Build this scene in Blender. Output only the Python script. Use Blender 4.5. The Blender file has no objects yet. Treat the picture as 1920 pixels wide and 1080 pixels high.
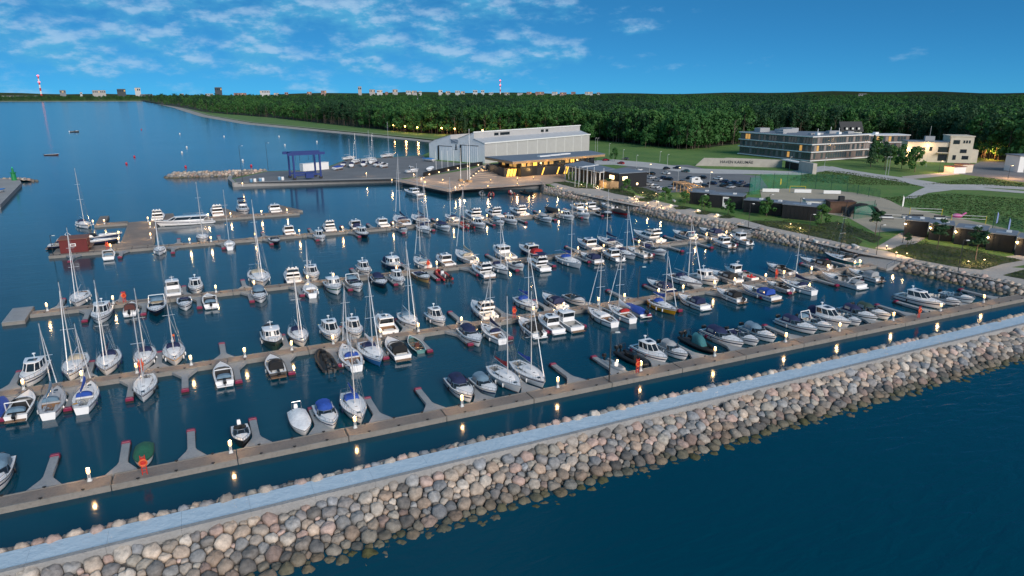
import bpy, math, random
from mathutils import Vector, Matrix
from mathutils.geometry import tessellate_polygon
random.seed(7)
R = math.radians
SC = bpy.context.scene
COL = SC.collection

# ------------------------------------------------------------------ camera
# world axes: X runs along the pontoons (to the right), Y across them (away), Z up; water at z = 0
FPX, CAMH = 1280.0, 40.0
TH = math.atan(365 / FPX)            # pitch below the horizon
YAW = math.atan(.468)                # camera heading, clockwise from +Y
cam_d = bpy.data.cameras.new('camera'); cam = bpy.data.objects.new('camera', cam_d); COL.objects.link(cam)
cam_d.sensor_width = 36; cam_d.lens = 36 * FPX / 1920
cam_d.clip_start = 1; cam_d.clip_end = 60000
cam.location = (0, 0, CAMH); cam.rotation_euler = (math.pi / 2 - TH, 0, -YAW)
SC.camera = cam
SC.render.engine = 'CYCLES'; SC.cycles.max_bounces = 5; SC.cycles.diffuse_bounces = 2; SC.cycles.glossy_bounces = 3; SC.cycles.transparent_max_bounces = 6; SC.cycles.sample_clamp_indirect = 4
SC.render.resolution_x = 1024; SC.render.resolution_y = 576

# ------------------------------------------------------------------ sky, sun, exposure
SUN_EL, SUN_AZ = 27.0, 172.0          # azimuth clockwise from +Y: the afterglow behind the camera's right shoulder
world = bpy.data.worlds.new('World'); SC.world = world; world.use_nodes = True
wn, wl = world.node_tree.nodes, world.node_tree.links
wn.clear()
def wnode(t, **k):
    n = wn.new(t)
    for a, b in k.items(): setattr(n, a, b)
    return n
def wmath(op, a, b=None, c=None):
    n = wnode('ShaderNodeMath', operation=op)
    for i, v in enumerate((a, b, c)):
        if v is None: continue
        if isinstance(v, (int, float)): n.inputs[i].default_value = v
        else: wl.new(v, n.inputs[i])
    return n.outputs[0]
sky = wnode('ShaderNodeTexSky', sky_type='NISHITA', sun_disc=False)
sky.sun_elevation = R(SUN_EL); sky.sun_rotation = R(SUN_AZ); sky.air_density = .3; sky.dust_density = 0; sky.ozone_density = 10.0
tint = wnode('ShaderNodeMix', data_type='RGBA', blend_type='MULTIPLY'); tint.inputs[0].default_value = 1
pre = wnode('ShaderNodeVectorMath', operation='SCALE'); wl.new(sky.outputs[0], pre.inputs[0]); pre.inputs['Scale'].default_value = .08
gam = wnode('ShaderNodeGamma'); gam.inputs[1].default_value = .55; wl.new(pre.outputs[0], gam.inputs[0])          # flatter dusk gradient
wl.new(gam.outputs[0], tint.inputs[6]); tint.inputs[7].default_value = (1.3, 4.95, 6.3, 1)
# clouds: a broken layer seen in perspective, thicker towards the left of the bay
geo = wnode('ShaderNodeTexCoord'); sep = wnode('ShaderNodeSeparateXYZ'); wl.new(geo.outputs['Generated'], sep.inputs[0])
head = wmath('SUBTRACT', wmath('ARCTAN2', sep.outputs[0], sep.outputs[1]), YAW)      # bearing from the camera axis, + to the right
elev = wmath('ARCSINE', sep.outputs[2])
comb = wnode('ShaderNodeCombineXYZ'); wl.new(wmath('MULTIPLY', head, 5.4), comb.inputs[0]); wl.new(wmath('MULTIPLY', elev, 12.5), comb.inputs[1])
mp = wnode('ShaderNodeMapping'); wl.new(comb.outputs[0], mp.inputs[0]); mp.inputs['Location'].default_value = (2.3, .35, 0); mp.inputs['Rotation'].default_value = (0, 0, R(-7))
def wnoise(scale, det, rough, vec):
    n = wnode('ShaderNodeTexNoise'); n.inputs['Scale'].default_value = scale; n.inputs['Detail'].default_value = det; n.inputs['Roughness'].default_value = rough
    wl.new(vec, n.inputs['Vector']); return n.outputs['Fac']
n1 = wnoise(2.5, 10, .6, mp.outputs[0])
off = wnode('ShaderNodeVectorMath', operation='ADD'); wl.new(mp.outputs[0], off.inputs[0]); off.inputs[1].default_value = (.03, .11, 0)
n2 = wnoise(2.5, 7, .56, off.outputs[0])
def wmap(v, a, b, c, d, smooth=True):
    n = wnode('ShaderNodeMapRange'); n.interpolation_type = 'SMOOTHSTEP' if smooth else 'LINEAR'
    wl.new(v, n.inputs[0]); 
    for i, q in enumerate((a, b, c, d)): n.inputs[i + 1].default_value = q
    return n.outputs[0]
side = wmap(head, -.05, .30, 0, .26)
low = wmap(elev, .010, .04, .12, 0)
dens = wmap(wmath('SUBTRACT', wmath('SUBTRACT', n1, side), low), .35, .66, 0, 1)
dens = wmath('MULTIPLY', dens, .78)
lit = wmap(wmath('SUBTRACT', n1, n2), -.05, .11, 0, 1)
ccol = wnode('ShaderNodeMix', data_type='RGBA'); wl.new(lit, ccol.inputs[0])
ccol.inputs[6].default_value = (.8, 3.4, 5.4, 1); ccol.inputs[7].default_value = (2.9, 4.6, 6.3, 1)
fin = wnode('ShaderNodeMix', data_type='RGBA'); wl.new(dens, fin.inputs[0]); wl.new(tint.outputs[2], fin.inputs[6]); wl.new(ccol.outputs[2], fin.inputs[7])
bg = wnode('ShaderNodeBackground'); bg.inputs[1].default_value = .1
wl.new(fin.outputs[2], bg.inputs[0]); wo = wnode('ShaderNodeOutputWorld'); wl.new(bg.outputs[0], wo.inputs[0])

sun_d = bpy.data.lights.new('sun', 'SUN'); sun = bpy.data.objects.new('sun', sun_d); COL.objects.link(sun)
sun_d.energy = 2.7; sun_d.angle = R(30); sun_d.color = (1.0, .91, .83)
sdir = Vector((math.sin(R(SUN_AZ)) * math.cos(R(SUN_EL)), math.cos(R(SUN_AZ)) * math.cos(R(SUN_EL)), math.sin(R(SUN_EL))))
sun.rotation_euler = sdir.to_track_quat('Z', 'Y').to_euler()
SC.view_settings.view_transform = 'Standard'; SC.view_settings.look = 'None'
SC.view_settings.exposure = 0.4; SC.view_settings.gamma = 1.0; SC.view_settings.use_curve_mapping = False

# ------------------------------------------------------------------ from the photograph's measurements to places on the ground
CA, SA = math.cos(YAW), math.sin(YAW)
def W(px, py, z=2.0):
    dx = (px - 960) / FPX; dz = -(py - 540) / FPX
    Y = math.cos(TH) + math.sin(TH) * dz; Z = -math.sin(TH) + math.cos(TH) * dz
    t = (z - CAMH) / Z; X, Y = dx * t, Y * t
    return Vector((X * CA + Y * SA, -X * SA + Y * CA, z))
def u_at(px, v, z=.6):
    k = (px - 960) / FPX; ct, st = math.cos(TH), math.sin(TH); dz = z - CAMH
    return (-v * SA - k * (v * CA * ct - dz * st)) / (k * SA * ct - CA)
def polar(px, d, z=2.0):
    k = (px - 960) / FPX; a = math.atan(k * math.cos(TH)) + YAW
    return Vector((d * math.sin(a), d * math.cos(a), z))

# ------------------------------------------------------------------ materials
MATS = {}
def M(name, col, rough=.5, metal=0., var=.10, scale=2.0, bump=0., bscale=None, emit=0., ecol=None, spec=.5, objrand=0., stretch=None, coat=0.):
    if name in MATS: return MATS[name]
    m = bpy.data.materials.new(name); m.use_nodes = True; MATS[name] = m
    n, l = m.node_tree.nodes, m.node_tree.links; p = n['Principled BSDF']
    p.inputs['Roughness'].default_value = rough; p.inputs['Metallic'].default_value = metal
    p.inputs['Specular IOR Level'].default_value = spec; p.inputs['Coat Weight'].default_value = coat
    tc = n.new('ShaderNodeTexCoord'); mpn = n.new('ShaderNodeMapping'); l.new(tc.outputs['Object'], mpn.inputs[0])
    if stretch: mpn.inputs['Scale'].default_value = stretch
    nz = n.new('ShaderNodeTexNoise'); nz.inputs['Scale'].default_value = scale; nz.inputs['Detail'].default_value = 5; nz.inputs['Roughness'].default_value = .6
    l.new(mpn.outputs[0], nz.inputs['Vector'])
    mr = n.new('ShaderNodeMapRange'); mr.inputs[1].default_value = .3; mr.inputs[2].default_value = .7; mr.inputs[3].default_value = 1 - var; mr.inputs[4].default_value = 1 + var
    l.new(nz.outputs['Fac'], mr.inputs[0]); fac = mr.outputs[0]
    if objrand:
        oi = n.new('ShaderNodeObjectInfo'); m2 = n.new('ShaderNodeMapRange'); m2.inputs[3].default_value = 1 - objrand; m2.inputs[4].default_value = 1 + objrand
        l.new(oi.outputs['Random'], m2.inputs[0]); mm = n.new('ShaderNodeMath'); mm.operation = 'MULTIPLY'; l.new(fac, mm.inputs[0]); l.new(m2.outputs[0], mm.inputs[1]); fac = mm.outputs[0]
    vm = n.new('ShaderNodeVectorMath'); vm.operation = 'SCALE'; vm.inputs[0].default_value = col[:3]; l.new(fac, vm.inputs['Scale'])
    l.new(vm.outputs[0], p.inputs['Base Color'])
    if bump:
        b = n.new('ShaderNodeBump'); b.inputs['Strength'].default_value = bump; b.inputs['Distance'].default_value = .1
        nb = n.new('ShaderNodeTexNoise'); nb.inputs['Scale'].default_value = bscale or scale * 3; nb.inputs['Detail'].default_value = 4; l.new(mpn.outputs[0], nb.inputs['Vector'])
        l.new(nb.outputs['Fac'], b.inputs['Height']); l.new(b.outputs[0], p.inputs['Normal'])
    if emit:
        p.inputs['Emission Color'].default_value = (*(ecol or col)[:3], 1); p.inputs['Emission Strength'].default_value = emit
    return m
COLS = {'white': (.86, .86, .86), 'cream': (.72, .68, .58), 'navy': (.012, .022, .075), 'blue': (.02, .075, .36), 'black': (.012, .013, .015), 'grey': (.30, .32, .34), 'greyblue': (.13, .22, .30), 'red': (.38, .018, .02),
        'green': (.02, .13, .075), 'teal': (.025, .14, .17), 'yellow': (.62, .30, .015), 'tan': (.42, .26, .10), 'brown': (.10, .035, .03), 'darkgreen': (.03, .06, .05), 'dark': (.02, .022, .025), 'orange': (.7, .12, .02), 'silver': (.5, .51, .53), 'burgundy': (.16, .01, .02), 'seagreen': (.05, .20, .20), 'beige': (.50, .44, .33), 'lightblue': (.05, .20, .48), 'pink': (.6, .08, .25)}
def gel(c): return M('gelcoat_' + c, COLS[c], .22, var=.05, scale=.9, coat=.3)
def canvas(c): return M('canvas_' + c, COLS[c], .85, var=.16, scale=2.5, bump=.25)
def deckm(c='white'): return M('deck_' + c, tuple(x * .93 for x in COLS[c]), .55, var=.09, scale=1.6)
GLASS = M('tinted_glass', (.012, .018, .024), .05, var=.2, scale=.5, spec=.8)
TEAK = M('teak', (.21, .12, .065), .6, var=.22, scale=1.5, stretch=(1, 8, 1))
ALU = M('mast_aluminium', (.62, .63, .64), .38, metal=.35, var=.05)
STEEL = M('stainless', (.6, .6, .6), .25, metal=.9, var=.05)
RUBBER = M('black_rubber', (.015, .015, .016), .6, var=.2)
SOLE = M('cockpit_sole', (.33, .33, .32), .6, var=.14)
DARKSOLE = M('dark_sole', (.04, .042, .045), .6, var=.2)
VINYL = M('seat_vinyl', (.52, .50, .46), .5, var=.1)
ENG = M('engine_black', (.014, .015, .017), .25, var=.1, coat=.4)
GLOW = M('lamp_glow', (1, .8, .5), .4, emit=3.0, ecol=(1, .52, .14), var=0)
GLOWSOFT = M('lamp_glow_soft', (1, .85, .6), .4, emit=3.5, ecol=(1, .62, .28), var=0)
LAMPW = M('pedestal_white', (.72, .72, .70), .4, var=.06)

# ------------------------------------------------------------------ mesh helpers
class MB:
    def __init__(s): s.v = []; s.f = []
    def add(s, vs, fs):
        o = len(s.v); s.v += [tuple(v) for v in vs]; s.f += [tuple(i + o for i in f) for f in fs]; return s
    def box(s, c, d, rz=0., taper=1., rx=0.):
        hx, hy, hz = d[0] / 2, d[1] / 2, d[2] / 2; cz, sz = math.cos(rz), math.sin(rz); vs = []
        for z, t in ((-hz, 1.), (hz, taper)):
            for x, y in ((-hx, -hy), (hx, -hy), (hx, hy), (-hx, hy)):
                x, y = x * t, y * t; vs.append((c[0] + x * cz - y * sz, c[1] + x * sz + y * cz, c[2] + z))
        return s.add(vs, [(3, 2, 1, 0), (4, 5, 6, 7), (0, 1, 5, 4), (1, 2, 6, 5), (2, 3, 7, 6), (3, 0, 4, 7)])
    def tube(s, a, b, r0, r1=None, n=6, cap=True):
        r1 = r0 if r1 is None else r1; a, b = Vector(a), Vector(b); d = (b - a)
        if d.length < 1e-6: return s
        q = d.normalized().to_track_quat('Z', 'Y'); vs = []
        for p, r in ((a, r0), (b, r1)):
            for i in range(n): an = 2 * math.pi * i / n; vs.append(p + q @ Vector((r * math.cos(an), r * math.sin(an), 0)))
        fs = [(i, (i + 1) % n, n + (i + 1) % n, n + i) for i in range(n)]
        if cap: fs += [tuple(range(n - 1, -1, -1)), tuple(range(n, 2 * n))]
        return s.add(vs, fs)
    def path(s, pts, r, n=5):
        for a, b in zip(pts, pts[1:]): s.tube(a, b, r, r, n)
        return s
    def loft(s, rings, cap0=True, cap1=True, closed=True):
        n = len(rings[0]); vs = [p for r in rings for p in r]; fs = []
        for k in range(len(rings) - 1):
            for i in range(n if closed else n - 1):
                j = (i + 1) % n; fs.append((k * n + i, k * n + j, (k + 1) * n + j, (k + 1) * n + i))
        if cap0: fs.append(tuple(range(n - 1, -1, -1)))
        if cap1: fs.append(tuple((len(rings) - 1) * n + i for i in range(n)))
        return s.add(vs, fs)
    def prism(s, poly, z0, z1):
        return s.loft([[(p[0], p[1], z0) for p in poly], [(p[0], p[1], z1) for p in poly]])
    def lathe(s, prof, c=(0, 0, 0), n=8):
        return s.loft([[(c[0] + r * math.cos(2 * math.pi * i / n), c[1] + r * math.sin(2 * math.pi * i / n), c[2] + z) for i in range(n)] for r, z in prof])
    def mesh(s, name, smooth=None):
        me = bpy.data.meshes.new(name); me.from_pydata(s.v, [], s.f); me.update()
        if smooth is not None:
            me.polygons.foreach_set('use_smooth', [True] * len(me.polygons))
            if smooth < 180: me.set_sharp_from_angle(angle=R(smooth))
        return me
    def build(s, name, mat, parent=None, smooth=None, kind=None, fix=True):
        me = s.mesh(name, smooth)
        if fix: fixn(me)
        return link(name, me, mat, parent, kind)
import bmesh
def fixn(me):
    bm = bmesh.new(); bm.from_mesh(me); bmesh.ops.recalc_face_normals(bm, faces=bm.faces); bm.to_mesh(me); bm.free()
def link(name, me, mat, parent=None, kind=None):
    if mat and not me.materials: me.materials.append(mat)
    o = bpy.data.objects.new(name, me); COL.objects.link(o)
    if parent: o.parent = parent
    if kind: o['kind'] = kind
    return o
def thing(name, label, cat, loc=(0, 0, 0), rz=0., group=None):
    o = bpy.data.objects.new(name, None); COL.objects.link(o); o.empty_display_size = .2
    o.location = loc; o.rotation_euler = (0, 0, rz); return tag(o, label, cat, group)
def tag(o, label, cat, group=None):
    assert 4 <= len(label.split()) <= 16, label
    o['label'] = label; o['category'] = cat
    if group: o['group'] = group
    return o
def copy_tree(o, parent=None):
    c = o.copy(); COL.objects.link(c)
    if parent: c.parent = parent
    for ch in list(o.children): copy_tree(ch, c)
    return c
def put(o, loc, rz=0., label=None, sc=None):
    o.location = loc; o.rotation_euler = (0, 0, rz)
    if sc: o.scale = (sc, sc, sc) if isinstance(sc, (int, float)) else sc
    if label: tag(o, label, o['category'], o.get('group'))
    return o
def sheet(name, poly, z, mat, kind='structure', parent=None):
    vs = [Vector((p[0], p[1], 0)) for p in poly]; tr = tessellate_polygon([vs])
    me = bpy.data.meshes.new(name); me.from_pydata([(p[0], p[1], z) for p in poly], [], [tuple(t) for t in tr]); me.update(); fixn(me)
    if me.polygons and sum(p.normal.z * p.area for p in me.polygons) < 0: me.flip_normals()
    return link(name, me, mat, parent, kind)
ORD = ['', 'first', 'second', 'third', 'fourth', 'fifth', 'sixth', 'seventh', 'eighth', 'ninth', 'tenth', 'eleventh', 'twelfth', 'thirteenth', 'fourteenth', 'fifteenth', 'sixteenth', 'seventeenth', 'eighteenth', 'nineteenth', 'twentieth', 'twenty-first', 'twenty-second', 'twenty-third', 'twenty-fourth', 'twenty-fifth', 'twenty-sixth', 'twenty-seventh', 'twenty-eighth', 'twenty-ninth', 'thirtieth', 'thirty-first', 'thirty-second', 'thirty-third', 'thirty-fourth', 'thirty-fifth']

# ------------------------------------------------------------------ the setting: sea, land, breakwater
ZL = 1.8
def water_material():
    m = bpy.data.materials.new('sea_water'); m.use_nodes = True; n, l = m.node_tree.nodes, m.node_tree.links; p = n['Principled BSDF']
    p.inputs['Base Color'].default_value = (.0001, .047, .078, 1); p.inputs['IOR'].default_value = 1.33; p.inputs['Roughness'].default_value = .07
    g = n.new('ShaderNodeNewGeometry'); sp = n.new('ShaderNodeSeparateXYZ'); l.new(g.outputs['Position'], sp.inputs[0])
    # open water outside the breakwater is ruffled, the basin is calm
    mr = n.new('ShaderNodeMapRange'); mr.inputs[1].default_value = 56; mr.inputs[2].default_value = 66; mr.inputs[3].default_value = .35; mr.inputs[4].default_value = .07
    l.new(sp.outputs[1], mr.inputs[0])
    rr = n.new('ShaderNodeMapRange'); rr.inputs[1].default_value = 240; rr.inputs[2].default_value = 420; rr.inputs[3].default_value = .13; rr.inputs[4].default_value = .15; l.new(sp.outputs[1], rr.inputs[0]); l.new(rr.outputs[0], p.inputs['Roughness'])
    mp = n.new('ShaderNodeMapping'); l.new(g.outputs['Position'], mp.inputs[0]); mp.inputs['Rotation'].default_value = (0, 0, R(28)); mp.inputs['Scale'].default_value = (.35, 1.0, 1)
    a = n.new('ShaderNodeTexNoise'); a.inputs['Scale'].default_value = .75; a.inputs['Detail'].default_value = 4; a.inputs['Distortion'].default_value = .6; l.new(mp.outputs[0], a.inputs['Vector'])
    b = n.new('ShaderNodeTexNoise'); b.inputs['Scale'].default_value = .12; b.inputs['Detail'].default_value = 3; l.new(mp.outputs[0], b.inputs['Vector'])
    ad = n.new('ShaderNodeMath'); ad.operation = 'MULTIPLY_ADD'; l.new(b.outputs['Fac'], ad.inputs[0]); ad.inputs[1].default_value = 1.6; l.new(a.outputs['Fac'], ad.inputs[2])
    bm = n.new('ShaderNodeBump'); bm.inputs['Distance'].default_value = .55; pn = n.new('ShaderNodeTexNoise'); pn.inputs['Scale'].default_value = .022; pn.inputs['Detail'].default_value = 3; l.new(mp.outputs[0], pn.inputs['Vector']); pm = n.new('ShaderNodeMapRange'); pm.inputs[1].default_value = .35; pm.inputs[2].default_value = .65; pm.inputs[3].default_value = .35; pm.inputs[4].default_value = 1.3; l.new(pn.outputs['Fac'], pm.inputs[0]); mu = n.new('ShaderNodeMath'); mu.operation = 'MULTIPLY'; l.new(mr.outputs[0], mu.inputs[0]); l.new(pm.outputs[0], mu.inputs[1]); l.new(mu.outputs[0], bm.inputs['Strength']); l.new(ad.outputs[0], bm.inputs['Height'])
    l.new(bm.outputs[0], p.inputs['Normal'])
    return m
WATER = water_material()
sheet('sea', [(-9000, -3000), (9000, -3000), (9000, 16000), (-9000, 16000)], 0, WATER)

def ground_material(name, c1, c2, c3, s1=.05, s2=.6):
    m = bpy.data.materials.new(name); m.use_nodes = True; n, l = m.node_tree.nodes, m.node_tree.links; p = n['Principled BSDF']; p.inputs['Roughness'].default_value = .9
    g = n.new('ShaderNodeNewGeometry')
    def nz(s, d=5):
        t = n.new('ShaderNodeTexNoise'); t.inputs['Scale'].default_value = s; t.inputs['Detail'].default_value = d; t.inputs['Roughness'].default_value = .65; l.new(g.outputs['Position'], t.inputs['Vector']); return t.outputs['Fac']
    def mix(f, a, b, lo, hi):
        r = n.new('ShaderNodeMapRange'); r.inputs[1].default_value = lo; r.inputs[2].default_value = hi; l.new(f, r.inputs[0])
        x = n.new('ShaderNodeMix'); x.data_type = 'RGBA'; l.new(r.outputs[0], x.inputs[0])
        for i, v in ((6, a), (7, b)):
            if isinstance(v, tuple): x.inputs[i].default_value = (*v, 1)
            else: l.new(v, x.inputs[i])
        return x.outputs[2]
    c = mix(nz(s1), c1, c2, .38, .62); c = mix(nz(s2, 6), c, c3, .48, .75); l.new(c, p.inputs['Base Color'])
    b = n.new('ShaderNodeBump'); b.inputs['Strength'].default_value = .5; b.inputs['Distance'].default_value = .3; l.new(nz(s2 * 2), b.inputs['Height']); l.new(b.outputs[0], p.inputs['Normal'])
    return m
GRASS = ground_material('rough_grass', (.062, .165, .026), (.11, .215, .038), (.19, .19, .07))
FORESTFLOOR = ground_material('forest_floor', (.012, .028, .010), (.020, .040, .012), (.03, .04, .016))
BEDSOIL = ground_material('bed_ground', (.035, .06, .02), (.055, .075, .03), (.09, .08, .045), .3, 1.2)
SAND = ground_material('beach_sand', (.42, .36, .27), (.37, .32, .24), (.47, .41, .31), .1, 1.5)
SHORESAND = ground_material('pale_shore_sand', (.40, .37, .33), (.33, .31, .28), (.22, .21, .19), .05, .4)
ASPHALT = ground_material('yard_asphalt', (.16, .165, .172), (.20, .203, .208), (.13, .134, .14), .08, 1.2)
PAVING = ground_material('pale_paving', (.42, .38, .34), (.46, .42, .38), (.35, .32, .29), .15, 1.6)
WOODDECK = ground_material('wood_boardwalk', (.38, .29, .23), (.43, .33, .26), (.32, .25, .20), .2, 2.5)
CONC = ground_material('pale_concrete', (.30, .30, .295), (.35, .345, .335), (.25, .245, .24), .12, 1.8)
GRAVEL = ground_material('pale_gravel', (.50, .49, .47), (.43, .42, .40), (.55, .53, .50), .1, 1.4)

cst = [(850, 270), (775, 262), (600, 245), (470, 232), (390, 218), (340, 203), (280, 190), (100, 190.5), (-200, 191)]
shore_basin = [(150.3, 77.5), (149.6, 81.5), (147.5, 106.7), (148.0, 112), (145.2, 140), (146.0, 151), (143.4, 158), (140.4, 174), (140, 193.6), (139.6, 208.8), (133.2, 243.5)]
inlet = [W(1020, 352, 0), W(864, 358, 0), W(841, 362, 0), W(735, 341, 0), W(440, 350, 0), W(430, 343, 0), W(428, 336, ZL), W(497, 321, ZL), W(600, 318, ZL), W(650, 299, ZL), W(740, 294, ZL), W(792, 291, ZL)]
coast = [W(x, y, 0) for x, y in cst]
land = [(230, 40), (172, 58), (160, 68)] + [(a + 3.3, b) for a, b in shore_basin] + [(p.x, p.y) for p in inlet] + [(p.x, p.y) for p in coast] + [(-6000, 6500), (-8500, 15500), (8800, 15500), (8800, -200), (900, -100)]
gr = sheet('ground', land, ZL, GRASS)
sk = MB()
for a, b in zip(land, land[1:] + land[:1]): sk.add([(a[0], a[1], ZL), (b[0], b[1], ZL), (b[0], b[1], -1), (a[0], a[1], -1)], [(0, 1, 2, 3)])
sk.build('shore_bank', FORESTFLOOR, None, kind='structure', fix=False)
# pale sandy shore round the bay, sloping into the water
bs = MB(); prev = None
for k in range(len(coast) - 1):
    a, b = coast[k], coast[k + 1]; d = (b - a).normalized(); nrm = Vector((-d.y, d.x, 0))
    if nrm.dot(Vector((-1, -.3, 0))) < 0: nrm = -nrm
    w = 3 + 3 * min(k, 4)
    row = [a - nrm * 5 + Vector((0, 0, ZL + .15)), a + nrm * w + Vector((0, 0, -.15)), b - nrm * 5 + Vector((0, 0, ZL + .15)), b + nrm * (w + 3) + Vector((0, 0, -.15))]
    bs.add(row, [(0, 1, 3, 2)])
bs.build('sandy_shore', SHORESAND, None, kind='structure', fix=False)

def psheet(name, px, mat, lift=.02, z=ZL): return sheet(name, [W(x, y, z) for x, y in px], z + lift, mat)
psheet('boatyard_asphalt', [(446, 343), (735, 336), (797, 331), (905, 309), (797, 300), (795, 291.6), (740, 294.6), (650, 299.8), (603, 318.6), (500, 321.6), (437, 336)], ASPHALT)
psheet('timber_plaza', [(737, 339), (841, 360), (864, 356.5), (1031, 345), (1062, 339), (1060, 324), (1010, 318), (915, 306), (880, 318), (797, 331)], WOODDECK, .04)
prom_in = [W(1031, 345), W(1061, 359), W(1186, 384), W(1248, 394), W(1352, 415), W(1436, 432), W(1615, 475), W(1672, 485), W(1912, 535), W(2100, 575)]
prom_out = [W(2150, 540), W(1925, 502), W(1800, 492), W(1690, 473), W(1640, 466), W(1560, 449), W(1440, 420), W(1330, 398), W(1250, 380), W(1180, 362), W(1100, 347), W(1062, 338)]
sheet('promenade_paving', [(p.x, p.y) for p in prom_in + prom_out], ZL + .06, PAVING)
psheet('promenade_steps_paving', [(1640, 466), (1690, 473), (1735, 447), (1690, 436)], PAVING, .09)
psheet('side_path_paving', [(1800, 492), (1870, 506), (1990, 486), (1930, 476)], PAVING, .09)
psheet('car_park_asphalt', [(1112, 338), (1150, 318), (1180, 311), (1290, 309), (1345, 322), (1425, 330), (1440, 352), (1395, 362), (1290, 360), (1215, 362), (1165, 352)], ASPHALT, .03)
psheet('access_road', [(1105, 302), (1150, 299), (1230, 306), (1300, 316), (1480, 321), (1560, 312), (1580, 316), (1500, 328), (1300, 325), (1210, 314), (1150, 309), (1105, 309)], GRAVEL, .05)
psheet('beach_sand', [(1425, 356), (1500, 352), (1600, 361), (1660, 372), (1690, 387), (1760, 402), (1850, 420), (1960, 446), (1990, 490), (1900, 470), (1780, 438), (1700, 432), (1640, 436), (1590, 408), (1480, 388), (1428, 372)], SAND, .03)
psheet('gravel_track', [(1500, 317), (1545, 311), (1640, 326), (1720, 337), (1780, 346), (1850, 346), (1940, 352), (1940, 357), (1850, 352), (1790, 356), (1740, 362), (1715, 372), (1695, 372), (1715, 360), (1735, 351), (1700, 343), (1600, 328), (1545, 320)], GRAVEL, .07)
psheet('lower_gravel_track', [(1780, 350), (1850, 353), (1950, 361), (1950, 365), (1840, 357), (1770, 356)], GRAVEL, .09)
psheet('forecourt_asphalt', [(1838, 303), (1960, 303), (1960, 347), (1850, 333), (1790, 325)], ASPHALT, .03)
psheet('service_road', [(1690, 331), (1790, 322), (1800, 327), (1760, 331), (1700, 337)], PAVING, .05)

# quay edges in pale concrete
def quay_wall(name, pts, w=1.2, z0=-.6, z1=ZL + .12):
    m = MB()
    for a, b in zip(pts, pts[1:]):
        d = Vector((b[0] - a[0], b[1] - a[1], 0)); L = d.length; c = (Vector((a[0], a[1], 0)) + Vector((b[0], b[1], 0))) / 2
        m.box((c.x, c.y, (z0 + z1) / 2), (L + .4, w, z1 - z0), math.atan2(d.y, d.x))
    return m.build(name, CONC, kind='structure')
quay_wall('quay_wall', [W(737, 341, 0), W(440, 350, 0), W(431, 342, 0), W(433, 337, 0)], 1.6)
quay_wall('plaza_wall', [W(1020, 352, 0), W(864, 358, 0)], 1.0)
quay_wall('plaza_wall', [W(864, 358, 0), W(841, 362, 0), W(737, 341, 0)], 1.4)

# ---- stones: packed boulders from a power diagram on a strip
PAL = [(.36, .34, .32), (.44, .40, .36), (.28, .28, .29), (.48, .41, .35), (.44, .34, .31), (.33, .35, .37), (.55, .52, .48), (.21, .21, .21), (.43, .35, .29), (.38, .37, .34), (.50, .40, .37), (.28, .31, .35), (.52, .46, .40)]
def clip(poly, nx, ny, c):                 # keep nx*x + ny*y <= c
    out = []
    for i in range(len(poly)):
        a, b = poly[i], poly[(i + 1) % len(poly)]; da = nx * a[0] + ny * a[1] - c; db = nx * b[0] + ny * b[1] - c
        if da <= 0: out.append(a)
        if (da < 0 < db) or (db < 0 < da): t = da / (da - db); out.append((a[0] + (b[0] - a[0]) * t, a[1] + (b[1] - a[1]) * t))
    return out
def pack(La, Lb, radii, rng, tries=26):
    rm = max(radii); cell = rm * 2; grid = {}; sites = []
    N = int(La * Lb / (rm * rm) * tries / 4)
    rs = sorted([rng.choice(radii) for _ in range(N)], reverse=True)
    for r in rs:
        x, y = rng.uniform(0, La), rng.uniform(0, Lb); gx, gy = int(x / cell), int(y / cell)
        ok = True
        for i in range(gx - 1, gx + 2):
            for j in range(gy - 1, gy + 2):
                for (a, b, q) in grid.get((i, j), ()):
                    if (a - x) ** 2 + (b - y) ** 2 < ((q + r) * .86) ** 2: ok = False; break
                if not ok: break
            if not ok: break
        if ok: grid.setdefault((gx, gy), []).append((x, y, r)); sites.append((x, y, r))
    cells = []
    for x, y, r in sites:
        s = r * 1.9; poly = [(-s, -s), (s, -s), (s, s), (-s, s)]; gx, gy = int(x / cell), int(y / cell)
        for i in range(gx - 2, gx + 3):
            for j in range(gy - 2, gy + 3):
                for (a, b, q) in grid.get((i, j), ()):
                    dx, dy = a - x, b - y
                    if (dx == 0 and dy == 0) or dx * dx + dy * dy > (s * 1.5 + q * 2) ** 2: continue
                    poly = clip(poly, 2 * dx, 2 * dy, dx * dx + dy * dy + r * r - q * q)
                    if not poly: break
        for k in range(8):
            an = k * math.pi / 4 + rng.uniform(0, .6); poly = clip(poly, math.cos(an), math.sin(an), r * rng.uniform(1.15, 1.5))
        if len(poly) >= 3: cells.append((x, y, r, poly))
    return cells
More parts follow.
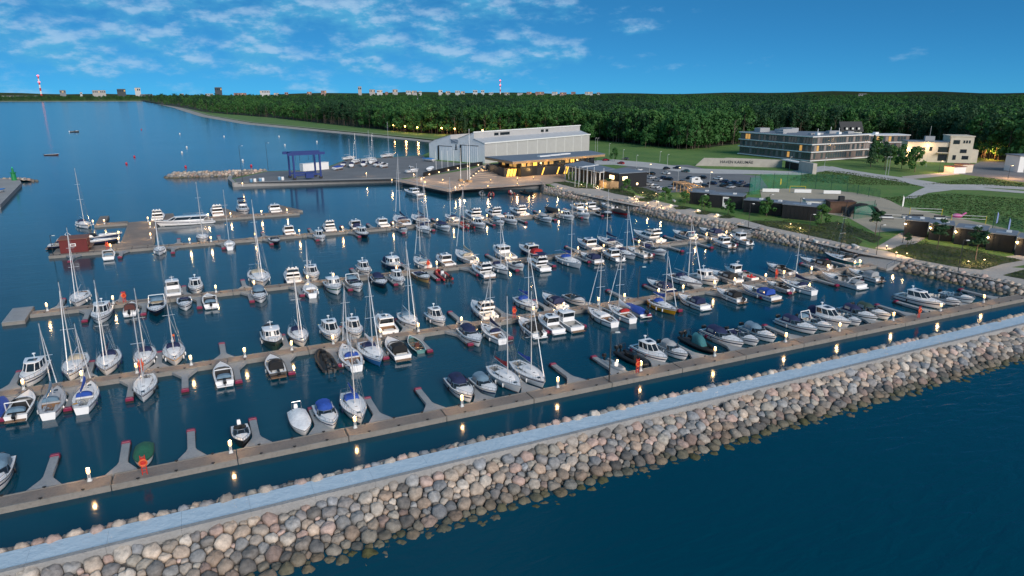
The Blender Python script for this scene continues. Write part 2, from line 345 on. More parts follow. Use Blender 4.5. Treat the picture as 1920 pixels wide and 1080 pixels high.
def stone_geo(cell, surf, rng, fine):
    x, y, r, poly = cell
    for _ in range(1 if not fine else 2):          # Chaikin rounding
        q = []
        for i in range(len(poly)):
            a, b = poly[i], poly[(i + 1) % len(poly)]; q += [(a[0] * .82 + b[0] * .18, a[1] * .82 + b[1] * .18), (a[0] * .18 + b[0] * .82, a[1] * .18 + b[1] * .82)]
        poly = [p for i, p in enumerate(q) if i == 0 or math.hypot(p[0] - q[i - 1][0], p[1] - q[i - 1][1]) > r * .16]
        if len(poly) > 14: poly = poly[::2]
    o, ex, ey, nz = surf(x, y); ar = sum(poly[i][0] * poly[(i + 1) % len(poly)][1] - poly[(i + 1) % len(poly)][0] * poly[i][1] for i in range(len(poly))) / 2
    d = math.sqrt(max(ar, .01)); up = rng.uniform(-.06, .16) * d; tx, ty = rng.uniform(-.16, .16), rng.uniform(-.16, .16)
    prof = ((.98, -.34), (1.015, -.04), (.97, .12), (.80, .24), (.42, .30)) if fine else ((.97, -.3), (.94, .08), (.62, .34))
    vs, fs, n = [], [], len(poly); ph = rng.uniform(0, 6)
    for s, h in prof:
        for i, p in enumerate(poly):
            hh = h * d * (1 + .22 * math.sin(i * 2.3 + ph)) + up + (tx * p[0] + ty * p[1]) * (1 if h > 0 else 0); ss = s * (1 + .03 * math.sin(i * 3.1 + ph * 2 + h * 9))
            vs.append(o + ex * (p[0] * ss) + ey * (p[1] * ss) + nz * hh)
    vs.append(o + nz * ((.31 if fine else .40) * d + up)); K = len(prof)
    for k in range(K - 1):
        for i in range(n): j = (i + 1) % n; fs.append((k * n + i, k * n + j, (k + 1) * n + j, (k + 1) * n + i))
    for i in range(n): fs.append(((K - 1) * n + i, (K - 1) * n + (i + 1) % n, K * n))
    c = rng.choice(PAL); f = rng.uniform(.66, 1.12); col = (c[0] * f * 1.07, c[1] * f * .985, c[2] * f * .90); z = o.z + .2 * d
    if z < .45: k = min(1, (.45 - z) / .45) * rng.uniform(.5, 1); al = (.07, .068, .02); col = tuple(a * .55 * (1 - k) + b * k for a, b in zip(col, al))
    elif z < .75: col = tuple(v * .6 for v in col)        # wet band above the waterline
    return vs, fs, col, o, d
def stone_mat():
    m = bpy.data.materials.new('boulder_stone'); m.use_nodes = True; n, l = m.node_tree.nodes, m.node_tree.links; p = n['Principled BSDF']; p.inputs['Roughness'].default_value = .8
    at = n.new('ShaderNodeAttribute'); at.attribute_name = 'Col'; g = n.new('ShaderNodeNewGeometry')
    t = n.new('ShaderNodeTexNoise'); t.inputs['Scale'].default_value = 2.2; t.inputs['Detail'].default_value = 8; t.inputs['Roughness'].default_value = .7; l.new(g.outputs['Position'], t.inputs['Vector'])
    r = n.new('ShaderNodeMapRange'); r.inputs[1].default_value = .3; r.inputs[2].default_value = .7; r.inputs[3].default_value = .62; r.inputs[4].default_value = 1.35; l.new(t.outputs['Fac'], r.inputs[0])
    vm = n.new('ShaderNodeVectorMath'); vm.operation = 'SCALE'; l.new(at.outputs['Color'], vm.inputs[0]); l.new(r.outputs[0], vm.inputs['Scale']); l.new(vm.outputs[0], p.inputs['Base Color'])
    b = n.new('ShaderNodeBump'); b.inputs['Strength'].default_value = .55; b.inputs['Distance'].default_value = .12; l.new(t.outputs['Fac'], b.inputs['Height']); l.new(b.outputs[0], p.inputs['Normal'])
    return m
STONE = stone_mat()
def stone_mesh(name, items):
    v, f, cols = [], [], []
    for vs, fs, col, o, d in items:
        k = len(v); v += [tuple(p) for p in vs]; f += [tuple(i + k for i in q) for q in fs]; cols += [(*col, 1)] * len(vs)
    me = bpy.data.meshes.new(name); me.from_pydata(v, [], f); me.update()
    a = me.color_attributes.new('Col', 'FLOAT_COLOR', 'POINT'); a.data.foreach_set('color', [c for q in cols for c in q])
    me.polygons.foreach_set('use_smooth', [True] * len(me.polygons)); return me
def strip_surf(pts_lo, pts_hi):
    """surface between a foot line and a crest line; a runs along, b up the slope"""
    lo = [Vector(p) for p in pts_lo]; hi = [Vector(p) for p in pts_hi]; cum = [0]
    for i in range(1, len(lo)): cum.append(cum[-1] + ((lo[i] + hi[i]) / 2 - (lo[i - 1] + hi[i - 1]) / 2).length)
    Lb = sum((h - q).length for q, h in zip(lo, hi)) / len(lo)
    def surf(a, b):
        k = max(0, min(len(cum) - 2, next((i for i in range(len(cum) - 1) if cum[i + 1] >= a), len(cum) - 2))); t = (a - cum[k]) / max(1e-6, cum[k + 1] - cum[k])
        p0 = lo[k].lerp(lo[k + 1], t); p1 = hi[k].lerp(hi[k + 1], t); ex = ((lo[k + 1] + hi[k + 1]) - (lo[k] + hi[k])).normalized(); ey = (p1 - p0).normalized(); nz = ex.cross(ey).normalized()
        if nz.z < 0: nz = -nz
        return p0.lerp(p1, b / Lb), ex, ey, nz
    return surf, cum[-1], Lb
def revetment(name, lo, hi, radii, seed, core=True):
    rng = random.Random(seed); surf, La, Lb = strip_surf(lo, hi); items = [stone_geo(c, surf, rng, False) for c in pack(La, Lb, radii, rng)]
    o = link(name, stone_mesh(name, items), STONE, None, 'stuff')
    if core:
        m = MB()
        for i in range(len(lo) - 1): m.add([Vector(lo[i]) - Vector((0, 0, .25)), Vector(lo[i + 1]) - Vector((0, 0, .25)), Vector(hi[i + 1]) - Vector((0, 0, .25)), Vector(hi[i]) - Vector((0, 0, .25))], [(0, 1, 2, 3)])
        m.build('bank_core', M('dark_rubble', (.10, .095, .09), .95, var=.3), o, fix=False)
    return o
# the breakwater (runs along X, very slightly skewed)
BK = .0135
def bw(u, v, z): return Vector((u, v + BK * u, z))
U0, U1 = -34, 172
brk = thing('breakwater', 'long stone breakwater with pale concrete walkway in the foreground', 'breakwater')
core = MB()
core.loft([[bw(u, 51.0 if u < 0 else 53.2, -1.1), bw(u, 60.7, 1.3), bw(u, 64.4, 1.3), bw(u, 68.3, -1.0)] for u in (U0, U1)]); core.build('rubble_core', M('dark_rubble', (.10, .095, .09), .95, var=.3), brk)
PATHC = ground_material('walkway_concrete', (.48, .59, .67), (.52, .63, .71), (.44, .55, .63), .18, .5)
PATHC.node_tree.nodes['Principled BSDF'].inputs['Roughness'].default_value = .38
u = U0; k = 0
while u < U1:                                    # cast slabs with joints
    w = 5.9
    m = MB(); m.loft([[bw(a, 61.25, z), bw(b, 61.25, z), bw(b, 63.95, z), bw(a, 63.95, z)] for a, b in ((u, u + w),) for z in (1.5, 2.2)]); m.build('walkway_slab', PATHC, brk)
    m = MB(); m.loft([[bw(u, 60.75, z), bw(u + w, 60.75, z), bw(u + w, 61.24, z), bw(u, 61.24, z)] for z in (1.3, 2.34)]); m.build('kerb_stone', CONC, brk)
    u += 5.915; k += 1
rng = random.Random(5)
surf, La, Lb = strip_surf([bw(U0, 50.9, -.8), bw(U1, 53.4, -.8)], [bw(U0, 60.55, 1.5), bw(U1, 60.55, 1.5)])
outer = [stone_geo(c, surf, rng, True) for c in pack(La, Lb, [.70, .54, .48, .43, .40, .37, .34, .31, .27, .23, .18], rng)]
surf2, La2, Lb2 = strip_surf([bw(U0, 68.0, -.5), bw(U1, 68.0, -.5)], [bw(U0, 64.3, 1.95), bw(U1, 64.3, 1.95)])
inner = [stone_geo(c, surf2, rng, False) for c in pack(La2, Lb2, [.58, .46, .4, .34, .28], rng)]
allst = [(it[4] / (it[3] - Vector((0, 0, CAMH))).length, it) for it in outer if it[3].z > -.2 and -24 < it[3].x < 140 and it[3].y > 0]
allst.sort(key=lambda q: -q[0])
bot = lambda it: W(600, 1085, 0)
def vis(it):
    q = it[3]; X = q.x * CA - q.y * SA; Y = q.x * SA + q.y * CA; f = Y * math.cos(TH) - (q.z - CAMH) * math.sin(TH); uu = Y * math.sin(TH) + (q.z - CAMH) * math.cos(TH)
    return abs(X / f) < .76 and -uu / f < .44
big = [it for s, it in allst if vis(it)][:300]; bigset = set(id(i) for i in big)
for it in big: link('stone', stone_mesh('stone', [it]), STONE, brk)
link('slope_stones', stone_mesh('slope_stones', [i for i in outer if id(i) not in bigset]), STONE, brk, 'stuff')
link('inner_stones', stone_mesh('inner_stones', inner), STONE, brk, 'stuff')

# stone revetments round the basin
def rv(name, pts, label, inland=3.4, radii=(.62, .5, .42, .36, .3), seed=1, zt=ZL + .05):
    lo = [(p[0] - .6, p[1], -.35) for p in pts]; hi = [(p[0] + inland, p[1], zt) for p in pts]
    o = revetment(name, lo, hi, list(radii), seed); return tag(o, label, 'rocks')
rv('shore_rocks', [(152.0, 68), (150.0, 77.0), (149.6, 81.5), (147.7, 103)], 'grey boulders lining the promenade bank right of the third slipway ramp', seed=3)
rv('shore_rocks', [(148.0, 113), (145.2, 140), (146.0, 148)], 'grey boulders lining the promenade bank between the two slipway ramps', seed=4)
rv('shore_rocks', [(146.0, 155), (143.4, 159), (140.4, 174), (140, 193.6), (139.6, 208.8), (136, 228), (133.2, 243.5)], 'warm lit boulders lining the promenade bank towards the restaurant inlet', seed=5)
p0, p1 = W(1042, 366, 0), W(1012, 352, 0)
o = revetment('inlet_rocks', [(p0.x - 1, p0.y - 1, -.3), (p0.x - 3, p0.y + 6, -.3), (p1.x - 1, p1.y - 3, -.3)], [(p0.x + 3.5, p0.y + 1, ZL + .1), (p0.x + 2, p0.y + 12, ZL + .1), (p1.x + 3, p1.y + 4, ZL + .1)], [.6, .5, .4], 9); tag(o, 'lamp lit pile of boulders at the corner of the inlet', 'rocks')
ja, jb = W(316, 333, 0), W(500, 327, 0); jd = (jb - ja).normalized(); jn = Vector((-jd.y, jd.x, 0))
if jn.y > 0: jn = -jn
L1 = [ja - jd * 2 + jn * 1, ja + jd * 3 + jn * 3.6, jb + jn * 3.6]; H1 = [ja + jd * 2, ja + jd * 5, jb]
mole = revetment('rock_mole', [(p.x, p.y, -.4) for p in L1], [(p.x, p.y, 2.1) for p in H1], [.8, .66, .55, .45], 11); tag(mole, 'far rock mole ending in open water beside the boat lift', 'breakwater')
L2 = [ja - jd * 2 - jn * 1, ja + jd * 3 - jn * 3.6, jb - jn * 3.6]
m2 = revetment('far_face', [(p.x, p.y, -.4) for p in L2], [(p.x, p.y, 2.12) for p in H1], [.8, .66, .55], 12); m2.parent = mole
# concrete ramps between the revetments
for (v0, v1), lab in (((103.2, 112.8), 'pale concrete ramp where the second pontoon meets the promenade'), ((148.2, 154.8), 'pale concrete ramp where the third pontoon meets the promenade')):
    r = thing('shore_ramp', lab, 'ramp'); m = MB(); m.add([(145.2, v0, .35), (145.2, v1, .35), (150.5, v1, ZL + .1), (150.5, v0, ZL + .1), (145.2, v0, -1), (145.2, v1, -1), (150.5, v1, -1), (150.5, v0, -1)], [(0, 1, 2, 3), (0, 1, 5, 4), (0, 3, 7, 4), (1, 2, 6, 5)]); m.build('ramp_slab', CONC, r)
    for vv in (v0 + .2, v1 - .2):
        rl = MB()
        rl.tube((145.4, vv, 1.4), (150.3, vv, ZL + 1.1), .05)
        for t in (0, .5, 1): rl.tube((145.4 + 4.9 * t, vv, .35 + 1.5 * t), (145.4 + 4.9 * t, vv, 1.4 + 1.5 * t), .05)
        rl.build('handrail', STEEL, r)
# ------------------------------------------------------------------ pontoons, fingers, lamps
PONT = ground_material('pontoon_deck', (.20, .172, .152), (.24, .205, .18), (.165, .145, .13), .35, 3.0)
FLOAT = ground_material('float_concrete', (.235, .225, .205), (.27, .255, .235), (.18, .17, .155), .5, 2.0)
FING = ground_material('finger_grating', (.28, .30, .315), (.32, .34, .355), (.235, .255, .27), .5, 3.0)
MAG = M('float_magenta', (.20, .01, .05), .5, var=.15)
DZ = .62                                  # deck height
PN = {}
LAMPS = []
cleat_me = MB().box((0, 0, .12), (.34, .12, .10)).box((0, 0, .04), (.14, .10, .1)).mesh('cleat')
def pontoon(key, label, v, hw, u0, u1, sec=12.0):
    root = thing('pontoon', label, 'pontoon', (0, 0, 0)); PN[key] = (root, v, hw)
    n = max(1, round((u1 - u0) / sec)); s = (u1 - u0) / n
    for i in range(n):
        a, b = u0 + i * s + .05, u0 + (i + 1) * s - .05; c = (a + b) / 2
        m = MB().box((c, v, .2), (b - a, 2 * hw, .62)); f = m.build('float_section', FLOAT, root)
        MB().box((c, v, DZ - .05), (b - a - .1, 2 * hw - .38, .12)).build('deck', PONT, f)
        for sg in (-1, 1):
            MB().box((c, v + sg * (hw - .09), DZ - .02), (b - a, .18, .16)).build('kerb', FLOAT, f)
            for q in (.2, .5, .8): o = link('cleat', cleat_me, RUBBER, f); o.location = (a + (b - a) * q, v + sg * (hw - .13), DZ + .06)
    return root
def finger_mesh(L, w=.85):
    m = MB(); rt = 1.75
    top = [(-rt, 0), (rt, 0), (w / 2 + .15, 2.2), (w / 2, 2.8), (w / 2, L), (-w / 2, L), (-w / 2, 2.8), (-w / 2 - .15, 2.2)]
    return m.prism(top, .08, .5)
FMESH = {}
def fingers(key, side, tips, L=7.6):
    root, v, hw = PN[key]
    for px in tips:
        y = v + side * (hw + .03); u = u_at(px, v + side * (hw + L - .4), .5)
        kk = round(L, 1)
        if kk not in FMESH:
            a = finger_mesh(L).mesh('finger'); fixn(a); b = MB().box((0, L - .02, .40), (.98, .55, .34)).box((0, L - .02, .62), (.86, .45, .10), taper=.8).mesh('end_float'); fixn(b)
            c = MB().box((0, L - .6, -.02), (1.0, 2.2, .5)).mesh('float_tank'); fixn(c); FMESH[kk] = (a, b, c)
        a, b, c = FMESH[kk]
        f = link('finger', a, FING, root); f.location = (u, y, 0)
        if side < 0: f.rotation_euler = (0, 0, math.pi)
        link('end_float', b, MAG, f); link('float_tank', c, RUBBER, f)
pontoon('P1', 'long wide timber decked pontoon nearest the stone breakwater', 75.9, 1.25, -36, 149.5)
pontoon('P2', 'second long pontoon from the breakwater, lined with boats both sides', 106.9, 1.12, -34, 145.4)
e3 = u_at(57, 147.6)
pontoon('P3', 'third long pontoon, ending left in a crosswise platform', 147.6, 1.15, e3, 145.6)
e4 = u_at(92, 202, .6)
pontoon('P4', 'fourth long pontoon, with a red hut at its left end', 202.0, 1.4, e4, 138.5)
e5a, e5b = u_at(287, 242.7), u_at(560, 242.7)
pontoon('P5', 'short far pontoon with large motor yachts moored along it', 242.7, 2.6, e5a, e5b)
fingers('P1', 1, [102, 236, 358, 474, 585, 690, 785, 873, 957, 1039, 1116, 1190, 1262, 1330, 1437, 1520, 1582, 1648, 1684, 1745, 1805])
fingers('P2', -1, [8, 128, 243, 347, 447, 546, 637, 722, 804, 880, 955, 1024, 1092, 1152, 1214, 1272, 1326, 1380, 1426, 1477, 1566, 1612])
fingers('P2', 1, [36, 172, 299, 416, 530, 640, 746, 845, 925, 1003, 1072, 1142, 1211, 1275, 1338, 1398, 1450, 1505, 1552])
fingers('P3', -1, [159, 269, 374, 472, 566, 656, 741, 820, 895, 968, 1037, 1103, 1165, 1222, 1277, 1332, 1378])
fingers('P3', 1, [118, 230, 345, 455, 560, 660, 752, 832, 914, 990, 1063, 1130, 1190, 1248, 1300, 1352])
fingers('P4', -1, [131, 225, 324, 419, 509, 595, 673, 756, 812, 868, 925, 985, 1040, 1090, 1128])
fingers('P4', 1, [335, 410, 492, 580, 640, 690, 735, 812, 868, 902, 948, 1003, 1060, 1102])
# crosswise head of the third pontoon, and the wide platform between the fourth and the short one
def platform(name, label, pts, zt=.7, mat=None):
    r = thing(name, label, 'platform'); m = MB().prism(pts, -.1, zt - .14); m.build('float_block', FLOAT, r)
    cx = sum(p[0] for p in pts) / len(pts); cy = sum(p[1] for p in pts) / len(pts)
    MB().prism([(cx + (p[0] - cx) * .97, cy + (p[1] - cy) * .97) for p in pts], zt - .12, zt).build('deck', mat or PONT, r); return r
platform('platform', 'crosswise grey platform at the left end of the third pontoon', [(e3 - 3.6, 143.0), (e3 - .1, 143.0), (e3 - .1, 152.4), (e3 - 3.6, 152.4)], .72, FING)
pa, pb = u_at(222, 204), u_at(288, 204)
platform('platform', 'wide pontoon platform joining the fourth pontoon and the short far one', [(pa, 203.9), (pb, 203.9), (pb, 245.5), (pa, 245.5)], .75)
qa, qb = u_at(178, 246), u_at(196, 246)
platform('platform', 'small landing platform beside the leftmost far sailboat', [(qa, 243.5), (pa - .2, 243.5), (pa - .2, 247.5), (qb, 247.5), (qb, 262), (qa, 262)], .72)
# triangular berth platforms at the far ends
for px, lab in ((440, 'triangular landing beyond the short pontoon between two motor yachts'), (548, 'pointed outer landing at the right end of the short pontoon')):
    u = u_at(px, 246); platform('platform', lab, [(u - 4, 245.5), (u + 3.5, 245.5), (u - 2.5, 262), (u - 6.5, 262)], .72)
u = u_at(318, 247); platform('platform', 'small grey landing beside the leftmost yacht of the short pontoon', [(u - 3, 245.5), (u + 2, 245.5), (u + 1, 258), (u - 3.5, 258)], .72)

# lamp pedestals
def make_lamp():
    r = thing('lamp_pedestal', 'glowing service lamp pedestal on pontoon', 'lamp', group='glowing lamp pedestals along the pontoons')
    MB().box((0, 0, .06), (.44, .36, .12)).box((0, 0, .55), (.28, .22, .9), taper=.9).build('post', LAMPW, r)
    MB().box((.0, -.115, .62), (.2, .02, .4)).build('socket_panel', M('panel_grey', (.25, .26, .27), .5), r)
    MB().lathe([(.14, .92), (.19, .98), (.19, 1.34), (.13, 1.42)], n=8).build('lamp_head', GLOW, r, smooth=40)
    MB().lathe([(.15, 1.42), (.2, 1.44), (.16, 1.50), (.04, 1.53)], n=8).build('cap', LAMPW, r)
    return r
LP0 = make_lamp()
NLAMP = [0]
def point(parent, loc, watts, col=(1, .60, .26), rad=.2):
    d = bpy.data.lights.new('lamp_light', 'POINT'); d.energy = watts; d.color = col; d.shadow_soft_size = rad; o = bpy.data.objects.new('lamp_light', d); COL.objects.link(o); o.parent = parent; o.location = loc; return o
def lamps(key, pxs, phrase, dv=.55, watts=170):
    root, v, hw = PN[key]
    for i, px in enumerate(pxs):
        y = v + dv * (hw - .3) if not isinstance(px, tuple) else px[1]; x = u_at(px if not isinstance(px, tuple) else px[0], y, DZ + 1.2)
        o = LP0 if NLAMP[0] == 0 else copy_tree(LP0); NLAMP[0] += 1
        put(o, (x, y, DZ), 0, 'glowing lamp pedestal, %s from left along the %s' % (ORD[i + 1], phrase)); LAMPS.append((o, watts))
lamps('P1', [165, 431, 665, 866, 1046, 1202, 1341, 1474, 1575, 1676, 1765, 1846], 'nearest pontoon', .8)
lamps('P2', [42, 152, 255, 357, 458, 546, 624, 713, 784, 865, 925, 1000, 1057, 1122, 1171, 1235, 1281, 1340, 1378, 1436, 1470, 1522, 1553, 1603, 1613], 'second pontoon', .4)
lamps('P3', [87, 211, 404, 476, 576, 625, 743, 819, 895, 957, 1084, 1132, 1198, 1240, 1305, 1325, 1362], 'third pontoon', .4)
lamps('P4', [207, 355, 395, 478, 561, 642, 737, 820, 850, 913, 985, 1012, 1048, 1100], 'fourth pontoon', .4)
lamps('P5', [390, 432, 490, 538], 'short far pontoon', -.2)
root, v, hw = PN['P4']
for nm, px, y in (('front left edge of wide platform', 222, 211), ('middle left edge of wide platform', 222, 221), ('middle right edge of wide platform', 281, 232), ('front right edge of wide platform', 282, 214), ('far right corner of wide platform', 277, 243.5), ('left landing beside far sailboat', 174, 244.5), ('left landing beside wide platform', 195, 244.5)):
    o = copy_tree(LP0); put(o, (u_at(px, y, 1.8), y, .75), 0, 'glowing lamp pedestal at %s' % nm); LAMPS.append((o, 170))
for o, w in LAMPS: point(o, (0, 0, 1.8), w, rad=.15)
# red rescue posts with ladders
def rescue_post(loc, label):
    r = thing('rescue_post', label, 'rescue post', loc, group='red rescue posts on the pontoons')
    m = MB()
    for s in (-1, 1): m.tube((s * .22, 0, 0), (s * .22, 0, 2.3), .05)
    for k in range(7): m.tube((-.22, 0, .3 + k * .3), (.22, 0, .3 + k * .3), .04)
    m.build('ladder', M('rescue_red', (.55, .03, .02), .5), r)
    t = MB(); N = 14
    t.loft([[(math.cos(2 * math.pi * i / N) * (.36 + .09 * math.cos(q)), -.12 + .09 * math.sin(q), 1.45 + math.sin(2 * math.pi * i / N) * (.36 + .09 * math.cos(q))) for q in (0, 1.57, 3.14, 4.71)] for i in range(N + 1)], False, False)
    t.build('lifebuoy', M('lifebuoy_orange', (.75, .14, .04), .5), r, smooth=60)
    MB().box((0, .06, 1.5), (.5, .06, .9)).build('back_board', M('rescue_red', (.55, .03, .02), .5), r)
for px, v, lab in ((272, 75.6, 'red ladder rescue post with ring buoy near the green covered dinghy'), (1195, 76.2, 'red rescue post with ring buoy beside the black inflatable boats'), (1722, 75.6, 'red rescue post with ring buoy near the shore on nearest pontoon'), (964, 106.8, 'red rescue post in the middle of the second pontoon'), (266, 106.9, 'red rescue post at the bow of a sailboat, second pontoon left part'), (1455, 107, 'red rescue post on second pontoon near blue canopied boat'), (234, 147.8, 'red rescue post at left part of the third pontoon'), (803, 148, 'red rescue post on third pontoon beside the tan hulled boat'), (202, 202.4, 'red rescue post at left end of the fourth pontoon')):
    rescue_post((u_at(px, v), v, DZ), lab)
# ------------------------------------------------------------------ boats: x forward, y to port, z = 0 the waterline
def hull_sh(t, sw, p, tm=.42):
    return sw + (1 - sw) * math.sin(min(1, t / tm) * math.pi / 2) if t < tm else max(.015, 1 - ((t - tm) / (1 - tm)) ** p)
class Hull:
    def __init__(s, L, B, fs, fb, sw=.82, p=2.3, rake=.9, cw=.86, n=12):
        s.L, s.B, s.fs, s.fb, s.sw, s.p, s.rake, s.cw, s.n = L, B, fs, fb, sw, p, rake, cw, n
    def b(s, t): return s.B / 2 * hull_sh(t, s.sw, s.p)
    def z(s, t): return s.fs + (s.fb - s.fs) * t ** 1.6
    def x(s, t): return -s.L / 2 + s.L * t
    def side(s, t, h, off=0.):               # a point on the side, h 0 waterline .. 1 sheer
        zs = s.z(t); z = zs * h; bb = s.b(t); wl = bb * s.cw * (1 - .45 * t ** 3); b = wl + (bb - wl) * h ** .7 + off
        return (s.x(t) - s.rake * t ** 6 * (1 - h), b, z)
    def ts(s): return [i / (s.n - 1) for i in range(s.n - 3)] + [.86, .93, 1.0]
    def build(s, root, mat, bottom=None):
        rings = []
        for t in s.ts():
            P = [s.side(t, h) for h in (1, .6, .12)]; k = s.side(t, 0); P.append((k[0], k[1] * .92, -.12)); P.append((k[0] - .15 * t, k[1] * .45, -.45))
            rings.append(P + [(x, -y, z) for x, y, z in reversed(P)])
        return MB().loft(rings, True, True, False).build('hull', mat, root, smooth=50)
    def stripe(s, root, mat, h0, h1, name='hull_stripe'):
        m = MB(); ts = s.ts()
        for sg in (1, -1):
            r = [[(x, sg * y, z) for x, y, z in (s.side(t, h0, .018), s.side(t, h1, .018))] for t in ts]; m.loft(r, False, False, False)
        return m.build(name, mat, root, smooth=60, fix=False)
    def rail(s, root, mat, r=.045):
        m = MB()
        for sg in (1, -1): m.path([(lambda q: (q[0], sg * (q[1] + .01), q[2]))(s.side(t, 1)) for t in s.ts()], r, 4)
        return m.build('rub_rail', mat, root)
    def deck(s, root, mat, ck=None, side=.30, solemat=None, sole=.25, drop=.03):
        ts = sorted(set(s.ts() + ([ck[0], ck[1], (ck[0] + ck[1]) / 2] if ck else []))); m = MB(); inn = []
        for a, b in zip(ts, ts[1:]):
            A = (s.x(a), s.b(a) - .01, s.z(a) - drop); Bq = (s.x(b), max(.005, s.b(b) - .01), s.z(b) - drop); fl = lambda q: (q[0], -q[1], q[2]); cr = .06
            if ck and a >= ck[0] - 1e-6 and b <= ck[1] + 1e-6:
                Ai = (A[0], max(.1, A[1] - side), A[2] + .02); Bi = (Bq[0], max(.1, Bq[1] - side), Bq[2] + .02)
                m.add([A, Bq, Bi, Ai], [(0, 1, 2, 3)]); m.add([fl(A), fl(Bq), fl(Bi), fl(Ai)], [(3, 2, 1, 0)]); inn += [Ai, Bi]
            else: m.add([A, Bq, (Bq[0], 0, Bq[2] + cr), (A[0], 0, A[2] + cr), fl(Bq), fl(A)], [(0, 1, 2, 3), (3, 2, 4, 5)])
        d = m.build('deck', mat, root, fix=False)
        if ck:
            c = MB()
            P = [(q[0], q[1], q[2]) for q in inn]
            top = P + [(x, -y, z) for x, y, z in reversed(P)]; c.loft([[(x, y, sole) for x, y, z in top], top], True, False)
            c.build('cockpit', solemat or SOLE, root, fix=False)
        return d
def band(root, rings, wallm, glassm, roofm, over=.08, th=.10, pillars=True, solid=()):
    """house on deck. rings: (z, aft x, fore x, half width aft, half width fore, nose) for base, sill, window head"""
    def plan(z, xa, xf, wa, wf, ns, o=0.):
        xm = xa + (xf - ns - xa) * .5; wm = (wa + wf) / 2 + .04
        return [(xa - o, -wa - o, z), (xm, -wm - o, z), (xf - ns, -wf - o, z), (xf + o, -wf * .5 - o * .5, z), (xf + o, wf * .5 + o * .5, z), (xf - ns, wf + o, z), (xm, wm + o, z), (xa - o, wa + o, z)]
    b0, b1, b2 = rings
    c = MB().loft([plan(*b0), plan(*b1)], False, False).build('cabin', wallm, root, smooth=30)
    P1, P2 = plan(*b1), plan(*b2); MB().loft([P1, P2], False, False).build('window_band', glassm, root, smooth=30)
    if pillars:
        for i in range(8):
            MB().tube(Vector(P1[i]), Vector(P2[i]), .055, .045, 4, False).build('window_pillar', wallm, c)
    if roofm:
        z = b2[0]; q = list(b2)
        def pl(dz, o, sc=0.): r = list(q); r[0] = z + dz; return plan(*r, o=o)
        MB().loft([pl(-.02, over * .6), pl(th * .4, over), pl(th, over * .55), pl(th + .05, -.25)], True, True).build('roof', roofm, root, smooth=45)
    return c
def fenders(root, H, ts, col='navy'):
    for t in ts:
        for sg in (1, -1):
            p = H.side(t, .62, .12); MB().lathe([(.03, -.34), (.11, -.26), (.12, .12), (.09, .22), (.03, .3)], (p[0], sg * p[1], p[2] - .15), 6).build('fender', gel(col), root, smooth=60)
def outboard(root, x, y=0., z=.55, s=1., col=None):
    m = MB(); m.loft([[(x - .05 * s, y - .18 * s, z + .25 * s), (x - .62 * s, y - .2 * s, z + .22 * s), (x - .62 * s, y + .2 * s, z + .22 * s), (x - .05 * s, y + .18 * s, z + .25 * s)], [(x - .05 * s, y - .2 * s, z + .62 * s), (x - .72 * s, y - .21 * s, z + .55 * s), (x - .72 * s, y + .21 * s, z + .55 * s), (x - .05 * s, y + .2 * s, z + .62 * s)], [(x - .12 * s, y - .15 * s, z + .86 * s), (x - .6 * s, y - .14 * s, z + .72 * s), (x - .6 * s, y + .14 * s, z + .72 * s), (x - .12 * s, y + .15 * s, z + .86 * s)]])
    m.box((x - .3 * s, y, z - .25 * s), (.28 * s, .12 * s, 1.0 * s)); return m.build('outboard_motor', col or ENG, root, smooth=35)
def pulpit(root, H, t0=.72, h=.6, mat=None):
    m = MB(); pts = []
    for t in (t0, .84, .93, .99): p = H.side(t, 1); pts.append((p[0], p[1] * .93, p[2]))
    tp = [(x, y, z + h) for x, y, z in pts]; ring = tp + [(x, -y, z) for x, y, z in reversed(tp)]
    m.path(ring, .024, 4)
    for (x, y, z) in pts: m.tube((x, y, z), (x, y, z + h), .02, n=4); m.tube((x, -y, z), (x, -y, z + h), .02, n=4)
    return m.build('bow_rail', mat or STEEL, root)
def dome(root, name, x0, x1, w, z0, h, mat, front=.35, n=5, m_=7, flat=.0):
    """a canvas hood or cover over the cockpit"""
    rings = []
    for i in range(n):
        t = i / (n - 1); x = x0 + (x1 - x0) * t; hh = h * (1 if t < 1 - front else math.cos((t - 1 + front) / front * math.pi / 2 * .93)); hh = max(.04, hh * (.94 + .06 * math.cos(t * 14))); ww = w * (1 - .12 * t * t)
        rings.append([(x, ww * math.cos(math.pi * k / (m_ - 1)), z0 + hh * (abs(math.sin(math.pi * k / (m_ - 1))) ** (.55))) for k in range(m_)])
    return MB().loft(rings, True, True, False).build(name, mat, root, smooth=60)
def windscreen(root, x0, x1, w, z0, h, rakeb=.55):
    def pl(z, f, sh): return [(x0, w * f, z), (x0 + (x1 - x0) * .6 - sh, w * f * .95, z), (x1 - sh, w * f * .45, z), (x1 - sh, -w * f * .45, z), (x0 + (x1 - x0) * .6 - sh, -w * f * .95, z), (x0, -w * f, z)]
    a, b = pl(z0, 1, 0), pl(z0 + h, .88, rakeb); g = MB().loft([a, b], False, False, False).build('windscreen', GLASS, root, smooth=20)
    m = MB(); m.path(b, .03, 4)
    for p, q in zip(a, b): m.tube(p, q, .025, n=4)
    m.build('frame', STEEL, g)
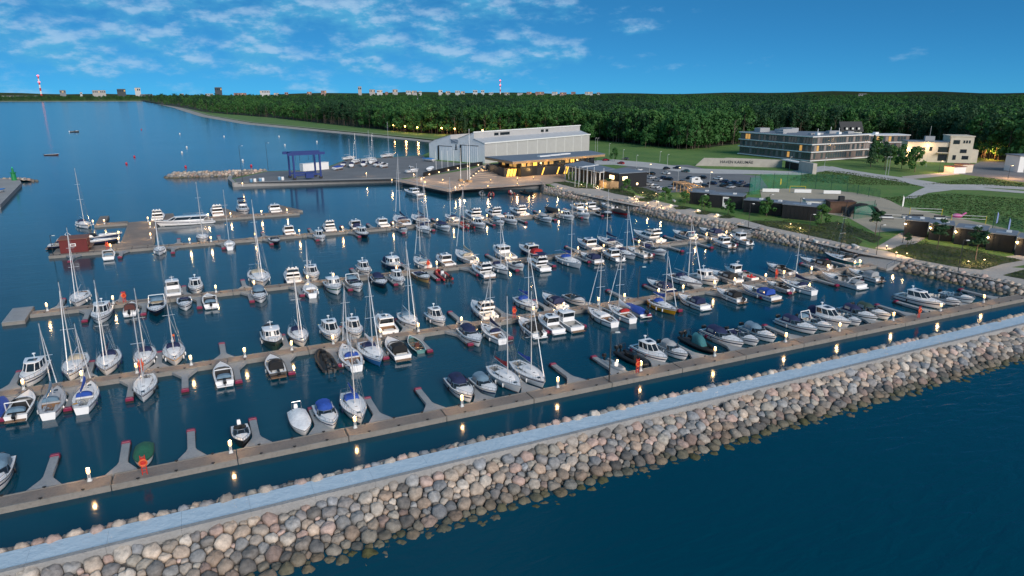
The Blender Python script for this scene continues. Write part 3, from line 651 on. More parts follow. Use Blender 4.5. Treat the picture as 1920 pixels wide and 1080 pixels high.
def sail(root, L, hull, acc, o):
    B = L * .35; H = Hull(L, B, .82 + L * .02, 1.0 + L * .032, o.get('sw', .56), 1.95, L * .09, .80); rng = o['rng']
    H.build(root, gel(hull)); 
    H.stripe(root, gel(o.get('stripe', 'navy')), .78, .90); H.stripe(root, gel(o.get('boot', 'navy')), .02, .12, 'boot_stripe')
    H.rail(root, TEAK if o.get('teak') else gel('grey'))
    dm = deckm(o.get('deck', 'white')); H.deck(root, dm, (.06, .34), .42, TEAK if o.get('teak', rng.random() < .4) else SOLE, .45)
    x = H.x; zc = H.z(.5); hc = .40 + L * .012
    def cr(t, f, h): b = H.b(t) * f; z = H.z(t) - .03; return [(x(t), b, z), (x(t), b * .93, z + h * .75), (x(t), b * .55, z + h), (x(t), -b * .55, z + h), (x(t), -b * .93, z + h * .75), (x(t), -b, z)]
    MB().loft([cr(.345, .66, hc), cr(.5, .62, hc), cr(.62, .56, hc * .8), cr(.72, .42, hc * .42), (lambda c: [(a, b * .7, z) for a, b, z in c])(cr(.755, .36, .05))], True, True, False).build('coachroof', dm, root, smooth=35)
    for sg in (1, -1):
        m = MB(); a, b = cr(.37, .672, hc), cr(.58, .59, hc * .85); i0, i1 = (0, 1) if sg > 0 else (5, 4)
        def md(c, f): p, q = Vector(c[i0]), Vector(c[i1]); return p.lerp(q, f) + Vector((0, .02 * sg, 0))
        m.add([md(a, .42), md(b, .5), md(b, .86), md(a, .9)], [(0, 1, 2, 3)]); m.build('cabin_window', GLASS, root, fix=False)
    for t, s in ((.82, .5), (.645, .42), (.50, .38)):
        MB().box((x(t), 0, H.z(t) + .03 + (hc * (.72 if t < .7 else 0) if t < .6 else (.26 if t < .7 else 0))), (s, s, .07), taper=.85).build('hatch', GLASS, root)
    MB().box((x(.355), 0, H.z(.35) + hc * .5), (.10, .55, hc * .85)).build('companionway', M('hatch_wood', (.16, .07, .03), .5), root)
    for sg in (1, -1): MB().box((x(.205), sg * H.b(.2) * .50, .74), (L * .22, .34, .30)).build('bench', dm, root)
    if L > 8.4: 
        N = 12; MB().path([(x(.12), math.cos(2 * math.pi * i / N) * .42, 1.25 + math.sin(2 * math.pi * i / N) * .42) for i in range(N + 1)], .03, 4).box((x(.12) + .08, 0, .95), (.14, .2, .75)).build('steering_wheel', STEEL, root)
    else: MB().tube((x(.05), 0, 1.0), (x(.2), .08, 1.12), .035).build('tiller', TEAK, root)
    mt = .57; mh = o.get('mast', L * 1.28); zb = H.z(mt) + hc * .85; mx = x(mt); lean = -.012 * mh
    mast = MB(); mast.tube((mx, 0, zb - .2), (mx + lean, 0, zb + mh), .075 + L * .002, .055, 8); mst = mast.build('mast', gel('black') if o.get('darkmast') else ALU, root, smooth=50)
    for f, w in (((.42, .9), (.70, .7)) if mh > 10.5 else ((.55, .85),)):
        MB().tube((mx + lean * f - .1, -w, zb + mh * f + .05), (mx + lean * f - .1, w, zb + mh * f + .05), .035, n=4).build('spreader', ALU, mst)
    MB().tube((mx + lean, 0, zb + mh), (mx + lean - .25, 0, zb + mh + .55), .012, n=4).box((mx + lean - .1, 0, zb + mh + .06), (.4, .08, .06)).build('masthead_gear', RUBBER, mst)
    bx = x(.13); bz = zb + .95
    MB().tube((mx - .1, 0, bz), (bx, 0, bz + .12), .07, n=6).build('boom', ALU, root)
    if acc != 'none':
        rr = []
        for i in range(7):
            t = i / 6; px = mx - .12 + (bx - mx + .2) * t; r = .26 * (1 - .55 * t); zz = bz + .12 + .12 * t + r * .55 + (.30 * (1 - t) ** 3)
            rr.append([(px, math.cos(a) * r * .62, zz + math.sin(a) * r * (1.15 + .5 * (1 - t) ** 2)) for a in (0, .9, 1.57, 2.24, 3.14, 4.1, 5.3)])
        MB().loft(rr).build('sail_cover', canvas(acc), root, smooth=60)
    w = MB(); top = (mx + lean * .97, 0, zb + mh * .97); bow = (x(.985), 0, H.z(.98) + .05)
    w.tube(top, bow, .016, n=3); w.tube(top, (x(.01), 0, H.z(0) + .05), .014, n=3)
    for sg in (1, -1):
        for f in ((.42, .70, .95) if mh > 10.5 else (.55, .93)): w.tube((mx + lean * f, 0, zb + mh * f), (mx - .15, sg * H.b(mt) * .95, H.z(mt)), .012, n=3)
    w.build('rigging', STEEL, root, kind='stuff')
    if o.get('jib', rng.random() < .6):
        a, b = Vector(bow), Vector(top); MB().tube(a.lerp(b, .05), a.lerp(b, .45), .07, .065, 6, False).tube(a.lerp(b, .45), a.lerp(b, .93), .065, .03, 6, False).build('furled_jib', canvas('white'), root, smooth=60)
    if o.get('hood', True):
        dome(root, 'sprayhood', x(.30), x(.42), H.b(.36) * .64, H.z(.36) + hc * .75, .62, canvas(o.get('hoodc', acc if acc not in ('none', 'white') else 'navy')), front=.6)
    pulpit(root, H, .80, .58)
    m = MB(); pts = [H.side(t, 1) for t in (.0, .1, .2, .35, .5, .65, .8)]
    for sg in (1, -1):
        q = [(a, sg * b * .95, z + .58) for a, b, z in pts]; m.path(q, .014, 3)
        for a, b, z in q: m.tube((a, b, z - .58), (a, b, z), .016, n=3)
    m.tube((pts[0][0], pts[0][1] * .95, pts[0][2] + .58), (pts[0][0], -pts[0][1] * .95, pts[0][2] + .58), .022, n=4); m.build('guard_rail', STEEL, root, kind='stuff')
    fenders(root, H, (.25, .5, .68)[:rng.choice((2, 3, 3))], rng.choice(('white', 'navy', 'white', 'black')))
    if o.get('buoy'): MB().lathe([(.2, -.06), (.34, 0), (.2, .06)], (x(.04), H.b(.04) * .7, H.z(0) + .5), 10).build('lifebuoy', gel('yellow'), root)
    if o.get('flag'): MB().tube((x(.0), .3, H.z(0)), (x(-.02), .3, H.z(0) + 1.5), .02).box((x(-.01), .12, H.z(0) + 1.25), (.03, .5, .35)).build('flag', canvas(o['flag']), root)
    if L > 11: MB().tube((x(.80), 0, H.z(.8)), (x(.80), .0, H.z(.8) + .5), .03).box((x(.03), 0, H.z(0) + 1.4), (.5, B * .6, .06)).build('stern_arch', STEEL, root)
def seats(root, H, t0, t1, z, mat=VINYL):
    x = H.x; w = H.b((t0 + t1) / 2)
    MB().box((x(t0) + .35, 0, z + .25), (.6, w * 1.15, .45)).box((x(t0) + .1, 0, z + .55), (.16, w * 1.15, .5)).build('stern_seat', mat, root)
    for sg in (1, -1): MB().box((x(t1) - .9, sg * w * .42, z + .3), (.5, .5, .45)).box((x(t1) - 1.15, sg * w * .42, z + .7), (.14, .5, .6)).build('helm_seat', mat, root)
def motor_hull(root, L, hull, o, fs=None, fb=None, ck=(.07, .46), B=None, sole=.3, side=.30, sm=None, deck='white'):
    B = B or min(4.1, L * .28 + .7); H = Hull(L, B, fs or .75 + L * .022, fb or .95 + L * .05, .90, 2.5, L * .10, .84)
    H.build(root, gel(hull)); st = o.get('stripe', 'navy')
    if st: H.stripe(root, gel(st), .58, .74)
    if hull != 'white' or o.get('boot'): H.stripe(root, gel(o.get('boot', 'white')), .86, .985, 'sheer_band')
    else: H.stripe(root, gel('black'), .0, .10, 'boot_stripe')
    H.rail(root, RUBBER if o['rng'].random() < .5 else STEEL)
    H.deck(root, deckm(deck), ck, side, sm or o['rng'].choice((SOLE, TEAK, SOLE)), sole)
    MB().box((-L / 2 - .28, 0, .32), (.62, B * .78, .12)).build('swim_platform', TEAK if o['rng'].random() < .5 else deckm('white'), root)
    return H
def hatches(root, H, ts=(.80,)):
    for t in ts: MB().box((H.x(t), 0, H.z(t) + .05), (.55, .55, .08), taper=.85).build('hatch', GLASS, root)
def trunk(root, H, t0, t1, h, f=.72, mat=None):
    """raised foredeck"""
    x = H.x; rings = []
    for i in range(5):
        t = t0 + (t1 - t0) * i / 4; b = H.b(t) * f; hh = h * (1 - (i / 4) ** 2.2) + .03; z = H.z(t) - .04; rings.append([(x(t), b, z), (x(t), b * .86, z + hh), (x(t), 0, z + hh + .06), (x(t), -b * .86, z + hh), (x(t), -b, z)])
    return MB().loft(rings, True, True, False).build('foredeck_trunk', mat or deckm(), root, smooth=40)
def hardtop(root, L, hull, acc, o):
    H = motor_hull(root, L, hull, o, ck=(.06, .30)); x = H.x; trunk(root, H, .60, .90, .30); z0 = H.z(.45) - .05; w = H.b(.4) * .80; hh = .55 + L * .01
    band(root, [(z0, x(.27), x(.70), w, w * .86, .9), (z0 + hh * .8, x(.28), x(.66), w * .97, w * .82, .85), (z0 + hh + .75, x(.26), x(.55), w * .88, w * .72, .5)], gel('white'), GLASS, gel('white'), .10, .12)
    zt = z0 + hh + .92
    MB().box((x(.42), 0, zt + .0), (L * .12, w * .9, .05)).build('sunroof', GLASS, root)
    MB().tube((x(.29), 0, zt), (x(.28), 0, zt + .5), .05).lathe([(.05, .0), (.24, .03), (.24, .14), (.05, .2)], (x(.28), 0, zt + .45), 8).build('radar', gel('white'), root, smooth=50)
    MB().tube((x(.27), w * .6, zt), (x(.22), w * .6, zt + 1.6), .016, n=4).build('antenna', STEEL, root)
    MB().box((x(.09) + .3, 0, .62), (.6, w * 1.3, .55)).build('stern_seat', VINYL, root); hatches(root, H, (.78,)); pulpit(root, H, .62, .5)
    if acc not in ('none', 'white'): dome(root, 'cockpit_canopy', x(.05), x(.28), w * .9, H.z(.1), 1.15, canvas(acc), front=.05)
    if o.get('ob', L < 7.6): outboard(root, -L / 2, 0, .5, 1.15)
    fenders(root, H, (.3, .55)[:o['rng'].choice((1, 2))], o['rng'].choice(('white', 'black', 'navy')))
def flybridge(root, L, hull, acc, o):
    q_ = min(1, L / 13); H = motor_hull(root, L, hull, o, fs=1.25 * q_, fb=(1.35 + L * .055) * q_, ck=(.05, .24), sole=.5); x = H.x; trunk(root, H, .60, .92, .35); z0 = H.z(.4) - .05; w = H.b(.4) * .82
    band(root, [(z0, x(.23), x(.72), w, w * .84, 1.0), (z0 + .40 * q_, x(.235), x(.68), w * .98, w * .8, .95), (z0 + 1.2 * q_, x(.20), x(.56), w * .92, w * .74, .6)], gel('white'), GLASS, gel('white'), .14, .14)
    zt = z0 + 1.2 * q_ + .14; fw = w * .86
    def pl(z, a, b, q): return [(x(.12) + a, -q, z), (x(.40), -q, z), (x(.50) - b, -q * .62, z), (x(.50) - b, q * .62, z), (x(.40), q, z), (x(.12) + a, q, z)]
    f = MB(); f.loft([pl(zt, 0, 0, fw), pl(zt + .45, .05, .25, fw * .98)], True, False); f.build('flybridge', gel('white'), root, smooth=30)
    MB().loft([pl(zt + .44, .0, .24, fw * .97), pl(zt + .75, .9, .55, fw * .9)], False, False).build('fly_screen', GLASS, root)
    MB().box((x(.22), 0, zt + .35), (L * .09, fw * 1.4, .35)).box((x(.36), 0, zt + .4), (.4, .8, .6)).build('fly_seat', canvas(acc) if acc not in ('none', 'white') else VINYL, root)
    m = MB(); ax = x(.17)
    for sg in (1, -1): m.tube((ax + .7, sg * fw * .95, zt + .1), (ax, sg * fw * .9, zt + 1.1), .12, .09, 4)
    m.box((ax, 0, zt + 1.12), (.4, fw * 1.9, .14)); m.build('radar_arch', gel('white'), root)
    MB().lathe([(.05, 0), (.32, .05), (.32, .22), (.08, .3)], (ax, 0, zt + 1.18), 10).build('radar', gel('white'), root, smooth=50)
    for sg in (1, -1): MB().lathe([(.1, 0), (.2, .12), (.2, .25), (.08, .36)], (ax, sg * fw * .6, zt + 1.18), 8).build('satellite_dome', gel('white'), root, smooth=50)
    MB().tube((ax, 0, zt + 1.7), (ax - .3, 0, zt + 3.2), .02, n=4).build('antenna', STEEL, root)
    if o.get('bimini'): MB().box((x(.26), 0, zt + 1.95), (L * .26, fw * 1.8, .08), taper=.9).build('bimini', canvas(acc), root)
    for sg in (1, -1): m = MB(); p, q = H.side(.62, .62, .022), H.side(.82, .66, .022); p2, q2 = H.side(.62, .80, .022), H.side(.8, .80, .022); m.add([(a, sg * b, c) for a, b, c in (p, q, q2, p2)], [(0, 1, 2, 3)]); m.build('hull_window', GLASS, root, fix=False)
    MB().box((x(.08), 0, 1.05), (.7, w * 1.4, .6)).build('stern_seat', VINYL, root); hatches(root, H, (.76, .86)); pulpit(root, H, .5, .6)
    fenders(root, H, (.2, .4, .6), 'navy')
def canopy(root, L, hull, acc, o):
    H = motor_hull(root, L, hull, o, ck=(.06, .50)); x = H.x; trunk(root, H, .54, .90, .26); w = H.b(.45) * .88; z = H.z(.45)
    windscreen(root, x(.42), x(.64), w, z, .62); seats(root, H, .07, .46, .3)
    dome(root, 'canvas_canopy', x(.16), x(.53), w * .90, z - .06, 1.02 + L * .02, canvas(acc), front=.42)
    m = MB()
    for sg in (1, -1):           # clear panels in the canvas sides
        q = [(x(.21), sg * w * .925, z + .30), (x(.36), sg * w * .915, z + .30), (x(.36), sg * w * .85, z + .78), (x(.21), sg * w * .855, z + .78)]; MB().add(q, [(0, 1, 2, 3)]).build('clear_panel', M('clear_vinyl', (.25, .30, .34), .08, var=.1), root, fix=False)
    hatches(root, H, (.76,)); pulpit(root, H, .66, .42)
    if o.get('ob', o['rng'].random() < .45): outboard(root, -L / 2 - .05, 0, .5, 1.15)
    if o.get('mastpole'): MB().tube((x(.2), w * .5, z + 1.3), (x(.2), w * .5, z + 3.2), .02, n=4).build('antenna', STEEL, root)
    fenders(root, H, (.35,), o['rng'].choice(('white', 'black')))
def openboat(root, L, hull, acc, o):
    H = motor_hull(root, L, hull, o, ck=(.07, .58), sm=DARKSOLE if acc in ('navy', 'black', 'dark') else SOLE); x = H.x; w = H.b(.45) * .86; z = H.z(.5); 
    windscreen(root, x(.46), x(.63), w, z, .55); seats(root, H, .09, .46, .3, canvas(acc) if acc not in ('none', 'white') else VINYL)
    MB().box((x(.30), 0, .6), (L * .12, w * .9, .5)).build('sun_pad', canvas(acc) if acc not in ('none', 'white') else VINYL, root)
    if o.get('arch'):
        m = MB()
        for sg in (1, -1): m.tube((x(.22), sg * w * 1.05, H.z(.2)), (x(.14), sg * w * .95, z + 1.25), .08, .07, 4)
        m.tube((x(.14), w * .95, z + 1.25), (x(.14), -w * .95, z + 1.25), .08, n=4); m.build('arch', gel('white'), root)
        dome(root, 'folded_hood', x(.05), x(.2), w * .85, z + .15, .5, canvas(o.get('hoodc', 'greyblue')), front=.3)
    trunk(root, H, .64, .92, .22); hatches(root, H, (.78,)); pulpit(root, H, .72, .36)
    if o.get('ob', True): outboard(root, -L / 2 - .05, 0, .5, 1.1, ENG if o['rng'].random() < .7 else gel('white'))
def pilothouse(root, L, hull, acc, o):
    H = motor_hull(root, L, hull, o, fs=1.0, fb=1.3 + L * .06, ck=(.06, .34), sole=.4); x = H.x; trunk(root, H, .66, .90, .42, .75); z0 = H.z(.45) - .05; w = H.b(.45) * .76
    band(root, [(z0, x(.36), x(.68), w, w * .92, .35), (z0 + .75, x(.36), x(.67), w * .99, w * .9, .33), (z0 + 1.5, x(.36), x(.64), w * .95, w * .86, .28)], gel('white'), GLASS, gel('white'), .18, .12)
    zt = z0 + 1.62; MB().tube((x(.42), 0, zt), (x(.41), 0, zt + 1.1), .05, .03).box((x(.41), 0, zt + .8), (.1, .9, .06)).build('signal_mast', gel('white'), root)
    MB().lathe([(.05, 0), (.24, .03), (.24, .16), (.05, .22)], (x(.5), 0, zt + .08), 8).build('radar', gel('white'), root, smooth=50)
    if acc not in ('none', 'white'): dome(root, 'cockpit_canopy', x(.06), x(.35), w, H.z(.1), 1.3, canvas(acc), front=.05)
    else: MB().box((x(.1), 0, .75), (.6, w * 1.3, .6)).build('stern_seat', VINYL, root)
    hatches(root, H, (.80,)); pulpit(root, H, .6, .6); fenders(root, H, (.3, .5), o['rng'].choice(('white', 'navy')))
    if o.get('ob'): outboard(root, -L / 2, 0, .5, 1.2)
def rib(root, L, hull, acc, o):
    B = L * .34; r = .23 + L * .012; b = B / 2 - r; path = []
    for t in (0, .2, .4, .55, .68, .79, .88, .95, 1.0): f = hull_sh(t, .96, 2.3, .5); path.append((-L / 2 + L * t - (r if t == 1 else 0), max(.0, b * f), .42 + .34 * t ** 3))
    full = path + [(x, -y, z) for x, y, z in reversed(path[:-1])]; n = 8; rings = []
    for i, p in enumerate(full):
        a = Vector(full[max(0, i - 1)]); c = Vector(full[min(len(full) - 1, i + 1)]); q = (c - a).normalized().to_track_quat('Z', 'Y'); rr = r * (.75 if i in (0, len(full) - 1) else 1)
        rings.append([Vector(p) + q @ Vector((rr * math.cos(2 * math.pi * k / n), rr * math.sin(2 * math.pi * k / n), 0)) for k in range(n)])
    MB().loft(rings).build('tube', M('hypalon_' + hull, COLS[hull], .55, var=.1), root, smooth=60)
    H = Hull(L * .94, B * .78, .35, .5, .9, 2.2, L * .1, .8); H.build(root, gel('dark' if hull in ('black', 'red') else 'grey'))
    MB().prism([(x * .96, y * .9) for x, y, z in full], .30, .36).build('floor', SOLE if hull == 'grey' else DARKSOLE, root)
    cm = gel('white') if acc in ('white', 'grey') else gel(acc if acc in COLS else 'dark')
    MB().box((L * .05, 0, .85), (.7, .75, 1.0), taper=.8).build('console', cm, root)
    MB().add([(L * .05 + .3, -.36, 1.3), (L * .05 + .3, .36, 1.3), (L * .05 + .1, .3, 1.8), (L * .05 + .1, -.3, 1.8)], [(0, 1, 2, 3)]).build('windscreen', GLASS, root)
    for q in range(2 if L > 6 else 1): MB().box((-L * .09 - q * .95, 0, .68), (.75, .45, .6), taper=.85).build('jockey_seat', RUBBER if hull == 'black' else VINYL, root)
    if L > 5.5:
        m = MB(); ax = -L * .40
        for sg in (1, -1): m.tube((ax - .1, sg * b * .8, .5), (ax, sg * b * .6, 2.0), .045)
        m.tube((ax, b * .6, 2.0), (ax, -b * .6, 2.0), .045); m.build('a_frame', STEEL if hull == 'grey' else RUBBER, root)
    if o.get('cover'): dome(root, 'console_cover', -L * .14, L * .14, .75, .5, 1.75, canvas(o['cover']), front=.4)
    for y in ((-.4, .4) if L > 6.6 else (0,)): outboard(root, -L / 2 + .12, y, .55, 1.05)
def dinghy(root, L, hull, acc, o):
    B = L * .33; H = Hull(L, B, .55, .95, .7, 2.0, L * .09, .75); H.build(root, gel(hull)); H.rail(root, gel('white') if hull != 'white' else TEAK, .05)
    H.deck(root, gel(hull), (.04, .80), .12, o.get('sole') and gel(o['sole']) or DARKSOLE, .15)
    for t in (.2, .42, .62): MB().box((H.x(t), 0, .48), (.28, H.b(t) * 1.75, .05)).build('thwart', TEAK, root)
    if o.get('box'): MB().box((H.x(.35), 0, .75), (.6, .7, .8), taper=.85).build('engine_box', gel(o['box']), root)
    else: outboard(root, -L / 2, 0, .35, .7)
def tarp(root, L, hull, acc, o):
    H = motor_hull(root, L, hull, dict(o, stripe=None), ck=None, fs=.7, fb=.95); x = H.x; rings = []
    for i in range(9):
        t = .01 + .95 * i / 8; b = H.b(t) + .03; hz = (.45 + .35 * math.sin(min(1, t / .55) * math.pi) ** .7 if t < .8 else .35) * (1 if i < 8 else .4) * (.92 + .08 * math.sin(i * 5)); z = H.z(t)
        rings.append([(x(t), b, z - .1), (x(t), b * .96, z + .06), (x(t), b * .5, z + hz * .72), (x(t), 0, z + hz), (x(t), -b * .5, z + hz * .72), (x(t), -b * .96, z + .06), (x(t), -b, z - .1)])
    MB().loft(rings, True, True, False).build('cover', canvas(acc), root, smooth=50)
    if o.get('ob'): outboard(root, -L / 2, 0, .6, 1.2, gel('white') if acc == 'white' else ENG)
    if o.get('frame'):
        m = MB()
        for sg in (1, -1): m.tube((x(.12), sg * .6, 1.1), (x(.1), sg * .55, 2.3), .04)
        m.tube((x(.1), .55, 2.3), (x(.1), -.55, 2.3), .04); m.build('tow_frame', STEEL, root)
def launch(root, L, hull, acc, o):
    H = motor_hull(root, L, hull, o, fs=1.1, fb=1.9, ck=(.04, .16), B=4.0, sole=.5); x = H.x; z0 = 1.1; w = H.b(.4) * .84
    band(root, [(z0, x(.16), x(.80), w, w * .72, 1.5), (z0 + .55, x(.16), x(.77), w * .98, w * .7, 1.4), (z0 + 1.45, x(.10), x(.66), w * .94, w * .66, .8)], gel('white'), GLASS, gel('white'), .16, .14)
    m = MB(); zt = z0 + 1.6
    m.path([(x(.14), w * .8, zt + .7), (x(.5), w * .7, zt + .7), (x(.5), -w * .7, zt + .7), (x(.14), -w * .8, zt + .7), (x(.14), w * .8, zt + .7)], .04, 4)
    for q in (.14, .26, .38, .5):
        for sg in (1, -1): m.tube((x(q), sg * w * .76, zt), (x(q), sg * w * .76, zt + .7), .03, n=4)
    m.build('roof_rail', STEEL, root); hatches(root, H, (.86,)); pulpit(root, H, .72, .6); fenders(root, H, (.2, .4, .6), 'white')
KINDS = {'s': (sail, 'sailboat', 'sailboat'), 'h': (hardtop, 'hardtop cruiser', 'motorboat'), 'f': (flybridge, 'flybridge yacht', 'motor yacht'), 'c': (canopy, 'motorboat', 'motorboat'), 'o': (openboat, 'open motorboat', 'motorboat'), 'p': (pilothouse, 'pilothouse boat', 'motorboat'), 'r': (rib, 'inflatable boat', 'inflatable boat'), 'd': (dinghy, 'open rowing boat', 'dinghy'), 't': (tarp, 'covered boat', 'boat'), 'l': (launch, 'cabin launch', 'launch')}
CW = {'greyblue': 'grey-blue', 'seagreen': 'sea-green', 'lightblue': 'light-blue', 'darkgreen': 'dark-green'}
def cw(c): return CW.get(c, c)
NB = [0]
def describe(k, hull, acc, o):
    nm = KINDS[k][1]; e = o.get('say')
    if e: return e
    if k == 's': return '%s %s with %s' % (cw(hull), nm, 'bare boom' if acc == 'none' else cw(acc) + ' sail cover')
    if k == 'c': return '%s %s with %s canopy' % (cw(hull), nm, cw(acc))
    if k == 't': return '%s boat under %s cover' % (cw(hull), cw(acc))
    if k in 'od' : return '%s %s' % (cw(hull), nm)
    if k == 'r': return '%s %s' % (cw(hull), nm)
    return ('%s %s with %s canvas' % (cw(hull), nm, cw(acc))) if acc not in ('none', 'white') else '%s %s' % (cw(hull), nm)
def boat(k, L, hull, acc, loc, rz, label, group, **o):
    NB[0] += 1; o['rng'] = random.Random(NB[0] * 13 + 5); fn, nm, cat = KINDS[k]
    r = thing({'s': 'sailboat', 'h': 'hardtop_cruiser', 'f': 'flybridge_yacht', 'c': 'canopy_motorboat', 'o': 'open_motorboat', 'p': 'pilothouse_boat', 'r': 'inflatable_boat', 'd': 'rowing_boat', 't': 'covered_boat', 'l': 'cabin_launch'}[k], label, cat, loc, rz, group)
    fn(r, L, hull, acc, o); return r
def row(key, side, phrase, lst):
    root, v, hw = PN[key]
    for i, e in enumerate(lst):
        k, px, L, d, hull, acc = e[:6]; o = e[6] if len(e) > 6 else {}
        L = L * (1.06 if key in ('P1', 'P2') else 1.1); y = v + side * (hw + o.get('gap', .6) + L / 2); x = u_at(px, y, 1.1); jit = random.Random(i * 7 + L).uniform(-.05, .05)
        toward = -side if d == 'i' else side            # +1: bow to +Y
        rz = math.pi / 2 * toward + jit
        boat(k, L, hull, acc, (x, y, 0), rz, '%s, %s from left on %s' % (describe(k, hull, acc, o), ORD[i + 1], phrase), 'boats moored at the pontoons', **o)
W_ = 'white'
row('P1', 1, 'nearest pontoon', [('c', -9, 7.4, 'i', W_, 'greyblue'), ('t', 268, 4.7, 'i', W_, 'green'), ('o', 452, 5, 'i', 'black', 'dark', {'stripe': None, 'boot': 'black'}), ('t', 563, 6.2, 'i', W_, W_, {'ob': 1, 'frame': 1}), ('c', 613, 6.6, 'i', W_, 'blue', {'stripe': 'navy'}),
    ('s', 664, 8.4, 'i', W_, 'blue', {'mast': 9.5, 'jib': False, 'buoy': 1}), ('c', 865, 7.6, 'i', W_, 'navy', {'ob': False}), ('c', 910, 6.4, 'i', 'greyblue', 'greyblue', {'ob': False}), ('s', 948, 8.8, 'i', W_, 'red', {'mast': 11.6, 'hood': False, 'jib': False, 'stripe': 'white', 'boot': 'burgundy'}), ('s', 992, 9, 'i', W_, 'blue', {'mast': 11.8, 'jib': True, 'hood': False}),
    ('r', 1152, 5, 'i', 'grey', 'grey'), ('r', 1187, 7, 'i', 'black', 'dark'), ('h', 1221, 7.4, 'i', W_, 'none', {'ob': False}), ('c', 1264, 6.2, 'i', W_, 'grey'), ('r', 1312, 8, 'i', 'black', 'dark', {'cover': 'teal'}), ('c', 1358, 8.6, 'i', W_, 'navy', {'mastpole': 1}), ('o', 1394, 6.6, 'i', W_, 'navy'), ('c', 1424, 7.2, 'i', W_, 'greyblue'),
    ('c', 1497, 7.6, 'i', W_, 'navy'), ('o', 1530, 6.6, 'i', W_, 'none', {'arch': 1}), ('h', 1556, 8.6, 'i', W_, 'navy'), ('o', 1590, 5.4, 'i', W_, 'none', {'ob': 0}), ('c', 1611, 7.5, 'i', W_, 'navy', {'stripe': 'black'}), ('c', 1636, 7.2, 'i', W_, 'darkgreen'), ('h', 1728, 9, 'i', W_, 'none', {'ob': 0}), ('o', 1770, 6.4, 'i', W_, 'none'), ('o', 1797, 6.2, 'i', W_, 'greyblue')])
row('P2', -1, "second pontoon's near side", [('t', -8, 6.5, 'i', W_, 'blue'), ('o', 42, 7.2, 'i', W_, 'dark', {'arch': 1}), ('s', 99, 8.2, 'i', W_, 'greyblue', {'mast': 10, 'deck': 'silver'}), ('s', 162, 8.2, 'i', W_, 'blue', {'mast': 9.4, 'buoy': 1}), ('s', 271, 8.2, 'o', W_, 'none', {'mast': 10.5, 'hood': False}),
    ('o', 417, 6.8, 'i', W_, 'dark', {'arch': 1}), ('c', 514, 6.8, 'i', 'black', 'black'), ('r', 609, 7.8, 'i', 'black', 'dark'), ('s', 655, 9.2, 'i', W_, W_, {'mast': 11, 'hoodc': 'blue', 'teak': 1}), ('s', 697, 9.4, 'o', 'lightblue', W_, {'mast': 12.2, 'jib': True, 'stripe': 'white'}), ('c', 741, 8, 'i', W_, 'black'), ('d', 778, 6.2, 'i', 'seagreen', 'none', {'box': 'brown', 'sole': 'darkgreen'}),
    ('c', 884, 8, 'o', W_, 'navy', {'stripe': 'black'}), ('s', 922, 8, 'i', W_, 'navy', {'mast': 9.6}), ('c', 993, 8, 'i', W_, 'black'), ('h', 1029, 7.6, 'i', W_, 'none', {'ob': 0}), ('p', 1060, 8, 'i', W_, 'none', {'stripe': None}), ('s', 1127, 8.6, 'i', W_, 'none', {'mast': 11, 'hood': False, 'jib': True}), ('s', 1163, 8.2, 'i', W_, W_, {'mast': 10.6, 'hoodc': 'red', 'boot': 'red'}), ('t', 1192, 6.4, 'i', W_, 'blue', {'ob': 1}), ('s', 1243, 8.2, 'o', 'yellow', 'blue', {'mast': 10.2, 'sw': .4, 'stripe': 'white', 'teak': 1}),
    ('c', 1297, 7.6, 'i', W_, 'navy'), ('c', 1367, 7.2, 'i', W_, 'black', {'ob': 1}), ('c', 1422, 9, 'i', W_, 'blue', {'stripe': 'blue', 'ob': 0}), ('o', 1460, 6.2, 'i', W_, 'dark'), ('s', 1494, 9, 'i', W_, 'navy', {'mast': 10.5, 'jib': 0}), ('o', 1577, 10, 'i', W_, 'grey', {'arch': 1, 'ob': 0, 'stripe': 'silver', 'hoodc': 'grey'}), ('c', 1620, 8, 'i', W_, 'grey', {'stripe': 'navy'})])
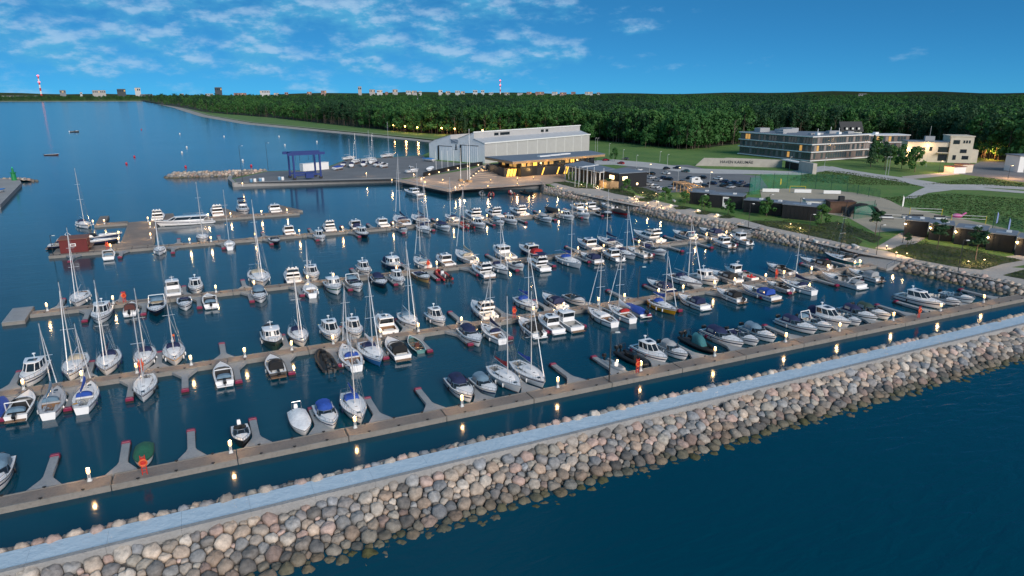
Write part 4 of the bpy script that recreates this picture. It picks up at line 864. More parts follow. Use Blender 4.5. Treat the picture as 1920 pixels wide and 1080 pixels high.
row('P2', 1, "second pontoon's far side", [('h', 62, 8.6, 'i', W_, 'none', {'ob': 0}), ('s', 140, 9.2, 'i', W_, 'none', {'mast': 12.4, 'hoodc': 'beige', 'jib': True}), ('s', 203, 9.2, 'i', W_, 'navy', {'mast': 12.2}), ('s', 272, 8.4, 'i', W_, 'none', {'mast': 10.5}), ('s', 326, 8.6, 'i', W_, W_, {'mast': 10.2, 'stripe': 'yellow', 'flag': 'orange'}),
    ('p', 510, 8.6, 'i', 'darkgreen', 'dark', {'stripe': 'black', 'boot': 'dark'}), ('s', 560, 8.6, 'i', W_, 'none', {'mast': 10.4, 'jib': True}), ('h', 621, 8.2, 'i', W_, 'none', {'ob': 0}), ('h', 664, 7.4, 'i', W_, 'none', {'ob': 0, 'stripe': 'black'}), ('h', 720, 8.6, 'o', W_, 'none', {'ob': 0}), ('s', 766, 8.6, 'i', W_, 'none', {'mast': 13.8, 'jib': True, 'hoodc': 'greyblue'}), ('h', 819, 7, 'i', W_, 'none', {'ob': 1}),
    ('f', 903, 9.2, 'o', W_, 'none', {'stripe': None}), ('s', 988, 8.6, 'i', W_, 'blue', {'mast': 11, 'jib': True}), ('c', 1036, 8.2, 'o', W_, 'navy'), ('o', 1079, 6.4, 'i', W_, 'dark', {'ob': 0}), ('c', 1236, 8, 'o', 'navy', 'navy'), ('s', 1286, 10, 'i', W_, 'none', {'mast': 13, 'jib': True}), ('p', 1322, 8.4, 'i', W_, 'none'), ('c', 1356, 9, 'o', W_, 'dark', {'ob': 0}), ('p', 1378, 6.4, 'o', W_, 'none', {'gap': 3}), ('o', 1397, 6, 'o', W_, 'red', {'ob': 0}),
    ('o', 1462, 8, 'o', W_, 'dark'), ('c', 1530, 9, 'o', W_, 'black', {'stripe': 'navy', 'boot': 'navy'}), ('s', 1578, 10, 'o', 'teal', 'black', {'mast': 13, 'darkmast': 1, 'jib': 0})])
row('P3', -1, "third pontoon's near side", [('h', 190, 9, 'o', W_, 'none', {'ob': 0}), ('c', 245, 5.8, 'i', W_, 'brown'), ('o', 293, 8.2, 'o', 'black', 'beige', {'ob': 0, 'arch': 1, 'boot': 'white'}), ('o', 346, 6.8, 'o', W_, 'navy', {'ob': 0}), ('o', 392, 6.8, 'i', W_, 'dark', {'arch': 1}), ('c', 486, 7.6, 'o', W_, 'greyblue', {'ob': 0}), ('s', 581, 7.8, 'i', W_, 'none', {'mast': 9.5, 'stripe': 'red', 'boot': 'red', 'hood': 0, 'buoy': 1}), ('p', 625, 8.2, 'o', W_, 'none', {'stripe': 'green'}), ('o', 666, 8.2, 'o', W_, 'navy', {'arch': 1, 'ob': 0}), ('c', 712, 7.6, 'o', 'black', 'navy', {'boot': 'white'}), ('h', 746, 6.8, 'o', W_, 'none', {'ob': 0}),
    ('o', 792, 7.2, 'o', 'tan', 'navy', {'ob': 0}), ('r', 830, 7.2, 'i', 'red', W_), ('f', 902, 8.8, 'i', W_, 'navy'), ('s', 937, 8.2, 'o', W_, 'none', {'mast': 11, 'jib': True}), ('o', 969, 6.6, 'o', W_, 'none', {'ob': 0}), ('f', 1006, 8.8, 'i', W_, 'navy', {'bimini': 1, 'stripe': 'navy'}), ('s', 1068, 10.4, 'o', W_, 'blue', {'mast': 14, 'stripe': 'white'}), ('c', 1106, 8, 'i', W_, 'navy'), ('h', 1146, 8, 'i', W_, 'none', {'ob': 1, 'stripe': 'black'}), ('s', 1172, 8.4, 'o', W_, 'none', {'mast': 11.5}), ('o', 1196, 8, 'i', W_, 'none'), ('o', 1229, 8.4, 'o', W_, 'navy', {'arch': 1, 'ob': 0, 'hoodc': 'navy'}), ('h', 1353, 8, 'i', W_, 'none', {'ob': 1}), ('p', 1388, 7, 'i', W_, 'none', {'ob': 1})])
row('P3', 1, "third pontoon's far side", [('s', 149, 9.2, 'i', W_, 'none', {'mast': 13.5, 'hood': 0}), ('p', 324, 7.6, 'o', W_, 'none'), ('h', 367, 7.2, 'i', W_, 'none', {'ob': 0}), ('s', 486, 12, 'i', W_, 'beige', {'mast': 16.5, 'jib': True}), ('f', 547, 9.2, 'o', W_, 'none'), ('h', 585, 8.6, 'i', W_, 'none', {'ob': 0}), ('h', 683, 7.6, 'i', W_, 'none', {'ob': 0}), ('p', 737, 9, 'i', 'navy', 'navy', {'boot': 'white'}), ('s', 790, 9, 'o', W_, 'greyblue', {'mast': 12.5}), ('h', 832, 8.2, 'o', W_, 'none', {'ob': 0}),
    ('s', 872, 11.4, 'o', W_, 'beige', {'mast': 16.5}), ('p', 942, 10, 'o', W_, 'none', {'stripe': 'navy'}), ('h', 992, 10, 'o', 'navy', 'red', {'ob': 0, 'boot': 'white'}), ('h', 1101, 10, 'o', W_, 'none', {'ob': 0}), ('s', 1140, 10.5, 'o', W_, 'navy', {'mast': 13.5}), ('f', 1213, 11.5, 'o', W_, 'none'), ('o', 1281, 9, 'o', W_, 'navy', {'arch': 1, 'ob': 0}), ('c', 1332, 9, 'o', W_, 'navy', {'ob': 0})])
row('P4', -1, "fourth pontoon's near side", [('o', 204, 7, 'i', W_, 'none', {'arch': 1, 'ob': 0}), ('s', 299, 7.2, 'o', W_, 'none', {'mast': 9, 'hood': 0}), ('s', 430, 7.6, 'i', W_, 'none', {'mast': 14, 'hood': 0, 'jib': 0}), ('o', 515, 6.8, 'o', 'black', 'dark', {'ob': 0, 'boot': 'white'}), ('h', 600, 7.4, 'o', W_, 'none', {'ob': 0}), ('h', 680, 8.2, 'o', 'black', 'none', {'ob': 0, 'boot': 'white'}), ('o', 755, 6.4, 'o', W_, 'tan', {'ob': 0}), ('s', 795, 9.4, 'o', W_, 'none', {'mast': 15}), ('c', 832, 9, 'o', W_, 'navy', {'ob': 0}), ('r', 874, 7.4, 'i', 'red', 'dark'), ('h', 897, 9.4, 'o', W_, 'none', {'ob': 0}), ('c', 935, 7.6, 'o', W_, 'greyblue'), ('h', 958, 7.8, 'o', W_, 'none', {'ob': 0}), ('c', 1022, 9.2, 'o', W_, 'grey', {'ob': 0}), ('h', 1063, 8.6, 'o', W_, 'none', {'ob': 0}), ('p', 1092, 9, 'o', W_, 'none'), ('c', 1136, 7, 'o', 'black', 'dark'), ('t', 1165, 8, 'o', 'red', 'dark')])
row('P4', 1, "fourth pontoon's far side", [('s', 380, 8.4, 'i', W_, 'none', {'mast': 15, 'hood': 0}), ('h', 540, 8.6, 'o', W_, 'none', {'ob': 0}), ('f', 616, 9.4, 'o', W_, 'none'), ('h', 665, 9.4, 'o', W_, 'navy', {'ob': 0}), ('h', 715, 9, 'o', W_, 'none', {'ob': 0}), ('s', 752, 13.5, 'o', W_, 'navy', {'mast': 20, 'stripe': 'blue', 'jib': True}), ('s', 786, 12.5, 'o', 'navy', 'navy', {'mast': 17}), ('s', 846, 9, 'o', W_, 'none', {'mast': 12.5}), ('f', 886, 11, 'o', W_, 'navy'), ('f', 924, 10.4, 'o', W_, 'none'), ('f', 970, 10.4, 'o', W_, 'none'), ('t', 1036, 10.5, 'o', 'navy', 'dark'), ('h', 1082, 9.2, 'o', W_, 'none', {'ob': 0}), ('h', 1105, 9.4, 'o', W_, 'none', {'ob': 0}), ('o', 1140, 8, 'o', W_, 'none')])
row('P5', 1, 'short far pontoon', [('f', 297, 10.5, 'o', W_, 'none'), ('f', 406, 13.5, 'o', W_, 'none', {'bimini': 0}), ('f', 456, 12.5, 'i', W_, 'navy', {'bimini': 1}), ('h', 514, 11, 'o', W_, 'none', {'ob': 0})])
# boats lying alongside
def along(k, px, v, L, hull, acc, rz, label, **o): boat(k, L, hull, acc, (u_at(px, v, 1.0), v, 0), rz, label, 'boats lying alongside', **o)
along('l', 345, 237.6, 17, W_, 'none', math.pi, 'long white cabin launch alongside the short far pontoon', stripe='navy')
along('o', 170, 221.5, 16, 'navy', 'none', 0, 'long white and navy open yacht beside the wide platform', ob=0, arch=1, boot='white', say='')
along('c', 160, 213.8, 17, 'black', 'dark', 0, 'long black motorboat lying behind the red hut', ob=0)
along('s', 157, 246.5, 11, W_, 'none', R(-72), 'white sailboat alone at the far left landing', mast=16.5)
b0 = W(773, 361, .8); boat('h', 13, W_, 'none', (b0.x, b0.y, 0), math.atan2(W(841, 362, 0).y - W(737, 341, 0).y, W(841, 362, 0).x - W(737, 341, 0).x) + math.pi, 'white motor cruiser alongside the timber plaza quay', 'boats lying alongside', ob=0)
for px, py, k, L, h, a, rz, lab in ((903, 363, 'r', 7, 'grey', 'dark', R(75), 'grey inflatable boat in the inlet below the restaurant'), (921, 364, 'r', 8, 'red', 'dark', R(65), 'red inflatable boat in the inlet below the restaurant'), (958, 361, 'r', 6.5, 'red', W_, R(80), 'small red and white inflatable boat by the restaurant wall'), (985, 361, 'r', 8, 'black', 'dark', R(100), 'black inflatable boat in the inlet by the restaurant wall')):
    p = W(px, py, .5); boat(k, L, h, a, (p.x, p.y, 0), rz, lab, 'work boats in the inlet')
p = W(140, 246, .4); boat('o', 9, 'dark', 'dark', (*W(140, 247, .4)[:2], 0), R(10), 'small dark motorboat far out in the bay', 'boats out in the bay')
p = W(97, 290, .4); boat('d', 9, 'brown', 'none', (p.x, p.y, 0), R(-12), 'brown open boat anchored in the bay at far left', 'boats out in the bay')
# jet skis on the platform edge
def jet_ski(loc, rz, c, label):
    r = thing('jet_ski', label, 'jet ski', loc, rz, 'jet skis by the wide platform'); H = Hull(3.2, 1.15, .45, .6, .8, 2.2, .4, .75, 9); H.build(r, gel(c)); H.deck(r, gel('dark'))
    MB().loft([[(-1.2, -.22, .42), (-1.2, .22, .42), (-1.2, .18, .8), (-1.2, -.18, .8)], [(.2, -.2, .45), (.2, .2, .45), (.2, .16, .85), (.2, -.16, .85)], [(.9, -.3, .5), (.9, .3, .5), (.7, .22, 1.05), (.7, -.22, 1.05)], [(1.45, -.05, .55), (1.45, .05, .55), (1.4, .05, .62), (1.4, -.05, .62)]]).build('seat_and_nose', gel('black'), r)
    MB().tube((.6, -.4, 1.1), (.6, .4, 1.1), .04).build('handlebar', RUBBER, r)
for i, (c, nm) in enumerate((('red', 'red jet ski, nearest the lamp on wide platform edge'), ('dark', 'black jet ski between the red and the blue one'), ('blue', 'blue jet ski beside the wide platform'), ('burgundy', 'dark red jet ski farthest left beside the wide platform'))):
    jet_ski((u_at(215 - i * 8, 228), 226 + (i % 2) * 1.2, 0), R(8 + i * 5), c, nm)
# ------------------------------------------------------------------ buildings
def corrugated(name, col, sc=4.0, rough=.45):
    m = M(name, col, rough, var=.05, scale=.3); n, l = m.node_tree.nodes, m.node_tree.links
    tc = n.new('ShaderNodeTexCoord'); w = n.new('ShaderNodeTexWave'); w.inputs['Scale'].default_value = sc; w.bands_direction = 'DIAGONAL'; l.new(tc.outputs['Object'], w.inputs['Vector'])
    b = n.new('ShaderNodeBump'); b.inputs['Strength'].default_value = .35; b.inputs['Distance'].default_value = .12; l.new(w.outputs['Fac'], b.inputs['Height']); l.new(b.outputs[0], n['Principled BSDF'].inputs['Normal']); return m
WALLW = corrugated('white_metal_cladding', (.74, .76, .78)); WALLC = corrugated('side_light_cladding', (.50, .49, .475)); ROOFM = corrugated('grey_metal_roof', (.46, .49, .52), 3)  # side wall cladding: that side's warmer, dimmer light is put into its colour
BLK = M('black_timber', (.009, .011, .015), .6, var=.25, scale=1.2, stretch=(3, 3, .4)); WOODL = M('light_timber', (.42, .26, .13), .5, var=.2, scale=1.0)
LITW = M('lit_window', (.25, .17, .06), .3, emit=1.9, ecol=(1, .47, .055), var=.3, scale=.8); LITWS = M('lit_window_soft', (.2, .15, .08), .3, emit=.42, ecol=(1, .52, .12), var=.3, scale=.8)
GREYROOF = M('grey_roof_felt', (.17, .20, .24), .7, var=.12, scale=.4); WHITEP = M('white_paint', (.78, .78, .76), .5, var=.05); DKGLASS = M('dark_window', (.02, .028, .035), .08, var=.2, spec=.8)
# -- boat hangar with stepped roofs
h0 = W(909, 306); rzh = R(26.5)
hg = thing('boat_hangar', 'large white boat hangar with stepped grey metal roofs', 'hangar', (h0.x, h0.y, ZL), rzh)
prof = [(0, 0), (0, 11.2), (8, 13.6), (8, 17.0), (20, 13.2), (20, 10.6), (26, 12.6), (26, 15.0), (38, 12.0), (44, 9.6), (44, 0)]
LX = 110
m = MB(); m.add([(0, y, z) for y, z in prof], [tuple(range(len(prof) - 1, -1, -1))]); m.build('gable_wall', WALLW, hg, fix=False)
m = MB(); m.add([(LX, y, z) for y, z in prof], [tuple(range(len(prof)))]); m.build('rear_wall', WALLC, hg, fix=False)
def hq(name, a, b, mat, x0=0, x1=LX, ov=0.): return MB().add([(x0 - ov, a[0], a[1]), (x1 + ov, a[0], a[1]), (x1 + ov, b[0], b[1]), (x0 - ov, b[0], b[1])], [(0, 1, 2, 3)]).build(name, mat, hg)
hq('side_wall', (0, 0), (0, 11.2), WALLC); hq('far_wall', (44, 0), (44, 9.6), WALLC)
for a, b in (((-.4, 11.15), (8, 13.62)), ((8, 17.05), (20, 13.25)), ((20, 10.65), (26, 12.65)), ((26, 15.05), (38, 12.05)), ((38, 12.0), (44.4, 9.5))): hq('roof_slope', a, b, ROOFM, ov=.5)
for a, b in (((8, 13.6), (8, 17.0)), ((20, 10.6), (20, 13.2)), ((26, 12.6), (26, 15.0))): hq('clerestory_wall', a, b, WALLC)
MB().box((LX / 2, -.42, 11.25), (LX + 1, .18, .7)).build('eave_trim', WHITEP, hg); MB().box((LX / 2, 7.85, 17.05), (LX + 1, .3, .6)).build('ridge_trim', WHITEP, hg)
for x, w in ((20, 4), (28, 9), (66, 3), (71, 3)): MB().box((x, 7.93, 15.2), (w, .1, 1.6)).build('clerestory_window', DKGLASS, hg)
MB().box((-.12, 26.5, 13.7), (.2, .1, .1)).box((-.08, 23, 11.4), (.12, 5.6, 2.2)).build('vent_panel', M('blue_grey_panel', (.25, .30, .36), .5), hg)
for y0, y1, zt in ((5.5, 17.5, 9.4), (26, 35.5, 8.2)):
    d = MB().box((-.08, (y0 + y1) / 2, zt / 2), (.12, y1 - y0, zt)).build('door', M('door_translucent', (.60, .66, .72), .4, var=.06), hg)
    MB().box((-.16, y1 + .6, zt / 2), (.14, 1.2, zt)).build('open_leaf', M('dark_interior', (.012, .012, .014), .7), d)
    MB().box((-.18, (y0 + y1) / 2, zt + .15), (.12, y1 - y0 + 2, .3)).build('lintel', M('dark_interior', (.012, .012, .014), .7), d)
    for k in range(1, 8): MB().box((-.17, y0 + (y1 - y0) * k / 8, zt / 2), (.08, .12, zt)).build('door_rib', WHITEP, d)
em = MB()                                     # sail emblem on the wall
for k, (w, z) in enumerate(((2.6, 6.6), (2.2, 7.5), (1.7, 8.4), (1.1, 9.2))): em.add([(-.09, 21.8 - w / 2, z), (-.09, 21.8 + w / 2, z), (-.09, 21.8 + w * .2, z + .75), (-.09, 21.8 - w * .1, z + .75)], [(0, 1, 2, 3)])
em.build('sail_emblem', M('emblem_dark', (.03, .05, .07), .5), hg, kind='stuff', fix=False)
for k in range(1, 11): MB().box((LX * k / 11, -.06, 5.4), (.25, .1, 10.8)).build('wall_rib', WHITEP, hg)
# -- restaurant: low black building under a wide slab roof edged in timber
zr = 9.4
A, B, C, D = W(909, 295, zr), W(961, 304, zr), W(1135, 289.5, zr), W(1108, 283.5, zr)
rs = thing('restaurant', 'black restaurant under a wide flat roof edged with lit timber', 'restaurant')
MB().prism([A[:2], B[:2], C[:2], D[:2]], zr + .02, zr + .35).build('roof', GREYROOF, rs)
cen = (A + B + C + D) / 4
def shr(p, f): return (cen.x + (p.x - cen.x) * f, cen.y + (p.y - cen.y) * f)
MB().prism([shr(p, .995) for p in (A, B, C, D)], zr - 1.0, zr).build('roof_fascia', WOODL, rs)
MB().prism([shr(p, .80) for p in (A, B, C, D)], ZL, zr - 1.0).build('upper_wall', BLK, rs)
f0, f1 = W(945, 331), W(1060, 325.5); fd = (f1 - f0).normalized(); fn = Vector((fd.y, -fd.x, 0)); LF = (f1 - f0).length
def fp(s, out=0., z=0.): q = f0 + fd * s + fn * out; return (q.x, q.y, z)
e0 = W(915, 318)
MB().prism([(f0.x, f0.y), (f1.x, f1.y), (f1.x + 6, f1.y + 22), (f0.x + 2, f0.y + 22)], ZL, ZL + 4.2).build('lower_wall', BLK, rs)
MB().prism([(f0.x, f0.y), (f0.x + 4, f0.y + 22), (e0.x, e0.y), (e0.x - 2, e0.y - 2)], ZL, ZL + 3.0).build('side_wing', BLK, rs)
def litq(name, s0, s1, z0, z1, sl, mat, out=.08):
    MB().add([fp(s0, out, z0), fp(s1, out, z0), fp(s1 + sl, out, z1), fp(s0 + sl, out, z1)], [(0, 1, 2, 3)]).build(name, mat, rs, fix=False)
for s in (1.2, 2.8, 4.4, 8.4, 10.0, 11.6, 13.2): litq('slanted_window', s, s + 1.25, ZL + .2, ZL + 3.6, .9, LITW)
for s in (19.5, 27.6, 31.5, 32.6): litq('slanted_window', s, s + .6, ZL + .2, ZL + 3.6, 1.2, LITW)
ud = Vector((C.x - B.x, C.y - B.y, 0)).normalized(); un = Vector((ud.y, -ud.x, 0)); wb = Vector((*shr(B, .80), 0)); wc = Vector((*shr(C, .80), 0)); wa = Vector((*shr(A, .80), 0))
for k in range(14):
    t0, t1 = (k + .15) / 14, (k + .85) / 14; p, q = wb.lerp(wc, t0) + un * .06, wb.lerp(wc, t1) + un * .06
    MB().add([(p.x, p.y, ZL + 4.8), (q.x, q.y, ZL + 4.8), (q.x, q.y, zr - 1.3), (p.x, p.y, zr - 1.3)], [(0, 1, 2, 3)]).build('upper_window', (LITWS if k in (0, 1, 4, 5, 8) else LITW if k in (9, 2) else DKGLASS), rs, fix=False)
for k in range(6):
    t0, t1 = (k + .1) / 6, (k + .9) / 6; nn = Vector((wb.y - wa.y, wa.x - wb.x, 0)).normalized(); nn = -nn if nn.x > 0 else nn; p, q = wa.lerp(wb, t0) + nn * .06, wa.lerp(wb, t1) + nn * .06
    MB().add([(p.x, p.y, ZL + 4.0), (q.x, q.y, ZL + 4.0), (q.x, q.y, zr - 1.4), (p.x, p.y, zr - 1.4)], [(0, 1, 2, 3)]).build('upper_window', LITWS if k in (1, 3, 4) else DKGLASS, rs, fix=False)
for k in range(3): c = wb.lerp(wc, .42 + k * .16) + Vector((-un.x, -un.y, 0)) * (7 + k); MB().box((c.x, c.y, zr + .6), (7, 2.2, .5), math.atan2(ud.y, ud.x)).build('roof_unit', WHITEP, rs)
for t in (.06, .3, .55, .8): q = wb.lerp(wc, t) + un * 2.6; point(rs, (q.x, q.y, zr - 2.2), 420, (1, .58, .2), .4)
for t in (.1, .4): q = fp(LF * t, 2.2, ZL + 3.0); point(rs, q, 380, (1, .55, .16), .4)
bm_ = MB()
for k in range(9): q = wb.lerp(wc, (k + .5) / 9) + un * 3.6; bm_ = MB().box((q.x, q.y, (ZL + 4.2 + zr - 1) / 2), (.22, .22, zr - 5.2 - ZL)); bm_.build('terrace_post', BLK, rs)
pl_ = thing('plaza_steps', 'lamp lit timber steps beside the black restaurant', 'steps')
for k in range(7):
    a = W(876 + 5.0 * k, 338 - k * 3.6); b = W(930 + 1.5 * k, 334 - k * 3.2)
    MB().prism([(a.x, a.y), (b.x, b.y), (b.x, b.y + 3.2), (a.x, a.y + 3.2)], ZL + .05, ZL + .2 + k * .16).build('step', WOODDECK, pl_)
    MB().box((a.x + .4, a.y - .05, ZL + .32 + k * .14), (.5, .12, .14)).build('step_light', GLOWSOFT, pl_)
# -- dark retaining fence with lights, left of the steps
pf = thing('plaza_fence', 'dark curved fence with small lights between yard and plaza', 'fence')
fpx = [(794, 330.5), (830, 322), (865, 314.5), (905, 309)]
for (x0, y0), (x1, y1) in zip(fpx, fpx[1:]):
    a, b = W(x0, y0), W(x1, y1); d = b - a; c = (a + b) / 2; MB().box((c.x, c.y, ZL + 1.0), (d.length, .25, 2.0), math.atan2(d.y, d.x)).build('fence_panel', BLK, pf)
    for t in (.25, .75): q = a.lerp(b, t); MB().box((q.x + .3, q.y - .5, ZL + .6), (.45, .3, .45)).build('fence_light', GLOWSOFT, pf)
# -- pavilion with white columns
zp = 8.0
P_ = [W(1059, 310, zp), W(1125, 323, zp), W(1153, 318, zp), W(1092, 303.5, zp)]
pv = thing('pavilion', 'open pavilion with a dark flat roof on slim white columns', 'pavilion')
MB().prism([p[:2] for p in P_], zp, zp + .45).build('roof', GREYROOF, pv); pc = sum(P_, Vector()) / 4
MB().prism([(pc.x + (p.x - pc.x) * 1.015, pc.y + (p.y - pc.y) * 1.015) for p in P_], zp - .25, zp - .01).build('roof_edge', WHITEP, pv)
for k in range(10): q = P_[0].lerp(P_[1], k / 9 * .98 + .01); MB().box((q.x + .2, q.y, (zp + ZL) / 2), (.3, .3, zp - ZL - .3)).build('column', WHITEP, pv)
MB().prism([(pc.x + (p.x - pc.x) * .72 + 1.5, pc.y + (p.y - pc.y) * .72) for p in P_], ZL, zp - .3).build('glazed_core', BLK, pv)
q0, q1 = P_[0].lerp(P_[1], .2), P_[0].lerp(P_[1], .85)
for t, ml in ((.3, LITWS), (.62, LITWS)): q = P_[0].lerp(P_[1], t) + Vector((3.6, 1.4, 0)); MB().box((q.x, q.y, ZL + 1.6), (.1, 2.0, 2.4)).build('lit_door', ml, pv)
for t in (.35, .6): q = P_[0].lerp(P_[3], t) * .5 + P_[1].lerp(P_[2], t) * .5; MB().box((q.x, q.y, zp + .55), (9, 1.2, .2), R(20)).build('roof_light', WHITEP, pv)
# -- black service building beside the car park
sb0, sb1 = W(1160, 353), W(1212, 349); d = sb1 - sb0; sb = thing('service_building', 'black flat roofed building beside the car park with lit signs', 'building', (sb0.x, sb0.y, ZL), math.atan2(d.y, d.x))
Ls = d.length; MB().box((Ls / 2, 7, 3.1), (Ls, 14, 6.2)).build('wall', BLK, sb); MB().box((Ls / 2, 7, 6.3), (Ls + .8, 14.8, .3)).build('roof', GREYROOF, sb)
MB().box((3.0, -.06, 3.9), (2.4, .1, 1.9)).build('lit_sign', GLOWSOFT, sb); MB().box((9.5, -.06, 1.5), (.8, .1, .8)).build('wall_lamp', GLOWSOFT, sb); MB().box((-.06, 5, 4.3), (.1, 3.2, 1.6)).build('lit_sign', GLOWSOFT, sb)
MB().box((-2.2, 4, 1.5), (4.2, 8, 3.0)).build('porch', WOODL, sb); MB().box((-4.34, 4, 1.4), (.06, 2.6, 2.2)).build('porch_window', LITWS, sb)
# -- rows of black kiosks on the promenade
def kiosk(x0, x1, ya, yb, h, dep, label, lamp=None, door=None, cat='kiosk'):
    a, b = W(x0, ya), W(x1, yb); d = b - a; r = thing('kiosk', label, cat, (a.x, a.y, ZL), math.atan2(d.y, d.x), 'black promenade kiosks'); L = d.length
    MB().box((L / 2, dep / 2, h / 2), (L - .1, dep, h)).build('wall', BLK, r); MB().box((L / 2, dep / 2, h + .12), (L + .25, dep + .5, .24)).build('roof', GREYROOF, r)
    for k in range(1, int(L / 1.3)): MB().box((k * 1.3, -.03, h / 2), (.07, .06, h - .1)).build('wall_batten', BLK, r)
    MB().box((L * .7, dep * .5, h + .42), (1.1, 1.0, .5)).build('roof_vent', WHITEP, r); MB().box((L * .45, dep * .35, h + .26), (L * .4, dep * .35, .06)).build('roof_panel', M('blue_grey_panel', (.25, .30, .36), .5), r)
    if lamp is not None: o = MB().box((lamp * L, -.2, h - 1.0), (.35, .3, .4)).build('wall_lamp', GLOW, r); point(r, (lamp * L, -.6, h - 1.05), 220, rad=.15)
    if door: MB().box((door * L, -.06, h * .48), (2.0, .08, h * .85)).build('white_door', WHITEP, r); MB().box((door * L, -.12, h * .62), (1.2, .05, h * .3)).build('door_window', BLK, r)
    return r
kiosk(1292, 1330, 381, 384, 4.2, 7, 'black kiosk beside the lit timber pergola'); kiosk(1329, 1391, 387.5, 392, 4.4, 7, 'black kiosk with a white door on the promenade', door=.5); kiosk(1393, 1433, 396.5, 400, 4.0, 6, 'black kiosk right of the white door kiosk'); kiosk(1434, 1464, 402, 405, 4.2, 6, 'narrow black kiosk in the first promenade row'); kiosk(1465, 1529, 408, 414, 4.4, 7, 'long black kiosk at the right end of first row')
for i, (x0, x1, ya, yb) in enumerate(((1693, 1738, 440, 444), (1740, 1785, 448, 452), (1787, 1845, 456, 462.5), (1847, 1899, 467, 473), (1901, 1965, 477, 485))):
    kiosk(x0, x1, ya, yb, 4.3, 7, 'black kiosk with wall lamp, %s from left of second promenade row' % ORD[i + 1], lamp=.03)
a, b = W(1262, 356), W(1296, 368); pg = thing('pergola', 'lamp lit timber pergola at the left end of black kiosks', 'pergola', (a.x, a.y, ZL), math.atan2(b.y - a.y, b.x - a.x)); Lp = (b - a).length
for y in (0, 5): MB().box((Lp / 2, y, 3.4), (Lp, .3, .35)).build('beam', WOODL, pg)
for k in range(6): MB().box((Lp * k / 5, 2.5, 3.6), (.2, 5.6, .2)).build('rafter', WOODL, pg); MB().box((Lp * k / 5, 0, 1.65), (.2, .2, 3.2)).build('post', WOODL, pg)
MB().box((Lp * .5, 3.5, .5), (Lp * .9, 1.2, .9)).build('bar_counter', WOODL, pg); point(pg, (Lp * .6, 2.5, 2.9), 420); point(pg, (Lp * .95, -1, 2.4), 300)
MB().lathe([(.08, 0), (.16, .1), (.08, .25)], (Lp * .95, -.4, 2.9), 6).build('hanging_lamp', GLOW, pg)
# -- three storey hotel
FAC = M('facade_timber', (.15, .12, .11), .6, var=.2, scale=.5); BAND = M('white_band', (.76, .76, .75), .5, var=.04); SOFTG = M('facade_glass', (.05, .075, .09), .07, var=.3, scale=.3, spec=.9); CURT = M('curtain_grey', (.24, .21, .20), .7, var=.15)
zb = 3.0
ht = thing('hotel', 'three storey hotel with white floor bands and timber facade', 'hotel')
foot = [(325, 346), (325.5, 289), (376, 292), (377, 318), (350, 346)]
FH = 4.35; b0 = zb - 1.2
MB().prism(foot, 0, b0 + 3 * FH + 1.1).build('wall', FAC, ht)
hc = (350, 316)
for k in range(4):
    zz = b0 + k * FH + (.9 if k else .4); MB().prism([(hc[0] + (x - hc[0]) * 1.03, hc[1] + (y - hc[1]) * 1.03) for x, y in foot], zz, zz + .5).build('floor_band', BAND, ht)
MB().prism([(hc[0] + (x - hc[0]) * .98, hc[1] + (y - hc[1]) * .98) for x, y in foot], b0 + 3 * FH + 1.35, b0 + 3 * FH + 1.55).build('roof', GREYROOF, ht)
rng = random.Random(3)
winm = {}
def facade(root, p, q, n, z0, fh, floors, lit=(), out=.07):
    p, q = Vector((*p, 0)), Vector((*q, 0)); d = (q - p) / n; nn = Vector((d.y, -d.x, 0)).normalized(); ang = math.atan2(d.y, d.x); w = d.length
    for f in range(floors):
        for k in range(n):
            kind = rng.random(); mat = LITWS if (f, k) in lit else (SOFTG if kind < .62 else (CURT if kind < .8 else FAC))
            if mat is FAC: continue
            key = (round(w, 2), round(fh, 2), mat.name)
            if key not in winm: me = MB().box((0, 0, 0), (w * .78, .12, fh * .70)).mesh('window'); fixn(me); winm[key] = me; me.materials.append(mat)
            o = link('window', winm[key], None, root); c = p + d * (k + .5) + nn * out; o.location = (c.x, c.y, z0 + f * fh + fh * .52); o.rotation_euler = (0, 0, ang)
facade(ht, foot[0], foot[1], 26, b0 + .9, FH, 3, lit=((0, 18), (1, 22), (2, 2), (2, 3)))
facade(ht, foot[1], foot[2], 24, b0 + .9, FH, 3, lit=((1, 2),))
facade(ht, foot[2], foot[3], 10, b0 + .9, FH, 3)
for x, y, sx, sy, h in ((333, 336, 8, 5, 2.6), (342, 325, 12, 7, 2.2), (352, 332, 6, 10, 2.4), (360, 305, 9, 3, 1.6), (368, 300, 5, 3, 1.4), (340, 300, 10, 2.4, 1.0), (331, 318, 3, 6, 1.2)): MB().box((x, y, b0 + 3 * FH + 1.5 + h / 2), (sx, sy, h)).build('roof_plant', M('plant_grey', (.34, .35, .36), .6), ht)
for x, y in ((357, 298), (364, 310), (337, 296)): MB().box((x, y, b0 + 3 * FH + 2.2), (2.2, 2.0, 1.3)).tube((x, y, b0 + 3 * FH + 2.5), (x, y, b0 + 3 * FH + 5.2), .15).build('roof_unit', WHITEP, ht)
h2 = thing('hotel', 'right wing of the timber hotel with lit upper windows', 'hotel'); foot2 = [(380, 296), (406, 287), (412, 300), (386, 312)]
MB().prism(foot2, 0, b0 + 3 * FH).build('wall', FAC, h2); c2 = (396, 299)
for k in range(4): zz = b0 + k * (FH - .1) + .4; MB().prism([(c2[0] + (x - c2[0]) * 1.04, c2[1] + (y - c2[1]) * 1.04) for x, y in foot2], zz, zz + .45).build('floor_band', BAND, h2)
facade(h2, foot2[0], foot2[1], 14, b0 + .4, FH - .1, 3, lit=((2, 3), (2, 7))); facade(h2, foot2[1], foot2[2], 6, b0 + .4, FH - .1, 3)
